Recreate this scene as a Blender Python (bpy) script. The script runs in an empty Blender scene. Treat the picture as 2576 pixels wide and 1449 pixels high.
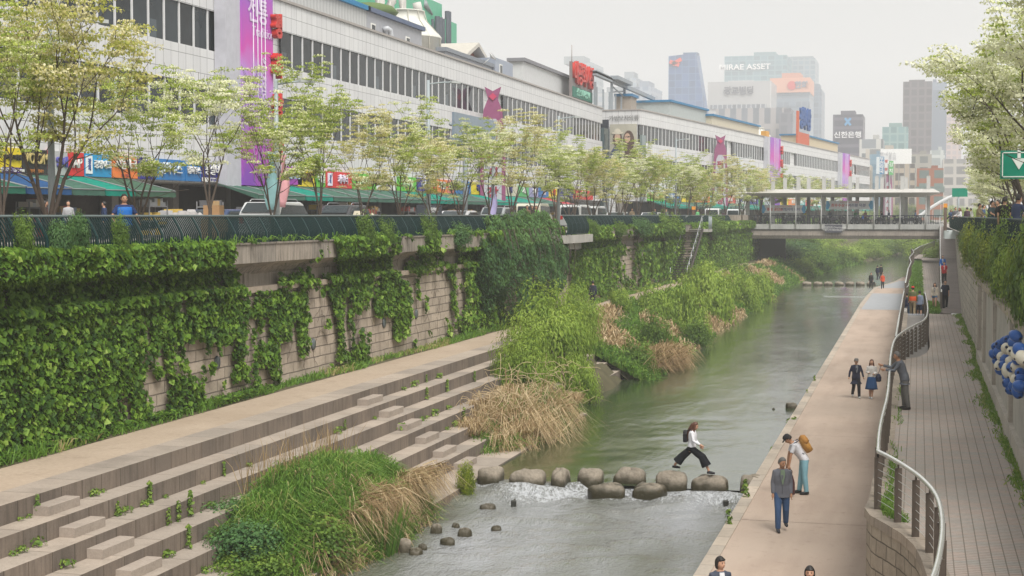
import bpy, math, random
import numpy as np
from mathutils import Vector, Matrix
sc = bpy.context.scene
COL = sc.collection
RR = random.Random(11)
NR = np.random.default_rng(5)
PI = math.pi

# ---------------------------------------------------------------- camera
CAMZ = 7.6
FL = 1.5
cam_d = bpy.data.cameras.new('camera')
cam = bpy.data.objects.new('camera', cam_d)
COL.objects.link(cam)
cam_d.sensor_width = 36
cam_d.lens = 36 * FL
cam_d.clip_start = 0.5
cam_d.clip_end = 6000
cam.location = (0, 0, CAMZ)
cam.rotation_euler = (math.radians(90 - 2.72), 0, math.radians(14.81))
sc.camera = cam
# ---------------------------------------------------------------- sky
SUN_EL, SUN_AZ = 52, 140
w = bpy.data.worlds.new('World')
sc.world = w
w.use_nodes = True
nt = w.node_tree
bg = nt.nodes['Background']
sky = nt.nodes.new('ShaderNodeTexSky')
sky.sky_type = 'NISHITA'
sky.sun_disc = False
sky.sun_elevation = math.radians(SUN_EL)
sky.sun_rotation = math.radians(SUN_AZ)
sky.dust_density = 6
sky.air_density = 1.2
hsv = nt.nodes.new('ShaderNodeHueSaturation')
hsv.inputs['Saturation'].default_value = 0.12
nt.links.new(sky.outputs[0], hsv.inputs['Color'])
mixw = nt.nodes.new('ShaderNodeMix')
mixw.data_type = 'RGBA'
mixw.inputs['Factor'].default_value = 0.8
nt.links.new(hsv.outputs[0], mixw.inputs['A'])
mixw.inputs['B'].default_value = (5.7, 5.78, 5.6, 1)      # even cloud deck
nt.links.new(mixw.outputs['Result'], bg.inputs[0])
bg.inputs[1].default_value = 0.1
# ---------------------------------------------------------------- sun behind the overcast
sd = bpy.data.lights.new('sun', 'SUN')
sd.energy = 3.6
sd.angle = math.radians(34)
sd.color = (1, .965, .9)
sun = bpy.data.objects.new('sun', sd)
COL.objects.link(sun)
az = math.radians(SUN_AZ)
sdir = Vector((math.sin(az) * math.cos(math.radians(SUN_EL)), math.cos(az) * math.cos(math.radians(SUN_EL)), math.sin(math.radians(SUN_EL))))
sun.rotation_euler = (-sdir).to_track_quat('-Z', 'Y').to_euler()
sc.view_settings.view_transform = 'Standard'
sc.view_settings.look = 'None'
sc.view_settings.exposure = 0.42
sc.view_settings.gamma = 1
sc.cycles.use_denoising = True
sc.cycles.volume_bounces = 3
sc.cycles.max_bounces = 5
sc.cycles.transparent_max_bounces = 6

# ---------------------------------------------------------------- measuring from the photograph (2576 x 1449 units)
CM = cam.rotation_euler.to_matrix()
def ray(x, y):
    return CM @ Vector(((x - 1288) / 2576, -(y - 724.5) / 2576, -FL))
def pz(x, y, z):
    d = ray(x, y); t = (z - CAMZ) / d.z
    return Vector((d.x * t, d.y * t, z))
def pX(x, y, X):
    d = ray(x, y); t = X / d.x
    return Vector((X, d.y * t, CAMZ + d.z * t))
def pY(x, y, Y):
    d = ray(x, y); t = Y / d.y
    return Vector((d.x * t, Y, CAMZ + d.z * t))
def Yat(x, X):
    return pX(x, 541, X).y

# ---------------------------------------------------------------- objects
def props(o, label=None, cat=None, group=None, kind=None):
    if label: o['label'] = label
    if cat: o['category'] = cat
    if group: o['group'] = group
    if kind: o['kind'] = kind
    return o
def link(o, parent=None):
    COL.objects.link(o)
    if parent: o.parent = parent
    return o
def thing(name, label, cat, loc=(0, 0, 0), rz=0, group=None):
    o = bpy.data.objects.new(name, None)
    o.empty_display_size = .2
    COL.objects.link(o)
    o.location = loc
    o.rotation_euler = (0, 0, rz)
    return props(o, label, cat, group)
def copy_tree(root, loc=None, rz=None, label=None, group=None, scale=None):
    r = root.copy(); COL.objects.link(r)
    if loc is not None: r.location = loc
    if rz is not None: r.rotation_euler = (0, 0, rz)
    if label: r['label'] = label
    if group: r['group'] = group
    if scale is not None: r.scale = scale if not isinstance(scale, (int, float)) else (scale,) * 3
    for ch in list(root.children):
        c = ch.copy(); COL.objects.link(c); c.parent = r
        for g in list(ch.children):
            d = g.copy(); COL.objects.link(d); d.parent = c
    return r

class MB:
    def __init__(s): s.v = []; s.f = []; s.m = []; s.sm = []
    def add(s, vs, fs, m=0, smooth=False):
        b = len(s.v); s.v += [tuple(q) for q in vs]
        for f in fs:
            s.f.append([b + i for i in f]); s.m.append(m); s.sm.append(smooth)
        return s
    def box(s, x0, x1, y0, y1, z0, z1, m=0):
        v = [(x, y, z) for z in (z0, z1) for y in (y0, y1) for x in (x0, x1)]
        return s.add(v, [(0, 2, 3, 1), (4, 5, 7, 6), (0, 1, 5, 4), (2, 6, 7, 3), (0, 4, 6, 2), (1, 3, 7, 5)], m)
    def obox(s, c, sx, sy, sz, rz=0, m=0, rx=0, ry=0):
        M = Matrix.Translation(c) @ Matrix.Rotation(rz, 4, 'Z') @ Matrix.Rotation(ry, 4, 'Y') @ Matrix.Rotation(rx, 4, 'X')
        v = [M @ Vector((x * sx / 2, y * sy / 2, z * sz / 2)) for z in (-1, 1) for y in (-1, 1) for x in (-1, 1)]
        return s.add(v, [(0, 2, 3, 1), (4, 5, 7, 6), (0, 1, 5, 4), (2, 6, 7, 3), (0, 4, 6, 2), (1, 3, 7, 5)], m)
    def quad(s, a, b, c, d, m=0): return s.add([a, b, c, d], [(0, 1, 2, 3)], m)
    def tube(s, pts, r, n=8, m=0, smooth=True, cap=True):
        pts = [Vector(p) for p in pts]
        rs = r if isinstance(r, (list, tuple)) else [r] * len(pts)
        rings = []
        up = Vector((0, 0, 1))
        prev = None
        for i, p in enumerate(pts):
            a = pts[max(i - 1, 0)]; b = pts[min(i + 1, len(pts) - 1)]
            t = (b - a).normalized()
            if prev is None:
                q = up if abs(t.z) < .9 else Vector((1, 0, 0))
                x = t.cross(q).normalized()
            else:
                x = (prev - t * prev.dot(t)).normalized()
            prev = x; y = t.cross(x)
            rings.append([p + (x * math.cos(k * 2 * PI / n) + y * math.sin(k * 2 * PI / n)) * rs[i] for k in range(n)])
        return s.rings(rings, m, smooth, cap)
    def rings(s, rings, m=0, smooth=True, cap=True):
        n = len(rings[0]); v = [q for r in rings for q in r]; f = []
        for i in range(len(rings) - 1):
            for k in range(n):
                f.append((i * n + k, i * n + (k + 1) % n, (i + 1) * n + (k + 1) % n, (i + 1) * n + k))
        if cap:
            f.append(tuple(reversed(range(n)))); f.append(tuple(range((len(rings) - 1) * n, len(rings) * n)))
        return s.add(v, f, m, smooth)
    def lathe(s, c, prof, n=24, m=0, smooth=True):
        return s.rings([[Vector((c[0] + r * math.cos(k * 2 * PI / n), c[1] + r * math.sin(k * 2 * PI / n), c[2] + z)) for k in range(n)] for r, z in prof], m, smooth)
    def prism(s, poly, a, b, axis='z', m=0):
        # polygon of 2-D points extruded from a to b along an axis
        def mk(p, t):
            return {'z': (p[0], p[1], t), 'y': (p[0], t, p[1]), 'x': (t, p[0], p[1])}[axis]
        n = len(poly)
        v = [mk(p, a) for p in poly] + [mk(p, b) for p in poly]
        f = [tuple(reversed(range(n))), tuple(range(n, 2 * n))] + [(i, (i + 1) % n, n + (i + 1) % n, n + i) for i in range(n)]
        return s.add(v, f, m)
    def mesh(s, name, mats):
        me = bpy.data.meshes.new(name)
        me.from_pydata(s.v, [], s.f)
        for k in (mats if isinstance(mats, (list, tuple)) else [mats]): me.materials.append(k)
        me.polygons.foreach_set('material_index', s.m)
        me.polygons.foreach_set('use_smooth', s.sm)
        me.update()
        return me
    def build(s, name, mats, parent=None, loc=None, fixn=True):
        me = s.mesh(name, mats)
        if fixn and len(me.polygons) < 60000:
            import bmesh
            b = bmesh.new(); b.from_mesh(me); bmesh.ops.recalc_face_normals(b, faces=b.faces); b.to_mesh(me); b.free()
        o = bpy.data.objects.new(name, me); link(o, parent)
        if loc is not None: o.location = loc
        return o

def blob_mesh(name, V, Fq, mats, midx=None, tint=None, smooth=False):
    """numpy quads: V (n,4,3)"""
    n, k = V.shape[0], V.shape[1]
    me = bpy.data.meshes.new(name)
    me.vertices.add(n * k); me.vertices.foreach_set('co', V.reshape(-1).astype(np.float32))
    if Fq is None: Fq = np.arange(n * k).reshape(n, k)
    nf, q = Fq.shape
    me.loops.add(nf * q); me.loops.foreach_set('vertex_index', Fq.reshape(-1).astype(np.int32))
    me.polygons.add(nf)
    me.polygons.foreach_set('loop_start', (np.arange(nf) * q).astype(np.int32))
    me.polygons.foreach_set('loop_total', np.full(nf, q, np.int32))
    for m in mats: me.materials.append(m)
    if midx is not None: me.polygons.foreach_set('material_index', np.asarray(midx, np.int32))
    if smooth: me.polygons.foreach_set('use_smooth', np.ones(nf, bool))
    if tint is not None:
        at = me.attributes.new('tint', 'FLOAT', 'POINT')
        at.data.foreach_set('value', np.repeat(tint, k).astype(np.float32))
    me.update(); me.validate()
    return me

def unit(a): return a / (np.linalg.norm(a, axis=1, keepdims=True) + 1e-9)
def leaves(P, Nn, size, w=.38, fold=.15, tdir=None, lean=1.):
    """diamond leaves; P centres, Nn normals (not unit), size lengths -> (n,4,3)"""
    n = len(P); Nn = unit(Nn)
    t = NR.normal(size=(n, 3)) if tdir is None else tdir + NR.normal(size=(n, 3)) * lean * .4
    t = unit(t - Nn * (t * Nn).sum(1, keepdims=True)); b = np.cross(Nn, t)
    s = np.asarray(size).reshape(-1, 1) * np.ones((n, 1))
    return np.stack([P - t * s * .5, P + b * s * w - t * s * .08 + Nn * s * fold, P + t * s * .5, P - b * s * w - t * s * .08 + Nn * s * fold], 1)
def blades(P, D, L, wd, droop=.5):
    """grass blades, two quads each: returns V (2n,4,3)"""
    n = len(P); D = unit(D); L = np.asarray(L).reshape(-1, 1) * np.ones((n, 1)); wd = np.asarray(wd).reshape(-1, 1) * np.ones((n, 1))
    side = NR.normal(size=(n, 3)); side[:, 2] *= .2
    side = unit(side - D * (side * D).sum(1, keepdims=True)) * wd * .5
    hor = D * np.array([1, 1, 0]); hor = hor + NR.normal(size=(n, 3)) * np.array([.25, .25, 0])
    a = P; b = P + D * L * .55; c = b + (D * .45 * (1 - droop) + hor * .35 * droop * 1.4 - np.array([0, 0, .35]) * droop) * L
    q1 = np.stack([a - side, a + side, b + side * .8, b - side * .8], 1)
    q2 = np.stack([b - side * .8, b + side * .8, c + side * .12, c - side * .12], 1)
    return np.concatenate([q1, q2], 0)

# ---------------------------------------------------------------- materials
class M:
    def __init__(s, name, rough=.8, spec=.3):
        s.m = bpy.data.materials.new(name); s.m.use_nodes = True
        s.t = s.m.node_tree; s.b = s.t.nodes['Principled BSDF']
        s.b.inputs['Roughness'].default_value = rough
        s.b.inputs['Specular IOR Level'].default_value = spec
    def n(s, ty, **kw):
        nd = s.t.nodes.new('ShaderNode' + ty)
        for k, v in kw.items():
            if k.startswith('_'): setattr(nd, k[1:], v)
            else:
                key = int(k[1:]) if k[0] == 'i' and k[1:].isdigit() else k.replace('_', ' ')
                inp = nd.inputs[key]
                if hasattr(v, 'is_output'): s.t.links.new(v, inp)
                else: inp.default_value = v
        return nd
    def lk(s, a, b): s.t.links.new(a, b)
    def mix(s, f, a, b, mode='MIX'):
        nd = s.n('Mix', _data_type='RGBA', _blend_type=mode)
        for k, v in ((0, f), (6, a), (7, b)):
            if hasattr(v, 'is_output'): s.lk(v, nd.inputs[k])
            else: nd.inputs[k].default_value = v if k == 0 else (tuple(v) + (1,) if len(v) == 3 else v)
        return nd.outputs[2]
    def math(s, op, a, b=0., c=0.):
        nd = s.n('Math', _operation=op)
        for i, v in enumerate((a, b, c)):
            if hasattr(v, 'is_output'): s.lk(v, nd.inputs[i])
            else: nd.inputs[i].default_value = v
        return nd.outputs[0]
    def ramp(s, f, stops):
        nd = s.n('ValToRGB'); s.lk(f, nd.inputs[0]); e = nd.color_ramp.elements
        while len(e) > 1: e.remove(e[-1])
        e[0].position = stops[0][0]; c = stops[0][1]; e[0].color = tuple(c) + (1,) if len(c) == 3 else c
        for p, c in stops[1:]:
            q = e.new(p); q.color = tuple(c) + (1,) if len(c) == 3 else c
        return nd.outputs[0]
    def pos(s, obj=True):
        return s.n('TexCoord').outputs['Object'] if obj else s.n('NewGeometry').outputs['Position']
    def sc(s, v, sx, sy, sz):
        nd = s.n('Mapping'); s.lk(v, nd.inputs[0]); nd.inputs['Scale'].default_value = (sx, sy, sz); return nd.outputs[0]
    def noise(s, v, scale, detail=4, rough=.55):
        nd = s.n('TexNoise'); s.lk(v, nd.inputs['Vector']); nd.inputs['Scale'].default_value = scale
        nd.inputs['Detail'].default_value = detail; nd.inputs['Roughness'].default_value = rough
        return nd.outputs[0]
    def col(s, c):
        if hasattr(c, 'is_output'): s.lk(c, s.b.inputs['Base Color'])
        else: s.b.inputs['Base Color'].default_value = tuple(c) + (1,)
        return s
    def bump(s, h, strength=.3, dist=.02):
        nd = s.n('Bump'); s.lk(h, nd.inputs['Height']); nd.inputs['Strength'].default_value = strength; nd.inputs['Distance'].default_value = dist
        s.lk(nd.outputs[0], s.b.inputs['Normal']); return s
    def swz(s, v, order):
        sp = s.n('SeparateXYZ'); s.lk(v, sp.inputs[0]); cb = s.n('CombineXYZ')
        for i, ch in enumerate(order):
            if ch != '0': s.lk(sp.outputs['xyz'.index(ch)], cb.inputs[i])
        return cb.outputs[0]

def sc3(c, k): return tuple(min(1, x * k) for x in c)
def mat(name, c, rough=.8, var=.12, scale=3., spec=.3, metal=0., fine=0., bump=0.):
    m = M(name, rough, spec); m.b.inputs['Metallic'].default_value = metal
    v = m.pos()
    n = m.noise(v, scale, 5)
    cc = m.ramp(n, [(.3, sc3(c, 1 - var)), (.7, sc3(c, 1 + var))])
    if fine:
        n2 = m.noise(v, scale * 18, 3)
        cc = m.mix(fine, cc, m.ramp(n2, [(.35, sc3(c, .55)), (.65, sc3(c, 1.35))]))
    m.col(cc)
    if bump: m.bump(m.noise(v, scale * 8, 4), bump)
    return m.m
def foliage(name, stops, transl=.35, rough=.55):
    m = M(name, rough, .25)
    a = m.n('Attribute', _attribute_name='tint')
    oi = m.n('ObjectInfo')
    f = m.math('ADD', a.outputs['Fac'], m.math('MULTIPLY', m.math('SUBTRACT', oi.outputs['Random'], .5), .12))
    c = m.ramp(f, stops); m.col(c)
    tr = m.n('BsdfTranslucent'); m.lk(m.mix(.3, c, (.5, .6, .1), 'MIX'), tr.inputs[0])
    mx = m.n('MixShader'); mx.inputs[0].default_value = transl
    m.lk(m.b.outputs[0], mx.inputs[1]); m.lk(tr.outputs[0], mx.inputs[2])
    m.lk(mx.outputs[0], m.t.nodes['Material Output'].inputs[0])
    return m.m
def flat(name, c, rough=.6, spec=.3, metal=0.):
    m = M(name, rough, spec); m.b.inputs['Metallic'].default_value = metal
    n = m.noise(m.pos(), 2.5, 3)
    m.col(m.ramp(n, [(.3, sc3(c, .93)), (.7, sc3(c, 1.06))]))
    return m.m
_pc = {}
def paint(c, rough=.6):
    k = tuple(round(x, 3) for x in c) + (rough,)
    if k not in _pc: _pc[k] = flat('paint', c, rough)
    return _pc[k]

def text_mesh(body, size, mat_, depth=.02, bold=.0, font_scale=(1, 1)):
    cu = bpy.data.curves.new('lettering', 'FONT'); cu.body = body; cu.size = size
    cu.extrude = depth / 2; cu.offset = bold; cu.align_x = 'CENTER'; cu.align_y = 'CENTER'; cu.resolution_u = 3
    cu.space_line = .95
    o = bpy.data.objects.new('lettering', cu)
    COL.objects.link(o)
    dg = bpy.context.evaluated_depsgraph_get()
    me = bpy.data.meshes.new_from_object(o.evaluated_get(dg), depsgraph=dg)
    bpy.data.objects.remove(o); bpy.data.curves.remove(cu)
    me.materials.clear(); me.materials.append(mat_)
    me.name = 'lettering'
    return me
def text(body, size, mat_, loc, parent=None, facing='x', depth=.03, bold=0., sx=1., rot=0, name='lettering'):
    """facing x: reads along +Y seen from +X ; facing -y: reads along +X seen from -Y"""
    me = text_mesh(body, size, mat_, depth, bold)
    o = bpy.data.objects.new(name, me); link(o, parent)
    o.location = loc; o.scale = (sx, 1, 1)
    o.rotation_euler = (PI / 2, 0, {'x': PI / 2, '-y': 0}[facing] + rot)
    return o
# ---------------------------------------------------------------- materials of the setting
ZS = 6.4                       # street level
def mat_soilpath():
    m = M('compacted_path', .95, .15); v = m.pos()
    n = m.noise(v, .5, 5); n2 = m.noise(v, 9, 4, .7); n3 = m.noise(m.sc(v, .4, .12, 1), 1, 3)
    c = m.ramp(n, [(.3, (.36, .29, .225)), (.7, (.44, .36, .285))])
    c = m.mix(.35, c, m.ramp(n2, [(.3, (.25, .185, .13)), (.75, (.5, .39, .29))]))
    nb = m.noise(v, 1.7, 6, .75); c = m.mix(m.math('MULTIPLY', m.ramp(nb, [(.54, (0, 0, 0)), (.68, (1, 1, 1))]), .5), c, (.25, .195, .145))
    c = m.mix(m.math('MULTIPLY', m.ramp(n3, [(.5, (0, 0, 0)), (.75, (1, 1, 1))]), .5), c, (.3, .23, .165))
    m.col(c); m.bump(n2, .4); return m.m
def mat_prom():
    m = M('salmon_promenade', .9, .2); v = m.pos()
    n = m.noise(v, .35, 5); n2 = m.noise(v, 30, 4, .7); n3 = m.noise(m.sc(v, .8, .12, 1), 1.3, 4)
    c = m.ramp(n, [(.3, (.40, .32, .26)), (.7, (.48, .39, .32))])
    c = m.mix(.3, c, m.ramp(n2, [(.3, (.34, .24, .19)), (.75, (.62, .47, .39))]))
    c = m.mix(m.math('MULTIPLY', m.ramp(n3, [(.46, (0, 0, 0)), (.7, (1, 1, 1))]), .55), c, (.30, .225, .18))
    n4 = m.noise(m.sc(v, 1, .5, 1), .22, 5, .65); c = m.mix(m.math('MULTIPLY', m.ramp(n4, [(.45, (0, 0, 0)), (.6, (1, 1, 1))]), .35), c, (.44, .36, .30))
    n5 = m.noise(v, 2.6, 6, .75); c = m.mix(m.math('MULTIPLY', m.ramp(n5, [(.56, (0, 0, 0)), (.7, (1, 1, 1))]), .5), c, (.27, .20, .16))
    m.col(c); m.bump(n2, .25); return m.m
def mat_conc(name, c, streak=.5, joint=0, dark=.45, top=False):
    """concrete with vertical run marks; joints across Y every `joint` metres"""
    m = M(name, .88, .2); v = m.pos()
    n = m.noise(v, .8, 6); n2 = m.noise(m.sc(v, 7, 7, .6 if not top else 7), 1.5, 4, .65); n3 = m.noise(v, 25, 4, .7)
    cc = m.ramp(n, [(.3, sc3(c, .72)), (.5, c), (.7, sc3(c, 1.14))])
    nb = m.noise(v, 3.1, 6, .75); cc = m.mix(m.math('MULTIPLY', m.ramp(nb, [(.55, (0, 0, 0)), (.68, (1, 1, 1))]), .45), cc, sc3(c, .55))
    cc = m.mix(m.math('MULTIPLY', m.ramp(n2, [(.45, (0, 0, 0)), (.7, (1, 1, 1))]), streak), cc, sc3(c, dark))
    cc = m.mix(.25, cc, m.ramp(n3, [(.3, sc3(c, .6)), (.7, sc3(c, 1.3))]))
    if joint:
        ad = m.n('VectorMath', _operation='ADD'); m.lk(m.swz(v, 'y00'), ad.inputs[0]); ad.inputs[1].default_value = (0, 23, 0)
        br = m.n('TexBrick', _offset=0.); m.lk(ad.outputs[0], br.inputs['Vector'])
        br.inputs['Scale'].default_value = 1; br.inputs['Brick Width'].default_value = joint; br.inputs['Row Height'].default_value = 50
        br.inputs['Mortar Size'].default_value = .011; br.inputs['Color1'].default_value = (.82, .82, .82, 1); br.inputs['Color2'].default_value = (1.08, 1.05, 1.02, 1); br.inputs['Mortar'].default_value = (.3, .28, .26, 1)
        br.inputs['Mortar Smooth'].default_value = .2
        cc = m.mix(1., cc, br.outputs[0], 'MULTIPLY')
    m.col(cc); m.bump(n3, .25); return m.m
def mat_blocks(name, c, order, bw, rh, rough_bump=.9, mortar=.022, jit=.06, dark=(.10, .085, .07), contrast=.18):
    m = M(name, .92, .2); v = m.pos()
    vw = m.n('VectorMath', _operation='ADD'); m.lk(m.swz(v, order), vw.inputs[0])
    nz = m.n('TexNoise'); m.lk(v, nz.inputs['Vector']); nz.inputs['Scale'].default_value = 1.6
    s2 = m.n('VectorMath', _operation='SCALE'); m.lk(nz.outputs['Color'], s2.inputs[0]); s2.inputs['Scale'].default_value = jit
    m.lk(s2.outputs[0], vw.inputs[1])
    br = m.n('TexBrick', _offset=.5, _squash=1.4, _squash_frequency=3); m.lk(vw.outputs[0], br.inputs['Vector'])
    br.inputs['Scale'].default_value = 1; br.inputs['Brick Width'].default_value = bw; br.inputs['Row Height'].default_value = rh
    br.inputs['Mortar Size'].default_value = mortar; br.inputs['Mortar Smooth'].default_value = .3
    br.inputs['Color1'].default_value = sc3(c, 1 - contrast) + (1,); br.inputs['Color2'].default_value = sc3(c, 1 + contrast) + (1,); br.inputs['Mortar'].default_value = dark + (1,)
    n2 = m.noise(v, 6, 6, .7); n = m.noise(m.sc(v, 1, 1, .3), 1.4, 5)
    cc = m.mix(.3, br.outputs[0], m.ramp(n2, [(.3, sc3(c, .5)), (.7, sc3(c, 1.35))]))
    cc = m.mix(m.math('MULTIPLY', m.ramp(n, [(.5, (0, 0, 0)), (.75, (1, 1, 1))]), .5), cc, sc3(c, .5))
    m.col(cc)
    h = m.math('ADD', m.math('MULTIPLY', n2, .5), m.math('MULTIPLY', br.outputs[1], -1.2))
    m.bump(h, rough_bump, .05); return m.m
def mat_pavers():
    m = M('interlocking_pavers', .9, .2); v = m.pos()
    br = m.n('TexBrick', _offset=0.); m.lk(m.swz(v, 'xy0'), br.inputs['Vector'])
    br.inputs['Scale'].default_value = 1; br.inputs['Brick Width'].default_value = .21; br.inputs['Row Height'].default_value = .13
    br.inputs['Mortar Size'].default_value = .012; br.inputs['Mortar Smooth'].default_value = .3
    br.inputs['Color1'].default_value = (.42, .37, .335, 1); br.inputs['Color2'].default_value = (.48, .375, .33, 1); br.inputs['Mortar'].default_value = (.19, .155, .13, 1)
    n = m.noise(v, .35, 4); n2 = m.noise(v, 12, 5, .7); n3 = m.noise(m.sc(v, .6, 2.2, 1), 1.2, 3)
    cc = m.mix(m.ramp(n3, [(.42, (0, 0, 0)), (.58, (1, 1, 1))]), br.outputs[0], m.mix(1., br.outputs[0], (.88, .98, 1.02), 'MULTIPLY'))
    cc = m.mix(.22, cc, m.ramp(n2, [(.3, (.17, .14, .12)), (.7, (.5, .42, .36))]))
    cc = m.mix(m.math('MULTIPLY', m.ramp(n, [(.5, (0, 0, 0)), (.7, (1, 1, 1))]), .35), cc, (.27, .225, .19))
    m.col(cc); m.bump(br.outputs[1], .5, .01); return m.m

MAT_PATH = mat_soilpath(); MAT_PROM = mat_prom(); MAT_PAV = mat_pavers()
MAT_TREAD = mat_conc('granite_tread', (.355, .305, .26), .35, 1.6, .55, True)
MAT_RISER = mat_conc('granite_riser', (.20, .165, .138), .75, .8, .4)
MAT_CAP = mat_conc('granite_kerb', (.46, .40, .34), .3, 1.0, .6, True)
MAT_CONC = mat_conc('weathered_concrete', (.33, .285, .24), .75, 0, .3)
MAT_CONC2 = mat_conc('pale_concrete', (.42, .40, .37), .5, 0, .5)
MAT_LWALL = mat_blocks('rock_faced_blocks', (.42, .35, .285), 'yz0', .95, .34, 1., .02, .05)
MAT_RWALL = mat_blocks('rough_stone_facing', (.48, .44, .38), 'yz0', .62, .36, 1.3, .018, .1, (.17, .14, .11), .26)
MAT_CWALL = mat_blocks('curved_block_wall', (.36, .31, .25), 'yz0', .5, .3, 1.3, .014, .09)
MAT_SOIL = mat('dark_soil', (.10, .075, .05), .95, .3, 2, fine=.3, bump=.5)
MAT_ASPH = mat('asphalt', (.06, .06, .062), .9, .15, .4, fine=.3)
MAT_SIDEW = mat('sidewalk_paving', (.33, .30, .27), .9, .1, 1, fine=.2)

# ---------------------------------------------------------------- ground
YEND = 430
g = MB()
g.quad((-2600, -120, ZS - .06), (-20.45, -120, ZS - .06), (-20.45, YEND, ZS - .06), (-2600, YEND, ZS - .06))
g.quad((2.9, -120, ZS - .06), (2600, -120, ZS - .06), (2600, YEND, ZS - .06), (2.9, YEND, ZS - .06))
g.quad((-2600, YEND, ZS - .06), (2600, YEND, ZS - .06), (2600, 5200, ZS - .06), (-2600, 5200, ZS - .06))
props(g.build('ground', [MAT_SIDEW]), kind='structure')
bed = MB(); bed.quad((-20.4, -30, -1.1), (2.9, -30, -1.1), (2.9, YEND, -1.1), (-20.4, YEND, -1.1)); bed.quad((-20.4, YEND, -1.1), (2.9, YEND, -1.1), (2.9, YEND, ZS), (-20.4, YEND, ZS))
props(bed.build('stream_bed', [MAT_SOIL]), kind='structure')
rd = MB(); rd.quad((-34, -60, ZS - .12 + .07), (-24.6, -60, ZS - .05), (-24.6, 420, ZS - .05), (-34, 420, ZS - .05))
props(rd.build('road', [MAT_ASPH]), kind='structure')
mk = MB()
for i in range(0, 60):
    mk.box(-29.4, -29.25, 20 + i * 6, 23 + i * 6, ZS - .046, ZS - .042)
props(mk.build('road_markings', [paint((.75, .75, .72))]), kind='structure')
for nm, a, b in (('pavement', -24.6, -20.46), ('pavement', -38.2, -34.)):
    s = MB(); s.box(a, b, -60, 420, ZS - .1, ZS + .08); props(s.build(nm, [MAT_SIDEW]), kind='structure')
# ---------------------------------------------------------------- left bank : path, terraces
pth = MB(); pth.quad((-20.2, -10, 2.0), (-17.85, -10, 2.0), (-17.85, 180, 2.0), (-20.2, 180, 2.0))
props(pth.build('path', [MAT_PATH]), kind='structure')
RZ, TR = .386, .62
ter = MB(); YT0, YT1 = 4., 76.
NST = 6
for i in range(NST):
    x0 = -17.85 if i == 0 else -17.0 + (i - 1) * TR
    x1 = -17.0 + i * TR; z = 2.0 - i * RZ
    ztop = z + (.012 if i == 0 else 0)
    y1 = YT1 + 4 - i * 1.3
    ter.quad((x0 - .02 * (i == 0), YT0, ztop), (x1, YT0, ztop), (x1, y1, ztop), (x0 - .02 * (i == 0), y1, ztop), 0)
    ter.quad((x1, YT0, ztop), (x1, YT0, z - RZ), (x1, y1, z - RZ), (x1, y1, ztop), 1)
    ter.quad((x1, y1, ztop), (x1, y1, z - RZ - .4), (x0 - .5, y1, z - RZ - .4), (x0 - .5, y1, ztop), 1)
zl = 2.0 - NST * RZ
xl = -17.0 + (NST - 1) * TR
ter.quad((xl, YT0, zl), (-12.75, YT0, zl), (-12.75, 60, zl), (xl, 60, zl), 0)
ter.quad((-12.75, YT0, zl), (-12.75, YT0, -1.), (-12.75, 60, -1.), (-12.75, 60, zl), 1)
ter.quad((-12.75, 60, zl), (-12.75, 60, -1.), (xl, 60, -1.), (xl, 60, zl), 1)
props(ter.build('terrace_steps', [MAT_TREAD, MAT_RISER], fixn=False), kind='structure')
# bevelled loose step blocks, half a riser high, laid on each tread
def step_block(x0, y0, L, z, label):
    m = MB()
    b = .012
    X0, X1, Z0, Z1 = x0, x0 + .34, z, z + RZ / 2
    m.prism([(X0, Z0), (X1, Z0), (X1, Z1 - b), (X1 - b, Z1), (X0, Z1)], y0, y0 + L, 'y', 0)
    o = m.build('step_block', [MAT_STEPB]); props(o, label, 'step block', 'half height step blocks on the terraces')
    return o
MAT_STEPB = mat_conc('granite_block', (.35, .295, .25), .35, 0, .5, True)
ordn = ['uppermost', 'second', 'third', 'fourth', 'fifth', 'lowest']
for k, (xa, xb) in enumerate(((82, 184), (148, 254), (218, 328), (291, 398))):
    X = -17.0 + k * TR; z = 2.0 - (k + 1) * RZ
    ya = Yat(xa + 28, X + .34); yb = Yat(xb, X + .34)
    step_block(X + .003, ya, max(yb - ya, 1.2), z + .002, '%s step block of the left flight, near the bottom left corner' % ['uppermost', 'second', 'third', 'fourth'][k])
for k, xa in enumerate((930, 983, 1029, 1074, 1118, 1170)):
    X = -17.0 + k * TR; z = 2.0 - (k + 1) * RZ
    y = Yat(xa, X + .17)
    step_block(X + .003, y - .75, 1.45, z + .002, '%s step block of the flight leading down to the stepping stones' % ordn[k])

# far left bank slope under the bushes
def terrain(name, fx, ys, xs, mats, kind='structure', seed=3, amp=.12):
    n = len(ys); k = len(xs); rr = random.Random(seed); v = []
    for y in ys:
        for j, x in enumerate(xs):
            xx, z = fx(x, y)
            v.append((xx + rr.uniform(-amp, amp), y, z + rr.uniform(-amp, amp)))
    f = [(i * k + j, i * k + j + 1, (i + 1) * k + j + 1, (i + 1) * k + j) for i in range(n - 1) for j in range(k - 1)]
    m = MB(); m.add(v, f, 0, True); o = m.build(name, mats, fixn=False)
    return props(o, kind=kind)
def wl_left(y):                      # left water edge
    pts = [(0, -12.3), (45, -12.3), (52, -12.9), (62, -12.4), (80, -12.6), (100, -13.3), (130, -13.6), (165, -14.2), (200, -13.6), (240, -11), (300, -5), (430, 4)]
    for (a, xa), (b, xb) in zip(pts, pts[1:]):
        if a <= y <= b: return xa + (xb - xa) * (y - a) / (b - a)
    return pts[0][1] if y < 0 else pts[-1][1]
MAT_BANK = mat('bank_soil', (.085, .075, .04), .95, .35, 1.2, fine=.3, bump=.6)
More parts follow.
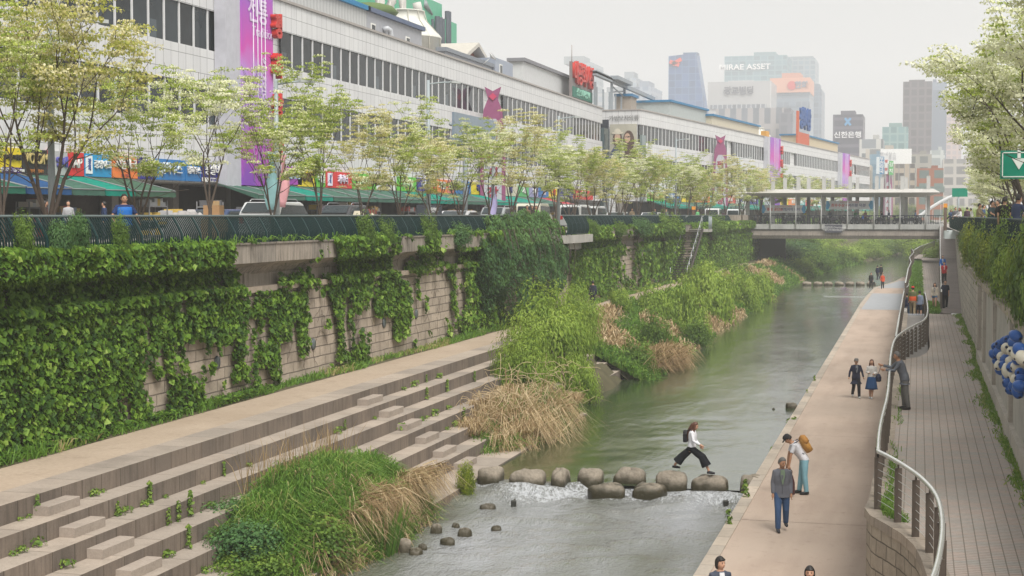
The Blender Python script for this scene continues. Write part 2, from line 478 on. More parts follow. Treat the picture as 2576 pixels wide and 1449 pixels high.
def fb(x, y):
    a = wl_left(y) + .3; t = x
    hw = min(1, max(0, (y - 70) / 12))
    xx = -20.1 + (a + 20.1) * t
    z0 = 1.9
    z = z0 if t < .33 else z0 + (-.75 - z0) * ((t - .33) / .67) ** 1.1
    z += .25 * math.sin(y * .35 + t * 5) * (t > .33) * (t < .95)
    if y > 195: z += min(2.6, (y - 195) * .06) * (1 - t)
    return xx, z
terrain('bank', fb, [73 + i * 2.5 for i in range(0, 144)], [j / 12 for j in range(13)], [MAT_BANK])
# vegetated mound low on the left, soil under the reeds, soil under the dry reeds
def mound(name, cx, cy, rx, ry, zt, zb, pw=2., seed=1):
    v = []; f = []; n = 26; k = 12; rr = random.Random(seed)
    for i in range(k + 1):
        r = i / k
        for j in range(n):
            a = j * 2 * PI / n
            z = zb + (zt - zb) * (1 - r ** pw) + rr.uniform(-.08, .08)
            v.append((cx + rx * r * math.cos(a), cy + ry * r * math.sin(a), z))
    for i in range(k):
        for j in range(n):
            f.append((i * n + j, i * n + (j + 1) % n, (i + 1) * n + (j + 1) % n, (i + 1) * n + j))
    m = MB(); m.add(v, f, 0, True); return props(m.build(name, [MAT_BANK]), kind='structure')
mound('bank', -14.2, 35.2, 2.1, 6.2, 1.25, -.8, 2.2, 1)
mound('bank', -14.1, 55.0, 1.4, 5.8, .4, -.8, 2.2, 2)
mound('bank', -15.2, 69, 2.0, 8.5, .7, -.9, 2.4, 4)
# verge of earth along the foot of the wall
vg = MB(); vg.quad((-20.15, -5, 2.05), (-19.55, -5, 2.004), (-19.55, 180, 2.004), (-20.15, 180, 2.05))
props(vg.build('verge', [MAT_BANK]), kind='structure')

# ---------------------------------------------------------------- left retaining wall
rw = thing('retaining_wall', 'long stone block retaining wall half covered with ivy below the street fence', 'wall', (-20.1, 0, 2))
def P_(mb, name, mats, parent, label=None):
    o = mb.build(name, mats); o.parent = parent
    if parent is not None: o.matrix_parent_inverse = Matrix.Translation(-Vector(parent.location))
    if label: o['label'] = label
    return o
m = MB(); m.box(-20.7, -20.1, -10, 430, 1.0, 5.18); P_(m, 'block_facing', [MAT_LWALL], rw)
m = MB(); m.box(-20.72, -19.98, -10, 430, 5.182, 5.36); P_(m, 'coping', [mat_conc('coping_stone', (.40, .335, .275), .4, 1.4, .5)], rw)
m = MB(); m.box(-20.72, -20.3, -10, 430, 5.362, 6.3)
for i in range(60): m.box(-20.31, -20.24, -8 + i * 5.2, -7.55 + i * 5.2, 5.37, 6.1)
P_(m, 'upper_band', [MAT_CONC], rw)
# small round lamps and a blue notice on the wall
for k, (x, y) in enumerate(((152, 990), (205, 990), (545, 912), (675, 890), (787, 866), (965, 812), (1046, 790))):
    p = pX(x, y, -20.09)
    if k == 0: continue
    c = MB(); c.rings([[Vector((-20.08, p.y + .0 + r * math.cos(a * PI / 8), p.z + 1.25 * r * math.sin(a * PI / 8))) for a in range(16)] for r in (.17,)] + [[Vector((-20.03, p.y + .14 * math.cos(a * PI / 8), p.z + .18 * math.sin(a * PI / 8))) for a in range(16)]])
    props(c.build('wall_lamp', [paint((.10, .115, .12), .3)]), 'dark oval lamp set low in the block wall, number %s counted from the left' % ['', 'one', 'two', 'three', 'four', 'five', 'six'][k], 'wall lamp', 'oval lamps set in the left wall')
p = pX(700, 845, -20.06)
nb = thing('notice_board', 'small blue and white notice fixed on the ivy wall', 'notice', p)
c = MB(); c.box(-.03, 0, -.22, .22, -.33, .33); c.build('board', [paint((.55, .62, .72))], nb)
c = MB(); c.box(.001, .006, -.15, .15, -.2, .1); c.build('blue_panel', [paint((.03, .08, .3))], nb)

# ---------------------------------------------------------------- concrete planter along the street edge
pl = thing('concrete_planter', 'stained concrete planter ledge hanging out below the street fence', 'planter', (-19.9, 0, 6.4))
m = MB()
for (a, b) in ((-10, 57.2), (57.6, 82.5), (92.5, 168)):
    m.prism([(-20.3, 6.70), (-19.62, 6.70), (-19.62, 6.14), (-20.05, 5.98), (-20.3, 5.75)], a, b, 'y')
P_(m, 'trough', [mat_conc('planter_concrete', (.34, .30, .26), .9, 1.5, .22)], pl)
m = MB()
for (a, b) in ((-10, 57.2), (57.6, 82.5), (92.5, 168)):
    m.box(-20.28, -19.58, a, b, 6.702, 6.76)
P_(m, 'rim', [mat_conc('planter_rim', (.26, .23, .2), .8, 1.5, .3)], pl)
# lookout base where the fence swings out
m = MB(); y0, y1 = 84, 91.; m.prism([(-20.3, 84), (-19.0, 84.3), (-18.9, 87), (-19.0, 91), (-20.3, 91.4)], 6.0, 6.45)
props(m.build('lookout_ledge', [MAT_CONC2]), 'pale ledge jutting out under the curved end of the fence', 'ledge')
m = MB(); m.prism([(-20.3, 84), (-19.5, 85), (-19.5, 90), (-20.3, 91)], 5.6, 6.0); 
props(m.build('ledge_bracket', [MAT_CONC2]), 'stone bracket below the pale fence ledge', 'bracket')

# ---------------------------------------------------------------- right bank : promenade
pr = MB()
def wr(y):   # right water edge
    pts = [(-30, -4.35), (140, -4.75), (165, -4.4), (180, -2.6), (200, -1.4), (230, -.8), (430, -.8)]
    for (a, xa), (b, xb) in zip(pts, pts[1:]):
        if a <= y <= b: return xa + (xb - xa) * (y - a) / (b - a)
YB = [-30, 20, 40, 60, 80, 100, 114, 135, 150, 158, 165, 170, 176, 180, 190, 200, 215, 230]
v = []; f = []
for y in YB: v += [(wr(y) + .3, y, 0), (-.8 if y > 30 else 2.9, y, 0)]
f = [(2 * i, 2 * i + 1, 2 * i + 3, 2 * i + 2) for i in range(len(YB) - 1)]
pr.add(v, f, 0)
props(pr.build('promenade', [MAT_PROM], fixn=False), kind='structure')
kb = MB()
for a, b in zip(YB, YB[1:]):
    xa, xb = wr(a), wr(b)
    kb.add([(xa, a, .02), (xa + .31, a, .02), (xb + .31, b, .02), (xb, b, .02), (xa, a, -1), (xb, b, -1), (xa + .31, a, -.02), (xb + .31, b, -.02)],
           [(0, 1, 2, 3), (0, 3, 5, 4), (1, 6, 7, 2)], 0)
props(kb.build('kerb', [MAT_CAP], fixn=False), kind='structure')
bd = MB()
ya, yb = pz(2200, 779, 0).y, pz(2200, 738, 0).y
yc, yd = pz(2200, 724, 0).y, pz(2200, 706, 0).y
for a, b in ((ya, yb), (yc, yd)): bd.quad((wr(a) + .32, a, .004), (-.82, a, .004), (-.82, b, .004), (wr(b) + .32, b, .004))
props(bd.build('grey_paving_band', [mat('grey_band', (.34, .35, .37), .85, .1, 2, fine=.2)]), kind='structure')
jt = MB()
for yy in (1097, 1318, 905):
    q = pz(2080, yy, 0).y; jt.quad((wr(q) + .32, q, .004), (-.85, q - .02, .004), (-.85, q + .0, .004), (wr(q) + .32, q + .02, .004))
props(jt.build('expansion_joint', [paint((.16, .11, .085))]), kind='structure')

# ---------------------------------------------------------------- right terrace of brick pavers (z 1.85)
ZT = 1.85
c4 = lambda x, y: ((2700 + x / 1.5096) / 1.4907, (1200 + y / 1.5096) / 1.4907)
edge = []
for q in ((1200, 1560), (1196, 1490), (1185, 1449), (1150, 1350), (1110, 1280), (1040, 1215), (950, 1160), (860, 1110), (830, 1068)):
    X, Y = c4(*q); p = pz(X, Y, ZT); edge.append((p.x, p.y))
# smooth approach
edge = [(edge[0][0] + .25, edge[0][1] - 2.6), (edge[0][0] + .12, edge[0][1] - 1.2)] + edge
y_e = edge[-1][1]
edge += [(-.86, y_e + 1.), (-.85, y_e + 6), (-.85, 62.), (-.84, 92.5)]
tr = MB()
poly = [(2.75, edge[0][1] - .0)] + [e for e in edge if e[1] <= 61.9]
poly = [(2.75, edge[0][1])] + edge[:-2] + [(-.85, 62.), (-.42, 63.2), (.1, 64.4), (.42, 66.5), (.55, 69.5), (.55, 92.5), (2.75, 92.5)]
n = len(poly); tr.add([(x, y, ZT) for x, y in poly], [tuple(range(n))])
o = tr.build('brick_path', [MAT_PAV], fixn=False)
props(o, kind='structure')
tf = MB(); tf.quad((-.8, 103, ZT), (2.9, 103, ZT), (4.6, 190, ZT), (-.8, 190, ZT)); tf.quad((.55, 92.5, ZT), (1.3, 92.5, ZT), (1.3, 103, ZT), (.55, 103, ZT))
tf.quad((-.8, 190, ZT), (4.6, 190, ZT), (4.6, 260, ZT), (-.8, 260, ZT))
props(tf.build('brick_path', [MAT_PAV], fixn=False), kind='structure')
st = MB()
for i in range(12):   # tactile strip
    st.box(-.78 + i * .11, -.70 + i * .11, 91.0, 92.45, ZT - .1, ZT + .006 - (i % 2) * .0)
props(st.build('tactile_strip', [mat('tactile', (.36, .37, .40), .8, .15, 4)]), kind='structure')
st = MB(); st.quad((-.8, 62.2, 1.0), (.5, 66, 1.1), (.5, 91.0, ZT - .02), (-.8, 91.0, ZT - .02))
props(st.build('grey_ramp', [mat('ramp_concrete', (.27, .25, .235), .9, .1, .6, fine=.25)]), kind='structure')
st = MB()
for i in range(12): st.box(-.78, .5, 92.6 + i * .32, 92.95 + i * .32, ZT - .7 - i * .15, ZT - .12 - i * .15)
props(st.build('sunken_stairs', [MAT_CONC2]), kind='structure')
# curved retaining wall and its coping
cw = thing('curved_retaining_wall', 'curved stone block wall carrying the brick path above the promenade', 'wall', (0, 0, 0))
m = MB(); off = .05
vv = []; k = len(edge)
nx = []
for i, (x, y) in enumerate(edge):
    a = edge[max(0, i - 1)]; b = edge[min(k - 1, i + 1)]; d = Vector((b[0] - a[0], b[1] - a[1], 0)).normalized(); nx.append(Vector((-d.y, d.x, 0)))
outer = [(x + nx[i].x * .04, y + nx[i].y * .04) for i, (x, y) in enumerate(edge)]
inner = [(x - nx[i].x * .32, y - nx[i].y * .32) for i, (x, y) in enumerate(edge)]
for i in range(k - 1):
    (a, b), (c, d) = edge[i], edge[i + 1]
    m.add([(a, b, -.3), (c, d, -.3), (c, d, ZT - .16), (a, b, ZT - .16)], [(0, 1, 2, 3)])
m.build('wall_face', [MAT_CWALL], cw, fixn=False)
m = MB()
for i in range(k - 1):
    (a, b), (c, d) = outer[i], outer[i + 1]; (e, f_), (g_, h) = inner[i], inner[i + 1]
    m.add([(a, b, ZT - .16), (c, d, ZT - .16), (c, d, ZT + .02), (a, b, ZT + .02), (e, f_, ZT + .02), (g_, h, ZT + .02)], [(0, 1, 2, 3), (3, 2, 5, 4)])
m.build('coping', [mat_conc('curved_coping', (.36, .31, .26), .5, .9, .5)], cw, fixn=False)
m = MB()
for i in range(k - 1):
    pass
p = pz(2182 + 80, 1440, .6)
# continuing wall further along the promenade
m = MB(); m.box(-.86, -.6, 92.5, 205, -.2, ZT + .12); m.box(-.86, -.62, 205, 300, -.2, ZT + .12)
props(m.build('parapet_wall', [MAT_CONC2]), 'low concrete parapet wall beside the far promenade', 'wall')
# wall between terrace and rising ramp
def rampz(y): 
    for (a, za), (b, zb) in zip(((93, ZT), (120, 2.5), (190, 6.2), (200, 6.3)), ((120, 2.5), (190, 6.2), (200, 6.3), (230, 6.3))):
        if a <= y <= b: return za + (zb - za) * (y - a) / (b - a)
    return ZT
def rampx(y, side):
    a, b = ((1.3, 2.5) if side else (1.3, 2.5)); t = (y - 93) / 97
    return (1.3 + 1.1 * t) if side == 0 else (2.5 + 1.6 * t)
m = MB(); m2 = MB(); ys = [93 + i * 4 for i in range(26)]
for a, b in zip(ys, ys[1:]):
    za, zb = rampz(a), rampz(b)
    m.quad((rampx(a, 0), a, za + .01), (rampx(a, 1), a, za + .01), (rampx(b, 1), b, zb + .01), (rampx(b, 0), b, zb + .01))
    m2.quad((rampx(a, 0), a, ZT - .2), (rampx(a, 0), a, za + .06), (rampx(b, 0), b, zb + .06), (rampx(b, 0), b, ZT - .2))
    m2.quad((rampx(a, 0), a, za + .06), (rampx(a, 0) + .12, a, za + .06), (rampx(b, 0) + .12, b, zb + .06), (rampx(b, 0), b, zb + .06))
props(m.build('rising_ramp', [mat('ramp_grey', (.235, .2, .185), .9, .12, .6, fine=.25)], fixn=False), kind='structure')
props(m2.build('ramp_wall', [mat('ramp_side', (.16, .14, .12), .9, .2, 1.5)], fixn=False), 'brown side wall of the rising ramp under the white handrail', 'wall')

# ---------------------------------------------------------------- right retaining wall
rwl = thing('retaining_wall', 'tall right hand stone wall with panel bays beside the brick path', 'wall', (2.5, 0, 2))
m = MB()
def rx_(y): return 2.42 if y < 93 else 2.5 + 1.6 * (y - 93) / 97
def rt_(y): return 5.1 if y < 97 else min(6.3, 5.1 + (y - 97) * .02)
ysr = [6, 60, 93, 110, 130, 150, 170, 190, 210]
for a, b in zip(ysr, ysr[1:]):
    m.quad((rx_(a), a, 1.5), (rx_(b), b, 1.5), (rx_(b), b, rt_(b)), (rx_(a), a, rt_(a)), 0)
P_(m, 'stone_facing', [MAT_RWALL], rwl)
m = MB()
for a, b in zip(ysr, ysr[1:]):
    A = [(rx_(a) - .12, a, rt_(a) - .2), (rx_(a) - .12, a, rt_(a)), (rx_(a) + .45, a, rt_(a))]
    B = [(rx_(b) - .12, b, rt_(b) - .2), (rx_(b) - .12, b, rt_(b)), (rx_(b) + .45, b, rt_(b))]
    m.quad(A[0], B[0], B[1], A[1]); m.quad(A[1], B[1], B[2], A[2]); m.quad((rx_(a) + .02, a, rt_(a) - .2), (rx_(b) + .02, b, rt_(b) - .2), B[0], A[0])
o = P_(m, 'coping', [mat_conc('right_coping', (.40, .35, .29), .5, 1.2, .5, True)], rwl)
m = MB()
bays = [(8, 26), (26.6, 41), (41.6, 50.0), (50.6, 57.5), (58.1, 62.5)]
for i, y in enumerate([26.3, 41.3, 50.3, 57.8, 63.0, 7.5]):
    m.box(2.28, 2.43, y - .25, y + .25, 1.85, 4.9)
m.box(2.26, 2.435, 7, 63, 1.84, 2.3)
P_(m, 'pilaster', [mat_conc('pilaster_concrete', (.45, .41, .36), .5, 0, .5)], rwl)
m = MB(); 
for a, b in bays[:4]: m.box(2.38, 2.43, a + .2, b - .2, 2.3, 4.9)
P_(m, 'panel', [mat_conc('panel_concrete', (.40, .38, .34), .4, 0, .6)], rwl)
# white platform at the end of the right fence
m = MB(); m.box(2.2, 4.0, 138, 143, 5.55, 6.25)
props(m.build('viewing_platform', [paint((.55, .6, .6))]), 'pale grey platform edge under the end of the right fence', 'platform')

# ---------------------------------------------------------------- water
def water_mat(name, calm):
    m = M(name, .04, .5); m.b.inputs['IOR'].default_value = 1.8 if calm else 1.65; m.b.inputs['Specular IOR Level'].default_value = .6
    v = m.pos(False)
    n1 = m.noise(m.sc(v, 1.6, .55, 1), 1.6, 4, .6); n2 = m.noise(m.sc(v, 5, 2.2, 1), 1.8, 3, .6); n0 = m.noise(m.sc(v, .25, .06, 1), 1.2, 3)
    at = m.n('Attribute', _attribute_name='foam')
    deep = m.ramp(n0, [(.35, (.025, .042, .014)), (.65, (.065, .08, .045))]) if calm else m.ramp(n0, [(.35, (.12, .125, .095)), (.65, (.33, .34, .36))])
    fn = m.noise(m.sc(v, 4.5, 3.2, 1), 2.2, 6, .75)
    ff = m.ramp(m.math('ADD', m.math('MULTIPLY', at.outputs['Fac'], .9), m.math('MULTIPLY', m.math('SUBTRACT', fn, .5), 1.9)), [(.36, (0, 0, 0)), (.8, (1, 1, 1))])
    c = m.mix(ff, deep, (.66, .68, .72)); m.col(c)
    rg = m.math('ADD', m.math('MULTIPLY', ff, .5), .11 if calm else .05); m.lk(rg, m.b.inputs['Roughness'])
    h = m.math('ADD', n1, m.math('MULTIPLY', n2, .35 if calm else .9))
    if not calm: h = m.math('ADD', h, m.math('MULTIPLY', m.noise(m.sc(v, 9, 6, 1), 2.5, 3, .6), m.math('ADD', .25, m.math('MULTIPLY', at.outputs['Fac'], 1.6))))
    if calm:
        patch = m.ramp(m.noise(m.sc(v, .35, .1, 1), 1.1, 3), [(.4, (.12, .12, .12)), (.62, (1, 1, 1))])
        h = m.math('MULTIPLY', h, patch)
    m.bump(h, 1., .022 if calm else .11)
    return m.m
STY = 43.6           # line of the stepping stones
stones = [  # centre x, top y, width (photo units), height scale
    (1232, 1180, 68, 'smallish rounded stepping stone nearest the terrace steps', .46), (1323, 1188, 92, 'wide rounded stepping stone, second from the terrace', .5), (1408, 1188, 44, 'narrow blocky stepping stone, third from the terrace', .55),
    (1485, 1184, 70, 'rounded stepping stone, fourth from the terrace', .46), (1586, 1184, 86, 'flat wide stepping stone, fifth from the terrace', .42), (1688, 1195, 80, 'stepping stone under the rear foot of the striding woman', .55),
    (1787, 1200, 96, 'large oval stepping stone under the front foot of the striding woman', .6), (1890, 1202, 60, 'stepping stone half hidden beside the promenade kerb', .62)]
MAT_ROCK = None
def rock_mat():
    m = M('river_rock', .8, .35); v = m.pos()
    n = m.noise(v, 2.2, 5); n2 = m.noise(v, 14, 5, .7)
    c = m.ramp(n, [(.3, (.16, .13, .095)), (.7, (.31, .26, .20))])
    c = m.mix(.35, c, m.ramp(n2, [(.3, (.08, .07, .055)), (.7, (.42, .38, .33))]))
    sp = m.n('SeparateXYZ'); m.lk(v, sp.inputs[0])
    wet = m.ramp(m.math('ADD', sp.outputs[2], m.math('MULTIPLY', m.math('SUBTRACT', n, .5), .5)), [(-.0, (1, 1, 1)), (.13, (.8, .8, .8)), (.28, (0, 0, 0))])
    c = m.mix(wet, c, (.035, .03, .014)); m.col(c)
    m.lk(m.math('SUBTRACT', .8, m.math('MULTIPLY', wet, .5)), m.b.inputs['Roughness'])
    m.bump(n2, .6, .04); return m.m
MAT_ROCK = rock_mat()
def rock(loc, rx, ry, h, label, cat='rock', group=None, name='rock', sq=.6, seed=0, below=.35, parent=None):
    """boulder sitting with its base `below` under loc.z; local z=0 is the water line"""
    rr = random.Random(seed); n = 28; k = 14; v = []; f = []
    ph = [rr.uniform(0, 6) for _ in range(8)]
    for i in range(k + 1):
        th = PI * i / k
        for j in range(n):
            a = j * 2 * PI / n
            ce = lambda c, e: math.copysign(abs(c) ** e, c)
            x = ce(math.sin(th), .75) * ce(math.cos(a), sq + .12); y = ce(math.sin(th), .75) * ce(math.sin(a), sq + .12); z = ce(math.cos(th), .42)
            d = 1 + .07 * math.sin(3 * a + ph[0]) * math.sin(th) + .05 * math.sin(5 * a + ph[1] + th * 2) + .05 * math.sin(2 * a + 3 * th + ph[2]) + .02 * math.sin(9 * a + 5 * th + ph[3])
            v.append((x * rx * d, y * ry * d, (z * d * (h + below) / 2 + (h - below) / 2 + .06 * x * math.sin(ph[4]) * rx)))
    for i in range(k):
        for j in range(n): f.append((i * n + j, (i + 1) * n + j, (i + 1) * n + (j + 1) % n, i * n + (j + 1) % n))
    m = MB(); m.add(v, f, 0, True); o = m.build(name, [MAT_ROCK], parent, fixn=False); o.location = loc
    return props(o, label, cat, group)
WZU, WZD = -.36, -.52         # water level above and below the stones
stonepos = []
for k, (x, y, wd, lab, h) in enumerate(stones):
    zt = WZU + .42
    p = pz(x, y, zt); s = 3864 / (p.y / math.cos(0) * 1.0)
    s = 3864 / ((CM.transposed() @ (p - cam.location)).z * -1)
    r = wd / s / 2 / 1.07; p.y += .5; p.x += .45 * p.x / p.y
    stonepos.append((p.x, p.y, r))
    rock((p.x, p.y, WZU), r, .36 if k != 2 else .44, .37 + .03 * (k % 3), lab, 'stepping stone', 'stepping stones across the stream', 'stepping_stone', .38, 20 + k, .5)
for k, (x, y, wd, lab) in enumerate(((1530, 1218, 84, 'wet angular boulder below the gap left of the small fall'), (1633, 1217, 80, 'wet dark boulder right of the small fall'))):
    p = pz(x, y, WZU + .15); s = 3864 / ((CM.transposed() @ (p - cam.location)).z * -1)
    rock((p.x, p.y - .1, WZU - .05), wd / s / 2 / .95, .4, .22, lab, 'boulder', None, 'boulder', .5, 50 + k, .5)
    stonepos.append((p.x, p.y, wd / s / 2))
small = [(1225, 1275, 40, .16, 'flat pale rock beside the drooping yellow green shrub'), (1228, 1228, 24, .08, 'low wet rock just below the first stepping stone'), (1262, 1226, 22, .07, 'thin wet rock below the gap of the first stones'),
 (1098, 1330, 30, .22, 'upright grey rock, left of the cluster of four'), (1147, 1322, 22, .1, 'small grey rock between larger ones'), (1168, 1338, 36, .18, 'dark tipped rock right of the cluster'), (1127, 1360, 38, .14, 'flat brown rock in front of the cluster'),
 (1248, 1328, 26, .1, 'lone brown rock furthest out in the shallows'), (1018, 1372, 36, .3, 'large pale grey rock by the iris clump'), (1045, 1388, 36, .16, 'flat dark rock touching the large pale one'), (1063, 1375, 22, .12, 'black wet rock behind the flat dark one'),
 (918, 1398, 28, .2, 'rock tucked under the reed mound'), (1295, 1258, 6, .05, 'tiny dark stub in the foam'),
 (1350, 1085, 22, .18, 'grey rock under the dry reeds'), (1398, 1080, 28, .2, 'dark rock under the dry reeds'), (1992, 1020, 30, .2, 'grey rock against the promenade kerb upstream'), (1946, 1028, 8, .05, 'small dark pebble upstream'), (1783, 1253, 18, .1, 'dark rock splashed by foam')]
for k, (x, y, wd, h, lab) in enumerate(small):
    z0 = WZU if y < 1190 else WZD
    p = pz(x, y, z0 + h * .5); s = 3864 / ((CM.transposed() @ (p - cam.location)).z * -1)
    rock((p.x, p.y, z0), wd / s / 2, wd / s / 2 * RR.uniform(.6, .9), h, lab, 'rock', None, 'rock', .5 + .3 * RR.random(), 80 + k, .3)
for k, (x, y, lab) in enumerate(((1308, 1230, 'leftmost dark square stub standing in the rapids'), (1292, 1262, 'dark square stub lower in the left rapids'), (1702 + 10, 1250, 'dark square stub below the large oval stone'), (1852, 1240, 'small dark stub by the kerb'), (1826, 1262, 'dark square stub nearest the promenade grass'))):
    p = pz(x, y, WZD + .05); m = MB(); m.obox((0, 0, -.04), .15, .15, .26, .3); o = m.build('stub', [paint((.03, .03, .025), .4)]); o.location = (p.x, p.y, WZD + .0)
    bv = o.modifiers.new('bevel', 'BEVEL'); bv.width = .02
    props(o, lab, 'stub', 'dark square stubs in the rapids')

def wgrid(name, x0, x1, ys, nx_, zf, ff, mats):
    ny = len(ys); xs = np.linspace(0, 1, nx_)
    V = np.zeros((ny, nx_, 3)); A = np.zeros((ny, nx_))
    for i, y in enumerate(ys):
        a, b = x0(y), x1(y); V[i, :, 0] = a + (b - a) * xs; V[i, :, 1] = y
    V[:, :, 2] = zf(V[:, :, 0], V[:, :, 1]); A = ff(V[:, :, 0], V[:, :, 1])
    me = bpy.data.meshes.new(name)
    idx = np.arange(ny * nx_).reshape(ny, nx_)
    F = np.stack([idx[:-1, :-1], idx[:-1, 1:], idx[1:, 1:], idx[1:, :-1]], -1).reshape(-1, 4)
    me.from_pydata(V.reshape(-1, 3).tolist(), [], F.tolist())
    at = me.attributes.new('foam', 'FLOAT', 'POINT'); at.data.foreach_set('value', A.reshape(-1).astype(np.float32))
    me.polygons.foreach_set('use_smooth', np.ones(len(F), bool))
    for k in mats: me.materials.append(k)
    o = bpy.data.objects.new(name, me); link(o); return props(o, kind='structure')
rsn = np.random.default_rng(9)
wk = [(rsn.uniform(1.2, 7), rsn.uniform(-1.1, 1.1) + PI / 2, rsn.uniform(0, 6.28), rsn.uniform(.5, 1)) for _ in range(26)]
def waves(X, Y):
    Z = 0
    for k, a, p, s in wk:
        Z = Z + s / k * np.sin(k * (math.cos(a) * X + math.sin(a) * Y) + p + .5 * np.sin(X * 1.3 + Y * .7))
    return Z
def yline(X):   # the stone line slants slightly
    xs = np.array([s[0] for s in stonepos[:8]]); ys = np.array([s[1] for s in stonepos[:8]])
    return np.interp(X, xs, ys)
def zdown(X, Y):
    d = yline(X) - Y - .1
    t = np.clip(d / .9, 0, 1); base = WZU + (WZD - WZU) * t ** .6
    amp = .016 + .07 * np.exp(-((d - 1.0) / 1.1) ** 2) + .03 * np.exp(-np.clip(d, 0, 99) / 5)
    amp = amp * np.clip((d + .3) / .6, 0, 1)
    return base + amp * waves(X * 1.3, Y * 1.3) * .9
def foamf(X, Y):
    d = yline(X) - Y
    f = .16 + .40 * np.exp(-((d - .9) / .8) ** 2) + .16 * np.exp(-np.clip(d - 1, 0, 99) / 2.6) * (d > 0)
    f = f * np.clip((d + .1) / .3, 0, 1)
    f = f * np.clip((X + 12.8) / 1.6, .25, 1)
    for (sx, sy, r) in stonepos:
        rr2 = np.sqrt(((X - sx) / (r + .15)) ** 2 + ((Y - sy + .25) / .75) ** 2); f = np.maximum(f, np.clip(1.25 - rr2, 0, 1) * .6 * (Y < sy - .05))
    return np.clip(f, 0, 1.3)
MW1 = water_mat('rapids_water', False); MW2 = water_mat('calm_water', True)
ysn = np.concatenate([np.linspace(-10, 24, 20), np.linspace(24.2, 36, 110), np.linspace(36.05, 44.4, 190)])
wgrid('water', lambda y: -13.3, lambda y: -4.3, ysn, 170, zdown, foamf, [MW1])
ysf = np.concatenate([np.linspace(44.3, 60, 60), np.linspace(61, 200, 90), np.linspace(202, 430, 40)])
wgrid('water', lambda y: wl_left(y) - 1.2, lambda y: wr(y) + .02, ysf, 60, lambda X, Y: WZU - .005 + 0 * X + .004 * waves(X, Y), lambda X, Y: 0 * X + .55 * np.exp(-((Y - 153) / 3) ** 2) * (X > -9) , [MW2])
# calmer water stones upstream near the bridge
for k in range(7):
    p = pz(2030 + k * 27, 711, WZU + .3)
    rock((p.x, p.y, WZU), .5, .45, .4, '%s from the left of the distant stepping stones near the covered bridge' % ['first', 'second', 'third', 'fourth', 'fifth', 'sixth', 'seventh'][k], 'stepping stone', 'distant stepping stones', 'stepping_stone', .6, 120 + k, .4)
# ================================================================ buildings
def mat_facade():
    m = M('white_metal_panels', .45, .4); v = m.pos()
    sp0 = m.n('SeparateXYZ'); m.lk(v, sp0.inputs[0]); cb0 = m.n('CombineXYZ'); m.lk(m.math('ADD', sp0.outputs[0], sp0.outputs[1]), cb0.inputs[0]); m.lk(sp0.outputs[2], cb0.inputs[1])
    ad = m.n('VectorMath', _operation='ADD'); m.lk(cb0.outputs[0], ad.inputs[0]); ad.inputs[1].default_value = (.3, .06, 0)
    br = m.n('TexBrick', _offset=0.); m.lk(ad.outputs[0], br.inputs['Vector'])
    br.inputs['Scale'].default_value = 1; br.inputs['Brick Width'].default_value = .845; br.inputs['Row Height'].default_value = .9
    br.inputs['Mortar Size'].default_value = .015; br.inputs['Mortar Smooth'].default_value = .3; br.inputs['Bias'].default_value = 0
    br.inputs['Color1'].default_value = (.60, .60, .61, 1); br.inputs['Color2'].default_value = (.66, .66, .665, 1); br.inputs['Mortar'].default_value = (.10, .095, .10, 1)
    n = m.noise(m.sc(v, 1, 3.5, .35), 1.2, 5, .6)
    c = m.mix(m.math('MULTIPLY', m.ramp(n, [(.5, (0, 0, 0)), (.75, (1, 1, 1))]), .3), br.outputs[0], (.44, .42, .40)); m.col(c); return m.m
def mat_glass(name, c, var=.5, rough=.08):
    m = M(name, rough, .2); v = m.pos(); oi = m.n('ObjectInfo')
    n = m.noise(v, .9, 2)
    cc = m.ramp(m.math('ADD', m.math('MULTIPLY', n, .6), m.math('MULTIPLY', oi.outputs['Random'], .4)), [(.3, sc3(c, 1 - var)), (.7, sc3(c, 1 + var))]); m.col(cc); return m.m
MAT_FAC = mat_facade(); MAT_WIN = mat_glass('dark_window', (.016, .022, .026), .6, .05); MAT_MULL = flat('white_mullion', (.62, .62, .63), .4)
MAT_TRIM = flat('parapet_flashing', (.34, .31, .29), .5); MAT_DARK = flat('dark_shop_interior', (.03, .028, .026), .8)
WP = 1.69
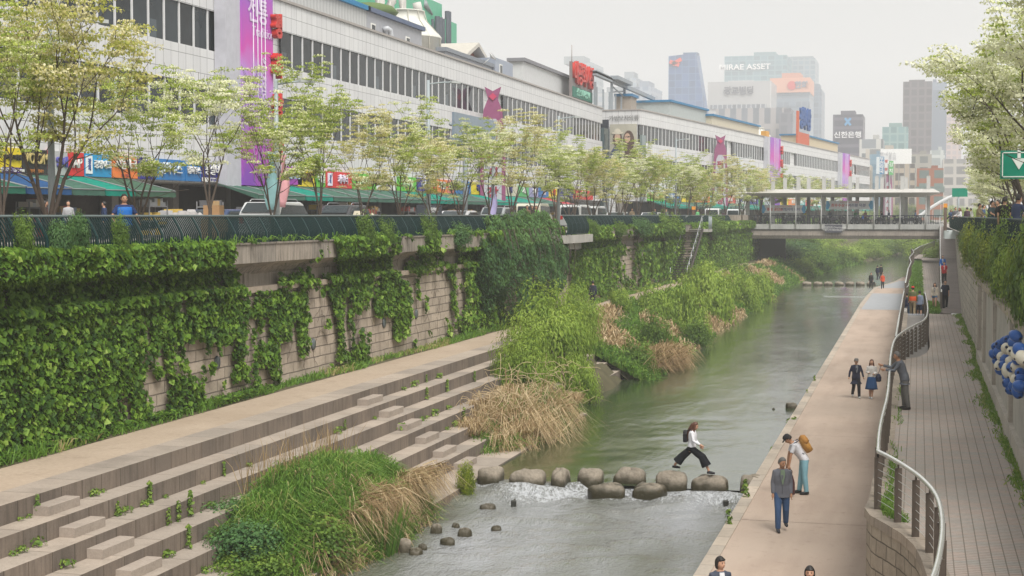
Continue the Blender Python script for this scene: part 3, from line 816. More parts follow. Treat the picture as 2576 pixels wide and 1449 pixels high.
def market(name, label, L, loc, rz, skipf, endface=True, nind=100):
    """long market hall, facade in the local plane x=0, running along +y; z from street"""
    t = thing(name, label, 'building', loc, rz)
    m = MB()
    H = 14.3; D = 24
    z1a, z1b, z2a, z2b = 6.2, 8.4, 10.3, 12.5
    for za, zb in ((2.95, z1a), (z1b, z2a), (z2b, H)): m.box(-D, 0, 0, L, za, zb)
    m.box(-D, -.35, 0, L, z1a, z1b); m.box(-D, -.35, 0, L, z2a, z2b)
    m.box(-D, -3.2, 0, L, 0, 2.95)
    m.build('wall', [MAT_FAC], t)
    m = MB(); m.box(-D - .1, .12, -.1, L + .1, H + .002, H + .16); m.build('parapet_flashing', [MAT_TRIM], t)
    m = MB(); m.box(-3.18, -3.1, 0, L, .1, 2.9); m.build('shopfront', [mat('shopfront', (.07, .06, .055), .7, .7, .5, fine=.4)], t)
    m = MB(); m.box(-3.0, -2.3, 0, .7, 0, 2.95); pm = m.mesh('pillar', [mat_conc('tiled_pillar', (.26, .24, .22), .3, 0, .5)])
    for i in range(int(L / 6.76)): o = bpy.data.objects.new('pillar', pm); link(o, t); o.location = (0, i * 6.76, 0)
    n = int(L / WP)
    cells = [(r, i) for i in range(n) for r in (1, 0) if not skipf(i)]
    def wm(pane2):
        m = MB(); m.box(-.16, -.11, .0, WP - .13, 0, 2.2, 0); m.box(-.115, -.04, WP - .13, WP, 0, 2.2, 1)
        if pane2: m.box(-.108, -.10, .04, WP * .5, .02, .95, 2)
        return m
    LP = mat_glass('window_lower_pane', (.06, .075, .085), .3)
    me = wm(0).mesh('window', [MAT_WIN, MAT_MULL]); me2 = wm(1).mesh('window', [MAT_WIN, MAT_MULL, LP])
    me3 = wm(0).mesh('window', [mat_glass('window_blue', (.05, .10, .22), .3), MAT_MULL])
    rest = MB()
    for q, (r, i) in enumerate(cells):
        z = z2a if r else z1a
        if q < nind:
            o = bpy.data.objects.new('window', me2 if (i * 7 + r * 3) % 5 == 0 else (me3 if (i, r) == (64, 1) else me)); link(o, t); o.location = (0, i * WP, z)
        else: (rest.box(-.16, -.11, i * WP, (i + 1) * WP - .13, z, z + 2.2, 0), rest.box(-.115, -.04, (i + 1) * WP - .13, (i + 1) * WP, z, z + 2.2, 1))
    if rest.v: props(rest.build('window_rows', [MAT_WIN, MAT_MULL], t), kind='stuff')
    return t
FX = -38.0
B1Y0, B1L = 44.5, 143.
ybn0, ybn1 = Yat(600, FX), Yat(697, FX)
skip1 = lambda i: ybn0 - B1Y0 - 1.4 < i * WP < ybn1 - B1Y0 - .4 or Yat(1222, FX) - B1Y0 - 1.2 < i * WP < Yat(1258, FX) - B1Y0
b1 = market('market_hall', 'long white panelled market hall with dark window bands along the street on the left', B1L, (FX, B1Y0, ZS), 0, skip1)
a2 = math.atan2(24.0, 197.0)
B2 = Vector((-33.8, 190.5, ZS))
skip2 = lambda i: i in (27, 28, 55, 56, 57, 96, 97)
b2 = market('market_hall', 'second white market hall further along with a poster on its end wall', 186., B2, -a2, skip2)
def b2p(s, d=0., z=0.):   # along second facade, d metres out
    return Vector((B2.x + s * math.sin(a2) + d * math.cos(a2), B2.y + s * math.cos(a2) - d * math.sin(a2), ZS + z))
def s2(x):                # distance along facade 2 for photo column x
    d = ray(x, 541); # solve B2 + s*u on ray
    ux, uy = math.sin(a2), math.cos(a2)
    den = d.x * uy - d.y * ux
    return -(d.x * B2.y - d.y * B2.x) / den * 1.0
# end wall details of hall 2 : poster, black sign, glass corner
e2 = thing('poster', 'large billboard poster of two women in sunglasses and a hat on the white end wall', 'poster', b2p(0, -2.15, 9.4), -a2)
m = MB(); m.box(-1.75, 1.75, -.14, -.03, -3.4, 3.2); m.build('panel', [mat('poster_ground', (.42, .40, .33), .5, .2, .4)], e2)
def disc(mb, cx, cz, rx, rz_, y, m=0, n=18, th=.02):
    mb.prism([(cx + rx * math.cos(a * 2 * PI / n), cz + rz_ * math.sin(a * 2 * PI / n)) for a in range(n)], y - th, y, 'y', m)
m = MB()
disc(m, -.75, .1, .62, 1.0, -.16, 1); disc(m, -.75, .25, .38, .6, -.18, 0); disc(m, -.75, .85, .75, .18, -.2, 2); disc(m, -.75, 1.05, .42, .35, -.21, 2)
disc(m, .7, -.2, .75, 1.35, -.16, 1); disc(m, .55, .2, .38, .6, -.18, 0); m.box(.2, .9, -.2, -.19, .25, .42, 3)
m.prism([(-1.7, -3.3), (-.2, -3.3), (-.3, -.7), (-1.2, -.9), (-1.7, -1.6)], -.17, -.155, 'y', 4)
m.prism([(-.1, -3.3), (1.7, -3.3), (1.6, -1.2), (1.0, -.8), (.3, -.9)], -.17, -.152, 'y', 1)
m.build('printed_figures', [paint((.55, .36, .26)), paint((.09, .05, .035)), paint((.6, .55, .45)), paint((.01, .01, .01)), paint((.03, .05, .11))], e2).location.z = 1.25
mg = thing('vertical_sign', 'tall black vertical shop sign with a blue diamond and white letters', 'sign', b2p(0, -4.95, 8.6), -a2)
m = MB(); m.box(-.85, .85, -.3, 0, -3.9, 4.6); m.build('board', [paint((.02, .025, .04), .3)], mg)
m = MB(); m.obox((0, -.33, 2.6), .75, .05, .75, 0, 0, 0, PI / 4); m.build('emblem', [paint((.03, .25, .5))], mg)
text('M\nG\nB', 1.3, paint((.7, .72, .75)), (0, -.32, -.4), mg, '-y')
m = MB(); m.box(-4.2, 0, -.1, 0, 10.6, 14.0)
gl = MB(); gl.box(-.02, .3, -.02, 1.6, 2.9, 11.2)
o = gl.build('glass_corner', [mat_glass('corner_glass', (.16, .2, .2), .3)]); o.location = b2p(-.05, 0, 0) ; o.rotation_euler.z = -a2
props(o, 'grey green glass corner strip beside the poster', 'glazing')
m = MB(); m.box(0, .5, 0, 3.6, 0, 11); o = m.build('glass_stairwell', [mat_glass('stair_glass', (.05, .08, .09), .3)]); o.location = (FX - .3, 187.6, ZS + 1)
props(o, 'dark glass stairwell closing the gap between the two market halls', 'glazing')
for k, t_ in enumerate(('가방', '모자', '의류')): text(t_, .75, paint((.2, .2, .2)), b2p(-.12, -3.4 + k * 1.3, 13.3), b2 and None, '-y', rot=-a2).name = 'lettering'
for o in [o for o in COL.objects if o.name.startswith('lettering') and o.parent is None]:
    Mw = b2.matrix_basis.inverted(); o.location = Mw @ o.location; o.rotation_euler.z += a2; o.parent = b2

# purple banners on the facades
def mat_banner():
    m = M('banner_gradient', .6, .3); v = m.pos(); sp = m.n('SeparateXYZ'); m.lk(v, sp.inputs[0])
    n = m.noise(m.sc(v, .5, .35, .18), 1, 2)
    f = m.math('ADD', m.math('MULTIPLY', sp.outputs[2], .068), m.math('MULTIPLY', m.math('SUBTRACT', n, .5), .5))
    m.col(m.ramp(f, [(0, (.17, .045, .36)), (.25, (.22, .06, .42)), (.38, (.40, .06, .38)), (.46, (.33, .17, .5)), (.6, (.44, .27, .62)), (.72, (.56, .07, .4)), (.9, (.36, .10, .48)), (1, (.30, .14, .5))])); return m.m
MAT_BAN = mat_banner(); LIL = paint((.5, .42, .58)); RED = paint((.5, .03, .02), .4); LWH = paint((.62, .5, .68))
def banner(loc, rz, W, full, label, letters=True):
    t = thing('facade_banner', label, 'banner', loc, rz)
    m = MB(); m.box(.02, .7, -1.9, 0, 2.8, 14.3); m.build('pilaster', [paint((.47, .47, .52))], t)
    m = MB(); m.box(.02, .8, 0, W, 2.9, 14.35); m.build('printed_cloth', [MAT_BAN], t)
    m = MB()
    for f in (.34, .48, .6, .72): m.tube([(.84, W * f, 3.2), (.84, W * f, 14.3)], .03, 6)
    m.build('cables', [paint((.6, .58, .65))], t)
    if letters:
        for k, ch in enumerate('평화상가'):
            text(ch, 1.5, RED, (1.0, W + .1, 12.3 - k * 2.35), t, 'x', .35, .06, .8)
        if full:
            text('전통', 1.55, LWH, (.83, W * .5, 12.9), t, 'x', .02, .02); text('Tradition', .8, LWH, (.83, W * .66, 11.8), t, 'x', .02)
            o = text('Wholesale', .95, LWH, (.83, W * .68, 8.4), t, 'x', .02); o.rotation_euler = (PI / 2, -PI / 2, PI / 2)
            text('인사', 1.2, paint((.5, .15, .5)), (.83, W * .55, 4.6), t, 'x', .02)
    return t
banner((FX, Yat(612, FX + .8), ZS), 0, Yat(690, FX + .8) - Yat(612, FX + .8), True, 'tall purple and pink banner with white and red Korean letters on the nearest market hall')
for x0, x1, lab in ((1926, 1951, 'purple banner high on the far market hall, the nearer of its two'), (2110, 2127, 'small distant purple banner at the far end of the market hall')):
    s0, s1_ = s2(x0), s2(x1); p = b2p(s0, 0, 0); banner(p, -a2, s1_ - s0, False, lab)
# bottle shaped ornament towers
def ornament(loc, rz, label, sc_=1.):
    t = thing('ornament_sign', label, 'sign', loc, rz)
    out = [(-1.15, 0), (-1.15, 5.5), (-.85, 9.6), (-.45, 10.6), (-.75, 11.7), (0, 11.3), (.75, 11.7), (.45, 10.6), (.85, 9.6), (1.15, 5.5), (1.15, 0)]
    m = MB(); m.prism([(x, z) for x, z in out], -.3, .3, 'y'); m.build('frame', [paint((.26, .07, .16))], t)
    m = MB(); m.prism([(-.8, .3), (-.8, 5.5), (-.6, 8.2), (-.3, 8.8), (.3, 8.8), (.6, 8.2), (.8, 5.5), (.8, .3)], -.34, .34, 'y'); m.build('panel', [paint((.42, .42, .46))], t)
    m = MB()
    m.obox((0, -.36, 10.8), .5, .1, .5, 0, 0, 0, PI / 4)
    m.build('crest', [paint((.5, .05, .12))], t)
    for k, ch in enumerate('평화시장'): text(ch, 1.15, paint((.3, .02, .05)), (0, -.37, 7.3 - k * 1.75), t, '-y', .05, .03)
    t.scale = (sc_,) * 3
    return t
p = pX(1240, 541, FX + 1.3); ornament((FX + 1.3, p.y, ZS + .2 + 4.3 - 3.4), .25, 'bottle shaped purple sign tower with red Korean letters on the nearer market hall', .98)
p = b2p(s2(1791), 1.2, 1.2); ornament(p, .2, 'bottle shaped purple sign tower on the middle of the second hall', 1.)
p = b2p(s2(2221), 1.2, .6); ornament(p, .2, 'bottle shaped purple sign tower furthest along the street', 1.)

# ---------------------------------------------------------------- roof structures of hall 1
ZR = ZS + 14.3
def roofbox(name, label, cat, x0, x1, X, X2, ztop, matw, trim=None, windows=(), z0=None):
    ya, yb = Yat(x0, X), Yat(x1, X)
    zb = ZR if z0 is None else z0
    t = thing(name, label, cat, (X, ya, zb))
    m = MB(); m.box(X2 - X, 0, 0, yb - ya, 0, ztop - zb); m.build('wall', [matw], t)
    if trim: m = MB(); m.box(X2 - X - .2, .25, -.3, yb - ya + .3, ztop - zb, ztop - zb + .35); m.build('roof_edge', [trim], t)
    for (f, h0, h1) in windows:
        y = f * (yb - ya); m = MB(); m.box(.0, .06, y - .5, y + .5, h0, h1); w_ = m.build('window', [paint((.7, .7, .66))], t)
        m = MB(); m.box(.062, .08, y - .38, y + .38, h0 + .12, h1 - .12); m.build('pane', [MAT_WIN], w_)
    return t
def corr(name, c, per=.25):
    m = M(name, .5, .4); v = m.pos(); sp = m.n('SeparateXYZ'); m.lk(v, sp.inputs[0])
    wv = m.math('SINE', m.math('MULTIPLY', sp.outputs[1], 2 * PI / per)); f = m.ramp(wv, [(.0, sc3(c, .8)), (.6, c)]); m.col(m.mix(.8, c, f)); m.bump(wv, .5, .03); return m.m
X1 = FX - 3
roofbox('rooftop_shed', 'light ribbed rooftop shed with a bright blue eave above the near market hall', 'shed', 700, 924, X1, X1 - 8, 23.2, corr('ribbed_grey', (.47, .48, .48), .6), paint((.01, .17, .36)))
roofbox('rooftop_shed', 'smooth blue grey rooftop shed with two narrow windows and a slate eave', 'shed', 925, 1062, X1, X1 - 8, 23.2, flat('grey_render', (.33, .34, .37)), paint((.09, .12, .2)), ((.1, .2, 1.7), (.72, .0, 1.6)))
def pipe(x, X, z, pts, r, c, label, cat='pipe'):
    p = pX(x, 541, X); m = MB(); m.tube(pts, r, 10); o = m.build('vent_pipe', [c]); o.location = (X, p.y, z); return props(o, label, cat)
pipe(985, X1 + .4, ZR, [(0, 0, -.2), (0, 0, 1.1), (0, -.2, 1.5), (-.1, -.55, 1.6), (-.4, -.7, 1.5)], .22, paint((.45, .47, .5), .3), 'silver bent vent pipe in front of the blue grey shed')
pipe(1030, X1 + .5, ZR, [(0, 0, -.2), (0, 0, .6), (0, -.15, .85), (0, -.5, .9)], .13, paint((.7, .33, .02)), 'orange bent pipe at the end of the blue grey shed')
# cooling towers
MAT_CT = flat('cooling_tower_white', (.60, .60, .55), .5)
def ctower(x, X, z0, zsh, ztop, rmax, rtop, label, c=None):
    p = pX(x, 541, X); t = thing('cooling_tower', label, 'cooling tower', (X, p.y, z0)); h = zsh - z0; H = ztop - z0
    m = MB(); m.lathe((0, 0, 0), [(rmax, 0), (rmax, h * .96), (rmax * 1.02, h * .97), (rmax * 1.02, h), (rmax * .97, h + .1 * (H - h)), (rmax * .87, h + .25 * (H - h)), (rtop * 1.15, h + .62 * (H - h)), (rtop * 1.02, h + .75 * (H - h)), (rtop, H), (rtop * 1.03, H), (rtop * 1.03, H + .1), (rtop * .9, H + .1)], 32)
    m.build('shell', [c or MAT_CT], t)
    m = MB()
    for k in range(12):
        a = k * PI / 6; m.tube([(rmax * 1.01 * math.cos(a), rmax * 1.01 * math.sin(a), 0), (rmax * 1.01 * math.cos(a), rmax * 1.01 * math.sin(a), h), (rmax * .88 * math.cos(a), rmax * .88 * math.sin(a), h + .25 * (H - h)), (rtop * 1.17 * math.cos(a), rtop * 1.17 * math.sin(a), h + .62 * (H - h)), (rtop * 1.02 * math.cos(a), rtop * 1.02 * math.sin(a), H)], .035, 5)
    m.build('ribs', [flat('rib', (.42, .40, .34))], t); return t
ctower(1017, -44.5, ZR, 23.3, 25.6, 3.35, 1.85, 'large white cooling tower rising behind the blue grey rooftop shed')
ctower(1694, -38.0, ZR - .2, 22.9, 25.0, 3.6, 1.9, 'broad pale green cooling tower on the roof of the second hall', flat('ct_pale', (.56, .6, .53), .5))
ctower(1905, -29, ZR - .2, 22.1, 23.7, 2.4, 1.1, 'small white cooling tower further along the second hall roof')
# green plant tower
X2_ = -50
gy = Yat(1069, X2_)
t = thing('green_plant_tower', 'green clad rooftop plant tower on a red brick base with dark pipes', 'tower', (X2_, gy, ZR))
GR = flat('green_cladding', (.10, .38, .24), .5); BRK = mat_blocks('red_brick', (.30, .10, .065), 'yz0', .3, .1, .3, .008, 0, (.2, .12, .1))
def yx(x): return Yat(x, X2_) - gy
m = MB(); m.box(-5, 0, yx(1000), yx(1113), 6.0, 9.6); m.box(-5, .4, yx(1112), yx(1141), 5.2, 8.0); m.box(-7, -2, yx(870), yx(950), 6.5, 11); m.build('green_cladding', [GR], t)
m = MB(); m.box(-4.6, -.3, yx(1040), yx(1131), 0, 6.2); m.build('brick_base', [BRK], t)
m = MB()
for k, (x, r) in enumerate(((1078, .15), (1090, .3), (1097, .3), (1105, .2), (1115, .28), (1119, .28))): m.tube([(.5, yx(x), 0), (.5, yx(x), 7.9 + (k > 3) * 1 - (k == 0) * .5)], r, 8)
m.build('pipes', [paint((.06, .07, .085))], t)
m = MB(); m.tube([(-1, yx(1090), 9), (-1, yx(1090), 13)], .06, 6); m.tube([(0, yx(1068), 8.9), (0, yx(1074), 8.6), (0, yx(1088), 8.1)], [.4, .3, .12], 8); m.build('mast', [paint((.25, .27, .28))], t)
# wrapped statues and mushroom shaped roof tree
for k, (x, h) in enumerate(((955, 4.0), (985, 4.6), (1015, 4.8), (1050, 4.2))):
    m = MB(); rr = random.Random(k)
    pts = [(rr.uniform(-.2, .2), rr.uniform(-.3, .3), i * h / 7) for i in range(8)]
    m.tube(pts, [.3 + .2 * rr.random() for _ in range(8)], 7); m.tube([(0, .7, 0), (.1, .5, h * .9)], .07, 5); m.tube([(0, -.7, 0), (.1, -.4, h * .8)], .05, 5)
    o = m.build('wrapped_frame', [paint((.55, .53, .5))]); o.location = (-46.5, Yat(x, -46.5), 23.6)
    props(o, ['leftmost', 'second', 'third', 'rightmost'][k] + ' of the pale wrapped roof frames above the cooling tower', 'frame', 'wrapped frames on the roof')
p = pX(930, 27, -46); m = MB(); m.lathe((0, 0, 0), [(.1, 0), (2.2, .1), (2.5, .45), (2.0, .95), (1., 1.2), (.05, 1.25)], 20); m.tube([(0, 0, .2), (.2, .3, -1.6)], .12, 6); m.tube([(0, .8, .2), (.2, .4, -1.6)], .09, 6)
o = m.build('roof_tree', [paint((.10, .15, .05), .9)]); o.location = p - Vector((0, 0, .6)); props(o, 'flat topped clipped pine on the roof beside the green tower', 'tree')
# brick gable house, containers, long panel
X3 = -43
ya, yb, yc = Yat(1135, X3), Yat(1255, X3), Yat(1317, X3)
t = thing('rooftop_house', 'red brick gabled house on the market roof with pale broad eaves', 'house', (X3, ya, ZR))
sG = 2300 - 1181; sg = sG * .967 / 43
zg = (541 - 117) / sg + CAMZ - ZR; ze = (541 - 143) / ((2300 - 1125) * .967 / 43) + CAMZ - ZR
ym = Yat(1181, X3) - ya; W1 = yb - ya
rz_ = lambda y: zg - abs(y - ym) * .36
m = MB(); m.prism([(0, 0), (W1 + 6, 0), (W1 + 6, rz_(W1 + 6) - .3), (ym, zg - .3), (0, rz_(0) - .3)], -8, 0, 'x'); m.build('wall', [BRK], t)
m = MB(); m.prism([(-1.2, rz_(-1.2) - .3), (ym, zg - .3), (W1 + 7, rz_(W1 + 7) - .3), (W1 + 7, rz_(W1 + 7) + .05), (ym, zg + .1), (-1.2, rz_(-1.2) + .05)], -8.5, 1., 'x'); m.build('roof', [flat('eave_plaster', (.50, .47, .42))], t)
m = MB(); m.lathe((-2, ym + 7, zg - 2.5), [(.3, 0), (.3, .8), (.45, .85), (.45, 1.1), (.2, 1.4)], 10); m.build('chimney', [paint((.22, .08, .07))], t)
roofbox('rooftop_cabin', 'pale blue grey cabin in front of the brick gable', 'cabin', 1120, 1240, -40.5, -43, ZR + 1.3, flat('cabin_grey', (.36, .39, .44)), flat('cabin_roof', (.2, .22, .25)))
roofbox('rooftop_cabin', 'blue grey container cabin with a dark window right of the gable', 'cabin', 1246, 1290, -40.2, -42.5, ZR + 2.3, corr('container', (.32, .36, .44), .4), None, ((.3, .6, 1.8),))
roofbox('rooftop_screen', 'long pale grey roof screen wall running up to the red sign', 'screen', 1316, 1438, -40.0, -41.5, ZR + 2.9, flat('screen_panel', (.52, .53, .54), .5), flat('screen_edge', (.2, .2, .22)))
m = MB(); m.tube([(0, 0, 0), (0, 0, .9)], .04, 6); m.lathe((0, .1, 1.), [(.05, 0), (.45, .25), (.5, .3), (.04, .08)], 14)
o = m.build('satellite_dish', [paint((.6, .6, .6))]); o.location = (-40.3, Yat(1214, -40.3), ZR + 1.2); o.rotation_euler = (0, .9, 0); props(o, 'small white satellite dish on the pale cabin roof', 'satellite dish')
# red rooftop sign
sy0, sy1 = Yat(1440, -38.5), Yat(1491, -38.5)
t = thing('rooftop_sign', 'rooftop sign with tall red Korean letters over a dark green strip', 'sign', (-38.4, sy0, ZR))
m = MB(); m.box(-.5, -.2, 0, sy1 - sy0, .2, 4.5); m.build('board', [paint((.20, .17, .17))], t)
m = MB(); m.box(-.2, -.1, .3, sy1 - sy0 - .3, .5, 1.7); m.build('green_strip', [paint((.015, .14, .10))], t)
Ls = (sy1 - sy0) / 5.2
for k, ch in enumerate('대평화시장'): text(ch, 2.9, RED, (-.1, Ls * (k + .65), 3.15), t, 'x', .4, .03, .95)
text('전통 도매 시장 안내', 1.0, paint((.25, .5, .4)), (-.05, (sy1 - sy0) * .5, 1.1), t, 'x', .1, .0, .9)
m = MB()
for k in range(6): m.tube([(-.3, Ls * (k + .2), 4.4), (-.3, Ls * (k + .2), 4.9)], .04, 5)
m.tube([(-.3, .4, 4.4), (-.3, .4, 6.4)], .05, 5); m.build('stay_rods', [paint((.35, .3, .3))], t)
# steel gantry behind
pg = pX(1560, 541, -40)
t = thing('steel_gantry', 'open steel lift gantry with a long horizontal beam behind the poster', 'gantry', (-38, Yat(1545, -38) , ZR))
y0g = t.location.y
def gx(x): return Yat(x, -38) - y0g
sG2 = (2300 - 1560) * .967 / 38
hz = lambda y, x: (541 - y) / ((2300 - x) * .967 / 38) + CAMZ - ZR
m = MB(); m.box(-.25, .25, gx(1495), gx(1540), hz(198, 1520) - .2, hz(198, 1520) + .2); m.box(-.25, .25, gx(1495), gx(1643), hz(219, 1560) - .25, hz(219, 1560) + .25)
m.box(-1, 1, gx(1535), gx(1572), hz(215, 1555), hz(206, 1555)); 
for x in (1538, 1570, 1496): m.box(-.15, .15, gx(x) - .15, gx(x) + .15, 0, hz(212, x))
m.tube([(0, gx(1538), hz(222, 1538)), (0, gx(1570), hz(250, 1570))], .1, 5); m.tube([(0, gx(1570), hz(222, 1538)), (0, gx(1538), hz(250, 1570))], .1, 5)
for k in range(7): m.box(-.1, .1, gx(1500) + k * 4, gx(1500) + k * 4 + .12, 0, hz(240, 1540))
m.build('frame', [paint((.27, .3, .33))], t)
roofbox('rooftop_block', 'low brown lift block on the corner of the second hall', 'block', 1586, 1600, -37, -39, ZR + 2.6, flat('lift_brown', (.3, .26, .22)), paint((.03, .15, .3)))
# hall 2 roof bits
def on2(s, d, z): return b2p(s, d, z)
def box2(name, label, cat, x0, x1, d0, d1, h, c, trim=None, zb=14.3):
    s0, s1_ = s2(x0), s2(x1); t = thing(name, label, cat, b2p(s0, d1, zb), -a2)
    m = MB(); m.box(d0 - d1, 0, 0, s1_ - s0, 0, h); m.build('wall', [c], t)
    if trim: m = MB(); m.box(d0 - d1 - .3, .3, -.3, s1_ - s0 + .3, h, h + .3); m.build('roof_edge', [trim], t)
    return t
BLUE = paint((.02, .16, .32))
box2('rooftop_shed', 'grey roof shed with a blue edge behind the broad cooling tower', 'shed', 1752, 1840, -9, -4, 3.0, flat('shed_grey2', (.36, .4, .4)), BLUE)
box2('rooftop_shed', 'cream roof shed with a bright blue roof near the small cooling tower', 'shed', 1838, 1950, -8, -3, 2.2, flat('shed_cream', (.5, .46, .36)), BLUE)
box2('roof_unit', 'orange roof unit on the second hall', 'unit', 1955, 1962, -3, -2, 1.6, paint((.6, .3, .04)))
box2('rooftop_shed', 'low cream shed with a thin blue roof beyond the small red sign', 'shed', 2052, 2140, -7, -3, 2.6, flat('shed_cream2', (.52, .44, .30)), BLUE)
t = thing('rooftop_sign', 'small rooftop sign with blue letters on an orange red base', 'sign', b2p(s2(2022), -1, 14.3), -a2)
m = MB(); m.box(-.3, 0, 0, 10, 0, 2.6); m.box(-.3, 0, -1.5, 0, 0, 6.5); m.build('base', [paint((.5, .1, .04))], t)
for k in range(4): text('평화시장'[k], 4.4, paint((.03, .09, .28)), (.1, 1.6 + k * 2.5, 5.0), t, 'x', .3, .15, .8)

# ---------------------------------------------------------------- the far city
def mat_tower(name, c, c2, bw, bh, frac=.35, rough=.35):
    m = M(name, rough, .4); v = m.pos()
    sp = m.n('SeparateXYZ'); m.lk(v, sp.inputs[0]); ad = m.math('ADD', sp.outputs[0], sp.outputs[1])
    cb = m.n('CombineXYZ'); m.lk(ad, cb.inputs[0]); m.lk(sp.outputs[2], cb.inputs[1])
    br = m.n('TexBrick', _offset=0.); m.lk(cb.outputs[0], br.inputs['Vector'])
    br.inputs['Scale'].default_value = 1; br.inputs['Brick Width'].default_value = bw; br.inputs['Row Height'].default_value = bh
    br.inputs['Mortar Size'].default_value = min(bw, bh) * frac * .5; br.inputs['Mortar Smooth'].default_value = .1
    br.inputs['Color1'].default_value = sc3(c2, .75) + (1,); br.inputs['Color2'].default_value = sc3(c2, 1.2) + (1,); br.inputs['Mortar'].default_value = c + (1,)
    m.col(br.outputs[0]); return m.m
def tower(x0, x1, yt, dist, wallc, winc, label, cat='tower', name='office_tower', bw=3.2, bh=3.8, frac=.35, bands=None, depth=None, rz=0., poly=None, roof=None, side=None, xs=None):
    """box tower: photo columns x0-x1, top row yt, at `dist` metres along +Y"""
    a = pY(x0, 541, dist); b = pY(x1, 541, dist); W = b.x - a.x; zt = pY((x0 + x1) / 2, yt, dist).z
    t = thing(name, label, cat, (a.x, dist, ZS - .1)); H = zt - ZS + .1; dp = depth or W * .7
    mt = mat_tower('tower_facade', wallc, winc, bw, bh, frac)
    m = MB()
    if poly: m.prism([(px * W, pz_ * H) for px, pz_ in poly], 0, dp, 'y')
    else: m.box(0, W, 0, dp, 0, H)
    m.build('body', [mt], t)
    if bands:
        m = MB(); n = int(H / bands)
        x1b = W if not poly else W * .98
        for i in range(2, n): m.box(-.3, x1b + .3, -.4, dp * .3, i * bands, i * bands + bands * .42)
        m.build('floor_bands', [flat('band', sc3(winc, 1.), .3)], t)
    rb = roof if roof is not None else (.25, .75, .05)
    if rb: m = MB(); m.box(W * rb[0], W * rb[1], dp * .2, dp * .7, H + .01, H * (1 + rb[2])); m.build('roof_block', [flat('roofblock', sc3(wallc, .8), .6)], t)
    return t, W, H
G = lambda a: (a, a, a)
# blue slanted glass tower
t, W, H = tower(1680, 1778, 134, 900, (.12, .2, .34), (.06, .12, .26), 'blue glass tower with a slanted right side and a red emblem', bw=4, bh=4, frac=.12, poly=[(0, 0), (1, 0), (1, .55), (.7, 1), (0, .985)], roof=(.35, .72, .008), bands=None)
m = MB(); m.box(0, W * 1.0, -.8, -.1, 0, H * .5)
m.build('lower_facade', [mat_tower('slat', (.4, .42, .45), (.12, .18, .28), 7, 22, .5)], t)
m = MB(); m.obox((W * .16, -.9, H * .94), 6, .5, 2.2, 0, 0, 0, .4); m.obox((W * .22, -.9, H * .95), 6, .5, 2.2, 0, 0, 0, -.5); m.build('emblem', [paint((.7, .08, .04))], t)
t, W, H = tower(1820, 1976, 140, 1300, (.18, .3, .33), (.10, .2, .24), 'wide pale blue glass tower with white lettering along its top', bw=6, bh=4.2, frac=.25, roof=(.45, .8, .03), depth=60)
text('MIRAE ASSET', H * .048, paint((.85, .85, .85)), (W * .33, -1.0, H * .93), t, '-y', .5, .1, 1.15); 
t, W, H = tower(1975, 2047, 147, 1350, (.24, .3, .33), (.12, .2, .25), 'pale glass tower right of the lettered one, with an open crown frame', bw=5, bh=4.2, frac=.3, roof=(.05, .9, .02), depth=50)
t, W, H = tower(1778, 1937, 205, 980, (.60, .60, .60), (.5, .5, .5), 'white bank tower with dark window strips and small black Korean letters', bw=40, bh=60, frac=.02, roof=(.3, .7, .015), depth=40)
m = MB()
for k in range(5): m.box(W * .0 + 2, W * .93, -.6, -.1, H * (.50 + k * .075), H * (.50 + k * .075) + 2.6)
m.build('window_strips', [mat_tower('strip', (.4, .42, .44), (.12, .14, .17), 3, 4, .25)], t)
text('광교빌딩', H * .06, paint((.1, .1, .12)), (W * .5, -.8, H * .93), t, '-y', .4, .2)
t, W, H = tower(1937, 2033, 198, 1050, (.62, .30, .2), (.2, .26, .32), 'salmon and grey striped tower with a red roundel at the top', bw=80, bh=4.2, frac=.01, bands=8.2, roof=None, depth=45)
for o in t.children:
    if o.name.startswith('floor_bands'): o.data.materials[0] = mat_tower('blue_band', (.2, .25, .3), (.16, .21, .27), 4, 9, .2)
m = MB(); m.box(-.6, W + .6, -1.2, 40, H * .9, H + .5); m.build('top_band', [flat('salmon', (.66, .33, .22))], t)
m = MB(); m.prism([(W * .55 + 3 * math.cos(a * PI / 8), H * .95 + 3 * math.sin(a * PI / 8)) for a in range(16)], -1.7, -1.3, 'y'); m.build('roundel', [paint((.6, .05, .04))], t)
text('한화', 5, paint((.2, .2, .25)), (W * .8, -1.5, H * .95), t, '-y', .4, .2)
tower(1800, 1975, 272, 820, (.33, .31, .31), (.13, .15, .18), 'broad grey brown office block with vertical fins in front of the white tower', bw=6, bh=24, frac=.5, depth=45, roof=(.0, .95, .01))
tower(1958, 1992, 283, 800, (.14, .14, .17), (.10, .11, .14), 'dark side wing of the broad grey brown office block', 'building', 'office_block', bw=5, bh=6, depth=40, roof=None)
t, W, H = tower(2030, 2066, 225, 1150, (.17, .22, .28), (.11, .15, .2), 'slim blue grey tower flaring out at its foot', bw=4, bh=4, frac=.2, poly=[(0, 0), (1.6, 0), (1.12, .43), (.95, .5), (.95, 1), (0, 1)], roof=None, depth=40)
t, W, H = tower(2093, 2168, 288, 700, (.115, .105, .14), (.055, .055, .085), 'dark slab tower with a blue emblem and white Korean letters', bw=60, bh=4, frac=.35, roof=(.24, .72, .045), depth=30)
m = MB(); m.obox((W * .5, -.4, H * .93), 4, .4, 1.0, 0, 0, 0, .9); m.obox((W * .5, -.5, H * .93), 4, .4, 1.0, 0, 0, 0, -.9); m.build('emblem', [paint((.08, .3, .55))], t)
text('신한은행', 3.0, paint((.8, .8, .82)), (W * .5, -.5, H * .8), t, '-y', .3, .05, 1.1)
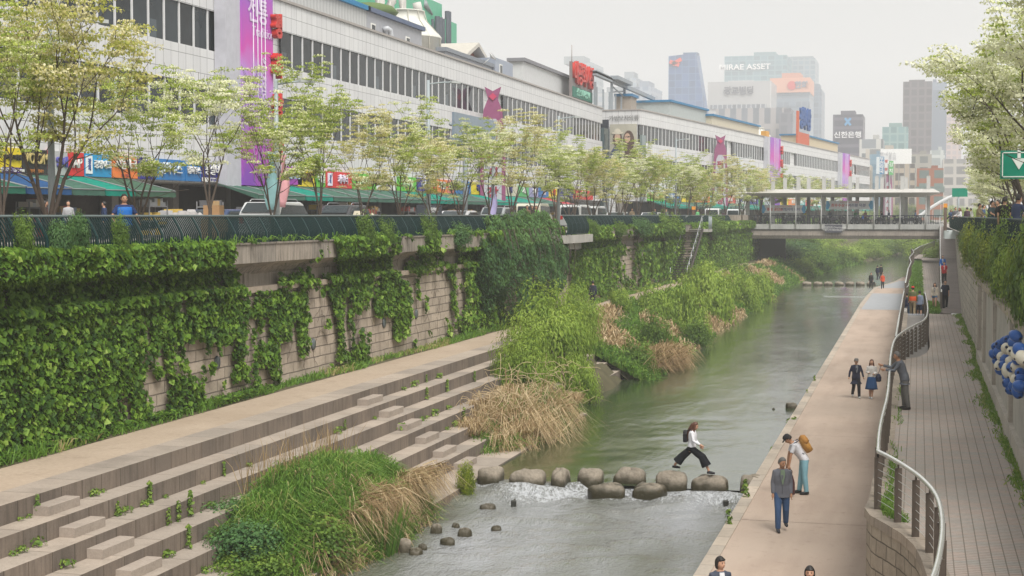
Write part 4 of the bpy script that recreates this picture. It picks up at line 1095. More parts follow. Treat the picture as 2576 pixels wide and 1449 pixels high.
t, W, H = tower(2268, 2341, 205, 750, (.15, .13, .14), (.09, .085, .095), 'tall dark brown tower on the right of the skyline', bw=3.4, bh=3.8, frac=.3, roof=(.2, .75, .02), depth=30)
tower(2341, 2378, 207, 750, (.26, .29, .35), (.22, .26, .32), 'lighter blank side of the tall brown tower', 'tower', 'office_tower', bw=8, bh=30, frac=.05, depth=30, roof=(.05, .3, .03))
tower(2377, 2416, 257, 1150, (.45, .33, .3), (.3, .25, .26), 'faded pinkish tower partly behind the blossoming tree', bw=4, bh=4, poly=[(0, 0), (1, 0), (1, .7), (.9, .95), (.7, 1), (.2, 1), (0, .9)], roof=None, depth=30)
tower(2217, 2282, 319, 640, (.25, .36, .35), (.16, .28, .29), 'pale green glass office block left of the tall brown tower', 'building', 'office_block', bw=3, bh=3.4, frac=.25, depth=25, roof=None)
# left distance
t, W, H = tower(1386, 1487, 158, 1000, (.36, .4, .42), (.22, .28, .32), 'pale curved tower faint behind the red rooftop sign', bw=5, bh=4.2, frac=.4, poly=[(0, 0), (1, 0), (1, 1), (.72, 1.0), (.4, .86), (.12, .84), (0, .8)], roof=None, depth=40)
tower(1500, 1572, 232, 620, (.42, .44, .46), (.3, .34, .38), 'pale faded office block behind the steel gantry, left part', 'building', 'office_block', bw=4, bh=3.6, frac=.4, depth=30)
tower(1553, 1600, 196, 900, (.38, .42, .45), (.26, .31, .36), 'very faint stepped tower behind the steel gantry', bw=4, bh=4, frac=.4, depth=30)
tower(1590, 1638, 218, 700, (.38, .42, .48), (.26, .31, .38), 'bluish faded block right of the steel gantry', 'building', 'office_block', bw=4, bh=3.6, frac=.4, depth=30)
# mid distance low buildings across the end of the canal
CR = (.5, .48, .43)
lows = [(2160, 2220, 350, 560, (.5, .5, .48), (.2, .22, .24), 'cream low block behind the dark slab tower', 6),
 (2176, 2262, 375, 520, (.48, .44, .38), (.2, .2, .2), 'beige building with a blank front left of the billboard', 9),
 (2186, 2216, 388, 500, (.2, .3, .38), (.14, .24, .32), 'small blue glass block under the cream block', 3),
 (2245, 2300, 412, 440, (.42, .36, .29), (.14, .13, .12), 'tan office building with brown window rows', 3.4),
 (2276, 2342, 388, 470, (.33, .32, .29), (.15, .16, .16), 'grey green slab with side balconies', 3.2),
 (2305, 2372, 423, 415, (.30, .11, .06), (.15, .2, .19), 'low red brown office block with ribbon windows', 3.4),
 (2125, 2190, 415, 480, (.46, .41, .34), (.3, .27, .22), 'long low beige building at the end of the street', 8),
 (2338, 2375, 378, 620, (.5, .53, .52), (.3, .34, .34), 'white corner block left of the trees', 4),
 (2085, 2100, 368, 600, (.45, .42, .4), (.25, .25, .25), 'thin pinkish block left of the dark slab tower', 4),
 (2370, 2470, 400, 600, (.42, .4, .37), (.2, .2, .2), 'grey apartment block hidden behind the right hand trees', 4)]
for (x0, x1, yt, d, wc, gc, lab, bh) in lows:
    tower(x0, x1, yt, d, wc, gc, lab, 'building', 'city_building', bw=bh * 1.1, bh=bh, frac=.4 if bh < 4 else .3, depth=18, roof=(.55, .8, .06), bands=3.6 if 'ribbon' in lab else None)
pb = pY(2215, 375, 400); pb2 = pY(2293, 412, 400)
t = thing('billboard', 'large blank white rooftop billboard with faint grey writing', 'billboard', (pb.x, 400, pb2.z))
m = MB(); m.box(0, pb2.x - pb.x, 0, .6, 0, pb.z - pb2.z); m.build('panel', [paint((.75, .75, .75))], t)
m = MB()
for k in range(6): m.box(.5 + k * (pb2.x - pb.x - 1) / 5, .7 + k * (pb2.x - pb.x - 1) / 5, .1, .5, -6, 0)
m.build('legs', [paint((.3, .3, .3))], t)
text('르네상스\n광고문의', 1.1, paint((.5, .5, .52)), ((pb2.x - pb.x) * .25, -.05, (pb.z - pb2.z) * .5), t, '-y', .05)
for k, (x0, x1, yt, yb_, c, ch, lab) in enumerate(((2204, 2224, 394, 438, (.05, .22, .42), '부천약국', 'blue and white vertical shop sign, leftmost of the far three'), (2226, 2233, 394, 438, (.65, .65, .65), '병원', 'narrow white vertical shop sign with red marks'), (2236, 2247, 405, 440, (.1, .42, .12), '김치', 'green vertical shop sign, rightmost of the far three'))):
    a = pY(x0, yt, 396); b = pY(x1, yb_, 396)
    t = thing('vertical_sign', lab, 'sign', (a.x, 396, b.z)); m = MB(); m.box(0, b.x - a.x, 0, .5, 0, a.z - b.z); m.build('board', [paint(c)], t)
    if k == 0: m = MB(); m.box(.05, (b.x - a.x) * .45, -.02, -.005, .05, a.z - b.z - .05); m.build('white_half', [paint((.6, .65, .68))], t)
    for i, cc in enumerate(ch): text(cc, 1.1 if k != 1 else .8, paint((.8, .8, .8)) if k != 1 else RED, ((b.x - a.x) * (.7 if k == 0 else .5), -.04, (a.z - b.z) * (1 - (i + .6) / (len(ch) + .2))), t, '-y', .04, .02)
    m = MB(); m.box(.1, .4, .1, .4, -(b.z - ZS), 0); m.build('post', [paint((.3, .3, .3))], t)
# ---------------------------------------------------------------- haze
hz_ = MB(); hz_.box(-1500, 1200, -60, 2200, -2.2, 215)
ho = hz_.build('haze', []); props(ho, kind='stuff')
hm = bpy.data.materials.new('haze_air'); hm.use_nodes = True; hn = hm.node_tree
hn.nodes.remove(hn.nodes['Principled BSDF']); pv = hn.nodes.new('ShaderNodeVolumePrincipled')
pv.inputs['Color'].default_value = (.96, .97, 1, 1); pv.inputs['Density'].default_value = 0.0007; pv.inputs['Anisotropy'].default_value = .2
hn.links.new(pv.outputs[0], hn.nodes['Material Output'].inputs['Volume'])
ho.data.materials.append(hm)
# ================================================================ vegetation
GREEN1 = [(.0, (.018, .05, .011)), (.35, (.062, .125, .02)), (.7, (.14, .235, .034)), (1, (.28, .37, .065))]
F_IVY = foliage('ivy_leaf', [(0, (.010, .035, .008)), (.3, (.040, .095, .012)), (.6, (.11, .215, .02)), (.85, (.20, .33, .04)), (1, (.33, .44, .10))], .3)
F_BLOOM = foliage('fringe_tree_leaf', [(0, (.10, .17, .03)), (.25, (.28, .38, .05)), (.45, (.46, .52, .11)), (.55, (.60, .62, .27)), (.72, (.72, .73, .44)), (1, (.80, .80, .60))], .35)
F_GOLD = foliage('golden_leaf', [(0, (.15, .20, .03)), (.25, (.32, .36, .06)), (.45, (.50, .48, .12)), (.6, (.62, .55, .24)), (.75, (.74, .68, .42)), (1, (.82, .78, .58))], .35)
F_BUSH = foliage('bush_leaf', GREEN1, .35)
F_DARK = foliage('dark_shrub_leaf', [(0, (.016, .045, .018)), (.4, (.045, .11, .035)), (.8, (.10, .20, .06)), (1, (.17, .28, .09))], .25)
F_WILL = foliage('willow_leaf', [(0, (.08, .15, .03)), (.4, (.21, .32, .045)), (.8, (.36, .47, .08)), (1, (.36, .50, .14))], .4)
F_GRASS = foliage('grass_blade', [(0, (.03, .08, .012)), (.4, (.085, .19, .025)), (.75, (.165, .30, .045)), (.9, (.30, .36, .10)), (1, (.42, .34, .17))], .35)
F_DRY = foliage('dry_reed', [(0, (.17, .105, .055)), (.4, (.36, .235, .13)), (.8, (.56, .42, .25)), (1, (.68, .55, .36))], .3)
F_YEL = foliage('yellow_green_leaf', [(0, (.06, .10, .01)), (.4, (.16, .22, .015)), (.8, (.34, .38, .03)), (1, (.5, .48, .06))], .4)
BARK = mat('bark', (.085, .065, .052), .9, .3, 6, fine=.35, bump=.5)
def vnoise(seed, nx, ny):
    g = np.random.default_rng(seed).random((nx + 2, ny + 2))
    def f(x, y):
        x = np.mod(x, nx); y = np.mod(y, ny); i = x.astype(int); j = y.astype(int); u = x - i; v = y - j
        u = u * u * (3 - 2 * u); v = v * v * (3 - 2 * v)
        return (g[i, j] * (1 - u) + g[i + 1, j] * u) * (1 - v) + (g[i, j + 1] * (1 - u) + g[i + 1, j + 1] * u) * v
    return f
VN = vnoise(3, 400, 400); VN2 = vnoise(4, 400, 400)
def mkobj(name, V, mats, tint, parent=None, midx=None):
    me = blob_mesh(name, V, None, mats, midx, tint)
    o = bpy.data.objects.new(name, me); return link(o, parent)

# --- trees ------------------------------------------------------------
def skeleton(seed, H, fork, spread, nst, levels, r0, cs=1.):
    rr = random.Random(seed); segs = []; tips = []
    def grow(p, d, L, r, lv):
        pts = [p]; rs = [r]; q = p.copy(); dd = d.copy(); n = 4
        for i in range(n):
            dd = (dd + Vector((rr.uniform(-.16, .16), rr.uniform(-.16, .16), rr.uniform(-.02, .12)))).normalized()
            q = q + dd * L / n; pts.append(q.copy()); rs.append(r * (1 - .45 * (i + 1) / n))
            if lv <= 1 or (lv == 2 and i % 2 == 1): tips.append((q.copy(), lv))
        segs.append((pts, rs))
        if lv == levels:
            for j in (2, 3):
                a = rr.uniform(0, 6.28); nd = Vector((math.cos(a) * .9 + dd.x * 2, math.sin(a) * .9 + dd.y * 2, rr.uniform(.1, .6))).normalized(); grow(pts[j], nd, L * rr.uniform(.35, .5), rs[-1] * .5, 1)
        if lv > 0:
            k = rr.choice((2, 3, 3)) if lv > 1 else rr.choice((2, 3))
            a0 = rr.uniform(0, 6.28)
            for j in range(k):
                a = a0 + j * 2 * PI / k + rr.uniform(-.4, .4); s = rr.uniform(.5, .95) * cs
                nd = (dd + Vector((math.cos(a) * s, math.sin(a) * s, rr.uniform(-.25, .15)))).normalized()
                grow(pts[rr.choice((-1, -1, -2))], nd, L * rr.uniform(.6, .8), rs[-1] * .8, lv - 1)
    base = Vector((0, 0, -.1)); top = Vector((rr.uniform(-.08, .08), rr.uniform(-.08, .08), fork))
    segs.append(([base, (base + top) / 2 + Vector((.03, .02, 0)), top], [r0 * 1.15, r0, r0 * .9]))
    a0 = rr.uniform(0, 6)
    for j in range(nst):
        a = a0 + j * 2 * PI / nst + rr.uniform(-.3, .3)
        grow(top - Vector((0, 0, .1 * j)), Vector((math.cos(a) * spread, math.sin(a) * spread, 1)).normalized(), (H - fork) * rr.uniform(.42, .56), r0 * .62, levels)
    return segs, tips
def tree_proto(seed, style, H=6.2, fork=1.3, spread=.45, nst=4, levels=3, r0=.13, per=58, leaf=.1, rc=(.5, .16), keep=.9, name='tree', cs=.8):
    segs, tips = skeleton(seed, H, fork, spread, nst, levels, r0, cs)
    m = MB()
    for pts, rs in segs: m.tube(pts, [max(.008, r) for r in rs], 7 if rs[0] > .05 else 4, cap=False)
    trunk = m.mesh('trunk', [BARK])
    g = np.random.default_rng(seed); C = [t[0] for t in tips if g.random() < keep and t[0].z > fork + (1.75 if H < 6.9 or style == 'green' else .9)]
    C = np.array([list(c) for c in C]); n = len(C)
    rad = g.uniform(.6, 1.25, n)
    P = []; N_ = []; T = []
    for i in range(n):
        k = int(per * rad[i])
        u = unit(g.normal(size=(k, 3))); u[:, 2] = np.abs(u[:, 2]) * .9 - .25
        r = g.random((k, 1)) ** .4
        q = C[i] + u * r * np.array([rc[0], rc[0], rc[1]]) * rad[i]
        P.append(q); N_.append(u * np.array([.6, .6, 1]) + g.normal(size=(k, 3)) * .5 + np.array([0, 0, .5]))
        hi = (u[:, 2] * r[:, 0] + .15)                                          # blossom sits on the upper side of each spray
        cl = g.random()
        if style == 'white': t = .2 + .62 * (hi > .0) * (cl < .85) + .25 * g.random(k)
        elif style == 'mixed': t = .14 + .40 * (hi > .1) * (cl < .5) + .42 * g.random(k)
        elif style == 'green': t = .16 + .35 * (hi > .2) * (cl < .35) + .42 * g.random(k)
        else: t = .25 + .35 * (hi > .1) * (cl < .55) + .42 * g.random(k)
        T.append(np.clip(t, 0, 1))
    P = np.concatenate(P); N_ = np.concatenate(N_); T = np.concatenate(T)
    V = leaves(P, N_, g.uniform(.6, 1.3, len(P)) * leaf, .42, .1)
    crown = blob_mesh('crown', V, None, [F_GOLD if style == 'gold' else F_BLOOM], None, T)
    return trunk, crown
ORD = ['first', 'second', 'third', 'fourth', 'fifth', 'sixth', 'seventh', 'eighth', 'ninth', 'tenth', 'eleventh', 'twelfth', 'thirteenth', 'fourteenth', 'fifteenth', 'sixteenth', 'seventeenth', 'eighteenth', 'nineteenth', 'twentieth', 'twenty first', 'twenty second', 'twenty third', 'twenty fourth', 'twenty fifth', 'twenty sixth', 'twenty seventh', 'twenty eighth', 'twenty ninth', 'thirtieth'] + ['thirty ' + q for q in ('first', 'second', 'third', 'fourth', 'fifth', 'sixth', 'seventh', 'eighth', 'ninth')]
PROT = {'gold': tree_proto(1, 'gold', 6.6, 1.0, .34, 4, 3, .11, 78, .085, (.5, .2), .5), 'mixed': tree_proto(2, 'mixed', 6.4, 1.2, .32, 4, 3, .10, 78, .085, (.48, .19), .5), 'white': tree_proto(3, 'white', 6.6, 1.7, .36, 3, 3, .10, 110, .085, (.5, .2), .3),
        'green': tree_proto(4, 'green', 7.2, 1.3, .24, 4, 3, .085, 74, .085, (.42, .18), .62), 'mixed2': tree_proto(5, 'mixed', 6.8, 1.2, .28, 4, 3, .09, 74, .085, (.44, .18), .56), 'gold2': tree_proto(6, 'gold', 6.8, 1.3, .27, 4, 3, .09, 76, .085, (.44, .18), .58)}
DESC = {'gold': 'golden cream', 'mixed': 'pale green and white', 'white': 'open crowned white blossoming', 'green': 'yellow green', 'mixed2': 'greenish white', 'gold2': 'pale golden'}
def plant(kind, loc, rz, s, label, group, cat='tree', nm='flowering_tree', protos=None):
    tr_, cr = (protos or PROT)[kind]
    t = thing(nm, label, cat, loc, rz, group); t.scale = s if isinstance(s, tuple) else (s, s, s)
    link(bpy.data.objects.new('trunk', tr_), t); link(bpy.data.objects.new('crown', cr), t)
    return t
row = [(10, 'green', 1.0), (132, 'gold', 1.08), (352, 'mixed', .96), (527, 'white', 1.0), (683, 'mixed2', 1.0), (806, 'green', 1.03), (915, 'gold2', .9), (1008, 'mixed2', .97), (1085, 'gold', .88), (1156, 'mixed', 1.0), (1232, 'white', 1.0), (1290, 'gold2', 1.12), (1345, 'mixed', 1.1), (1398, 'white', 1.0), (1447, 'green', 1.0),
       (1492, 'gold', 1.02), (1534, 'mixed2', 1.05), (1572, 'white', 1.), (1606, 'green', 1.05), (1640, 'gold2', 1.05), (1672, 'mixed', 1.05), (1702, 'white', 1.05), (1730, 'green', 1.08), (1756, 'gold', 1.08), (1781, 'mixed2', 1.1), (1826, 'gold2', 1.25), (1868, 'mixed', 1.2), (1905, 'gold', 1.25), (1940, 'mixed2', 1.1), (1972, 'green', 1.1), (2003, 'white', 1.15), (2034, 'mixed', 1.15), (2062, 'gold2', 1.1), (2092, 'mixed2', 1.1), (2120, 'white', 1.1)]
for k, (x, kd, s) in enumerate(row):
    X = -22.6 + (.5 if k % 2 else 0) * (k > 6)
    if k > 24: X = -22.0 + (k - 24) * .9
    y = Yat(x, X)
    plant(kd, (X, y, ZS + .08), k * 1.3 + .4, (s * (.86 if k == 1 else .68), s * (.86 if k == 1 else .68), s * (.94 if k == 1 else .80)), '%s tree from the left along the fence, %s crown' % (ORD[k], DESC[kd]), 'flowering trees along the left street')
# a second line of trees further back across the road, filling between the trunks
for k, x in enumerate((1430, 1560, 1690, 1770, 1850, 1930, 2010, 2080)):
    X = -25.5; y = Yat(x, X); kd = ['mixed', 'gold2', 'green', 'mixed2', 'white'][k % 5]
    plant(kd, (X, y, ZS), k * 2.1, .74, '%s tree from the left in the farther row, %s crown' % (ORD[k], DESC[kd]), 'farther row of street trees')
# right bank trees
PR = {'white': tree_proto(11, 'white', 7.0, 1.5, .5, 5, 3, .15, 64, .1, (.5, .22), 1.), 'mixed': tree_proto(12, 'white', 6.8, 1.5, .5, 5, 3, .14, 60, .1, (.5, .22), .95)}
V_ = tree_proto(13, 'green', 7.5, 1.9, .5, 5, 3, .14, 60, .11, (.5, .22), 1.); V_[1].materials[0] = F_YEL; PR['lime'] = V_
rt = [(4.6, 30.0, 'lime', 1.05, 'lime green tree overhanging the top right corner'), (5.6, 42.0, 'white', 1.22, 'tall tree thick with white blossom at the right edge'), (4.6, 56, 'mixed', 1.1, 'white and green tree behind the green road sign'), (4.6, 69, 'white', 1.08, 'white blossoming tree just beyond the green road sign'),
      (5.2, 84, 'mixed', .9, 'rounded white and green tree over the crowd'), (5.6, 101, 'white', .84, 'blossoming tree left of the crowd on the right bank'), (5.8, 120, 'mixed', .74, 'smaller blossoming tree near the end of the right fence'), (6.2, 142, 'white', .66, 'farthest blossoming tree on the right bank'),
      (8.0, 50, 'mixed', 1.1, 'dense tree in the back row at the right edge'), (8.8, 72, 'white', 1.0, 'back row tree above the men at the fence'), (9.4, 96, 'mixed', .85, 'back row tree behind the crowd'), (9.6, 130, 'white', .75, 'back row tree far along the right bank')]
for k, (X, y, kd, s, lab) in enumerate(rt): plant(kd, (X, y, ZS), k * 1.7 + 1, s, lab, 'flowering trees on the right bank', protos=PR)

# --- bushes -----------------------------------------------------------
def bush_proto(seed, mat_, n=70, per=60, leaf=.12, shape=(1, 1, 1), rc=.32, w=.36, droop=0.):
    g = np.random.default_rng(seed)
    u = unit(g.normal(size=(n, 3))); u[:, 2] = np.abs(u[:, 2]) ** .8
    C = u * (g.random((n, 1)) ** .35) * np.array(shape) * (.72 + .3 * g.random((n, 1)))
    P = []; N_ = []; T = []
    for c in C:
        r0 = rc * g.uniform(.6, 1.3); k = int(per * (r0 / rc) ** 2)
        d = unit(g.normal(size=(k, 3))); r = g.random((k, 1)) ** .35
        P.append(c + d * r * r0 * np.array([1, 1, .8])); N_.append(d + unit(np.array([c]))[0] * .6 + np.array([0, 0, .5]) + g.normal(size=(k, 3)) * .35)
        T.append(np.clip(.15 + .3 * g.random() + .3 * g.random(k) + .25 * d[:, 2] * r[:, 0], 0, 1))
    P = np.concatenate(P); N_ = np.concatenate(N_); T = np.concatenate(T)
    td = None
    if droop: td = np.tile(np.array([[0, 0, -1.]]), (len(P), 1)) + g.normal(size=(len(P), 3)) * .35
    V = leaves(P, N_, g.uniform(.6, 1.3, len(P)) * leaf, w, .1, td, .5)
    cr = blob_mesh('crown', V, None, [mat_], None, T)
    m = MB(); rr = random.Random(seed)
    for j in range(9):
        a = rr.uniform(0, 6.28); e = C[rr.randrange(n)]
        m.tube([(0.1 * math.cos(a), .1 * math.sin(a), -.35), (e[0] * .4, e[1] * .4, e[2] * .45), (e[0] * .9, e[1] * .9, e[2] * .95)], [.035, .022, .008], 5, cap=False)
    return m.mesh('trunk', [BARK]), cr
BP = {'green': bush_proto(21, F_BUSH, 90, 62, .085), 'wide': bush_proto(22, F_WILL, 110, 62, .085, (1, 1, .8)), 'dark': bush_proto(23, F_DARK, 90, 62, .085), 'willow': bush_proto(24, F_WILL, 120, 150, .075, (1, 1, 1.35), .34, .16, 1.), 'will2': bush_proto(25, F_WILL, 110, 80, .08, (1, 1, 1.05), .3, .2, 1.), 'lime': bush_proto(26, F_YEL, 80, 55, .085)}
def bush(kd, xc, yb, yt, wpx, X, label, group=None, nm='bush', zb=None, cat='bush'):
    """photo column, base row, top row, width; stands at lateral X"""
    p = pX(xc, yb, X); s = 3864 / ((CM.transposed() @ (p - cam.location)).z * -1)
    zt = pX(xc, yt, X).z
    z0 = p.z if zb is None else zb
    h = zt - z0; r = wpx / s / 2
    top = {'willow': 1.32, 'wide': .86, 'will2': 1.05}.get(kd, 1.02)
    return plant(kd, (X, p.y, z0), xc * .37, (r / 1.12, r / 1.12, h / top), label, group, cat, nm, BP)
bush('willow', 1378, 1040, 690, 270, -15.5, 'big feathery light green willow bush beside the dry reeds', nm='willow_bush', zb=.3)
bush('willow', 1320, 1080, 790, 200, -15.0, 'lower drooping side of the feathery willow thicket nearest the water', nm='willow_bush', zb=.0)
bush('will2', 1455, 1040, 880, 130, -13.9, 'short green willow shoots right of the dry reeds at the water edge', nm='willow_bush', zb=-.4)
bush('willow', 1450, 900, 700, 150, -16.2, 'taller willow crown behind and right of the big willow bush', nm='willow_bush', zb=1.)
for q in ((1600, 960, 830, 130, -13.6, 'green', 'bright green bush at the water edge left of the dry tuft'), (1650, 900, 760, 110, -13.7, 'green', 'mid green bank bush, nearest behind the dry reed patch'), (1715, 870, 660, 170, -14.6, 'will2', 'large grey green bush in the middle of the left bank'),
          (1640, 820, 690, 120, -16.2, 'wide', 'soft green bush beside the upper path'), (1790, 820, 640, 150, -14.5, 'wide', 'broad green bush leaning over the water'), (1770, 720, 630, 130, -16.8, 'will2', 'pale willow bush near the steel stairs'),
          (1862, 790, 640, 130, -14.3, 'will2', 'rounded willow bush over the dark water'), (1915, 760, 655, 90, -13.9, 'wide', 'last rounded green bush before the covered bridge'), (1850, 700, 632, 90, -17, 'green', 'bush below the end of the covered bridge'),
          (1745, 860, 780, 110, -13.1, 'green', 'low bush trailing into the water'), (1560, 760, 700, 70, -17.2, 'wide', 'small bush on the upper slope near the path bend')):
    bush(q[5], q[0], q[1] + 10, q[2] + 22, q[3] * 1.0, q[4], q[6], 'bushes on the left bank')
k = 0
gg = random.Random(8)
for y in range(204, 420, 13):
    for X in ((-17, -12.5) if y < 300 else (-17, -11, -5)):
        s = gg.uniform(.85, 1.25); kd = gg.choice(['green', 'wide', 'will2', 'dark', 'wide'])
        wx = wl_left(y) - 2 if X > -14 and y < 300 else X
        plant(kd, (wx + gg.uniform(-1, 1), y + gg.uniform(-4, 4), .2 if X > -14 else 1.8), gg.uniform(0, 6), (3.4 * s, 3.4 * s, 2.6 * s), '%s bush beyond the covered bridge, %s' % (ORD[(y - 204) // 13], 'under the left wall' if X == -17 else 'on the middle slope' if X < -10 else 'nearest the water'), 'bushes beyond the bridge', 'bush', 'bush', BP); k += 1
for y, X, s in ((215, 3.2, 1.), (235, 1.6, 1.2), (262, 1.2, 1.3), (300, 0, 1.5), (345, -2, 1.6), (400, -4, 1.7)):
    plant('wide', (X, y, 1.5), y, (3. * s, 3.2 * s, 2.3 * s), '%s green bush right of the water beyond the covered bridge' % {215: 'nearest', 235: 'second', 262: 'third', 300: 'fourth', 345: 'fifth', 400: 'farthest'}[y], 'bushes beyond the bridge', 'bush', 'bush', BP)
for k, (X, y, s) in enumerate(((-3, 440, 2.4), (3, 450, 2.6), (9, 440, 2.2), (-10, 450, 2.4), (14, 400, 1.8), (10, 330, 1.6), (9, 270, 1.4), (7.5, 232, 1.2))):
    plant('wide' if k % 2 else 'will2', (X, y, ZS - .5), y, (3.2 * s, 3.2 * s, 2.0 * s), 'rounded green tree seen through the covered bridge, %s counted from the far middle' % ORD[k], 'trees seen through the bridge', 'tree', 'bush', BP)
bush('lime', 1172, 1260, 1155, 62, -12.6, 'yellow green drooping shrub between the reed mound and the first stepping stone', zb=-.5)
# dark leafy shrub in the lower left mound
for k, (X, y, z, s, lab) in enumerate(((-14.2, 31.0, .2, (.85, 1.2, .8), 'dark green leafy shrub on the near end of the reed mound'), (-13.2, 32.2, .0, (.75, 1.2, .9), 'dark shrub hanging to the water at the near end of the mound'), (-15.1, 32.6, .4, (.7, 1.1, .8), 'dark shrub where the reed mound meets the steps'), (-14.1, 33.6, 1.1, (.6, .8, .6), 'small leafy shrub on the crown of the reed mound'), (-13.6, 29.8, -.4, (.8, 1.0, .8), 'lowest leafy shrub at the bottom edge left of the water'))):
    plant('dark' if k in (0, 2) else 'green', (X, y, z), k * 1.3, s, lab, 'leafy shrubs on the reed mound', 'bush', 'bush', BP)
# right hand hanging planting
kk = 0
hb = [(34, 'wide', 'lowest leafy bush spilling over the coping at the right edge'), (38, 'green', 'dark green bush at the right edge above the balloons'), (42, 'lime', 'yellow leaved bush at the right edge under the fence'), (46, 'wide', 'light green bush right of the yellow one'), (50, 'green', 'bush under the broad navy shirted man'), (55, 'wide', 'bush under the man in the black t-shirt'), (60, 'lime', 'yellow green bush under the man with glasses'), (66, 'green', 'bush under the man in the slate t-shirt'), (72, 'wide', 'bush under the tan jacketed man'),
      (79, 'lime', 'small yellowish bush halfway along the right fence'), (87, 'green', 'bush under the woman in the white blouse'), (96, 'wide', 'bush left of the white blouse woman, over the wall end'), (106, 'green', 'third last bush toward the white platform'), (117, 'wide', 'second last bush toward the white platform'), (129, 'green', 'bush touching the white platform')]
for k, (y, kd, lab) in enumerate(hb):
    s = 1 + .2 * math.sin(k * 2.3); plant(kd, ((2.78 if y < 90 else 2.85) + max(0, y - 93) * .02, y, 5.35), 0, ((.70 if y < 90 else .54) * s, 1.9 * s + y * .012, (2.05 if y < 93 else 1.42) * (1 + .12 * math.sin(k * 1.7))), lab, 'bushes hanging over the right wall', 'bush', 'bush', BP)
    if y < 62 and k % 2 == 0: plant('wide', (2.72, y + 2.2, 4.95), 0, (.4, 1.3, .5), 'trailing sprays of the right hand planting, %s' % ['at the edge of the photo', '', 'below the yellow leaved bush', '', 'below the black t-shirt', '', 'below the glasses wearer'][k], 'bushes hanging over the right wall', 'bush', 'bush', BP)

# --- ivy on the left wall ----------------------------------------------
# coverage written as (photo x0, x1, row0, row1, density) per patch
ivyr = [(-60, 240, 560, 1130, 1.25), (240, 420, 590, 960, 1.2), (240, 500, 940, 1100, .62), (420, 575, 600, 860, 1.15), (575, 612, 720, 960, .95), (200, 260, 1020, 1090, .3), (0, 575, 690, 745, .85),
        (612, 700, 735, 800, .9), (640, 690, 800, 950, .55), (690, 752, 735, 810, .8), (700, 780, 790, 860, .5), (735, 775, 860, 920, .5), (800, 830, 700, 940, .5), (830, 935, 690, 800, .9), (840, 930, 800, 910, .7), (930, 1000, 680, 800, .95), (985, 1022, 700, 860, .85),
        (700, 1000, 690, 715, .42), (840, 975, 560, 700, 1.15), (1000, 1130, 660, 690, .75), (1035, 1060, 690, 760, .5), (1100, 1112, 700, 770, .6), (1040, 1110, 620, 670, .85), (1075, 1100, 560, 640, .95), (1130, 1160, 670, 830, .75), (1160, 1260, 645, 850, 1.2), (1140, 1230, 625, 665, .9), (1060, 1130, 800, 850, .45), (1225, 1260, 560, 700, 1.1),
        (1430, 1540, 560, 740, 1.15), (1440, 1530, 530, 600, .9), (1540, 1560, 600, 700, .5), (1590, 1610, 610, 690, .7), (1615, 1715, 540, 700, 1.2), (1540, 1640, 700, 730, .5), (1740, 1850, 535, 730, 1.3), (1560, 1650, 535, 575, 1.0), (1200, 1300, 850, 900, .5), (1715, 1745, 650, 740, 1.0)]
def proj(P):
    q = (P - np.array(cam.location)) @ np.array(CM)
    return 1288 + 2576 * FL * q[:, 0] / -q[:, 2], 724.5 - 2576 * FL * q[:, 1] / -q[:, 2]
def cover(P):
    x, y = proj(P); c = np.zeros(len(P))
    for a, b, t, u, d in ivyr:
        ex = max(6, (b - a) * .12); ey = max(6, (u - t) * .10)
        v = np.clip(np.minimum(x - a, b - x) / ex + .5, 0, 1) * np.clip(np.minimum(y - t, u - y) / ey + .5, 0, 1) * d
        c = np.maximum(c, v)
    c = np.where(P[:, 1] > 175, 1.2, c)
    return c
def surfaces(n, y0, y1):
    """points on the wall profile: lower face, coping, band, planter soffit/front; returns P, outward normal"""
    prof = [((-20.08, 2.0), (-20.08, 5.2)), ((-19.96, 5.18), (-19.96, 5.38)), ((-19.98, 5.38), (-20.25, 5.4)), ((-20.24, 5.38), (-20.24, 5.98)), ((-20.05, 5.98), (-19.62, 6.14)), ((-19.58, 6.14), (-19.56, 6.75)), ((-19.6, 6.76), (-20.1, 6.85))]
    L = np.array([math.dist(a, b) for a, b in prof]); k = NR.choice(len(prof), n, p=L / L.sum()); t = NR.random(n)
    A = np.array([a for a, b in prof]); B = np.array([b for a, b in prof]); q = A[k] + (B[k] - A[k]) * t[:, None]
    Y = NR.uniform(y0, y1, n)
    return np.stack([q[:, 0], Y, q[:, 1]], 1)
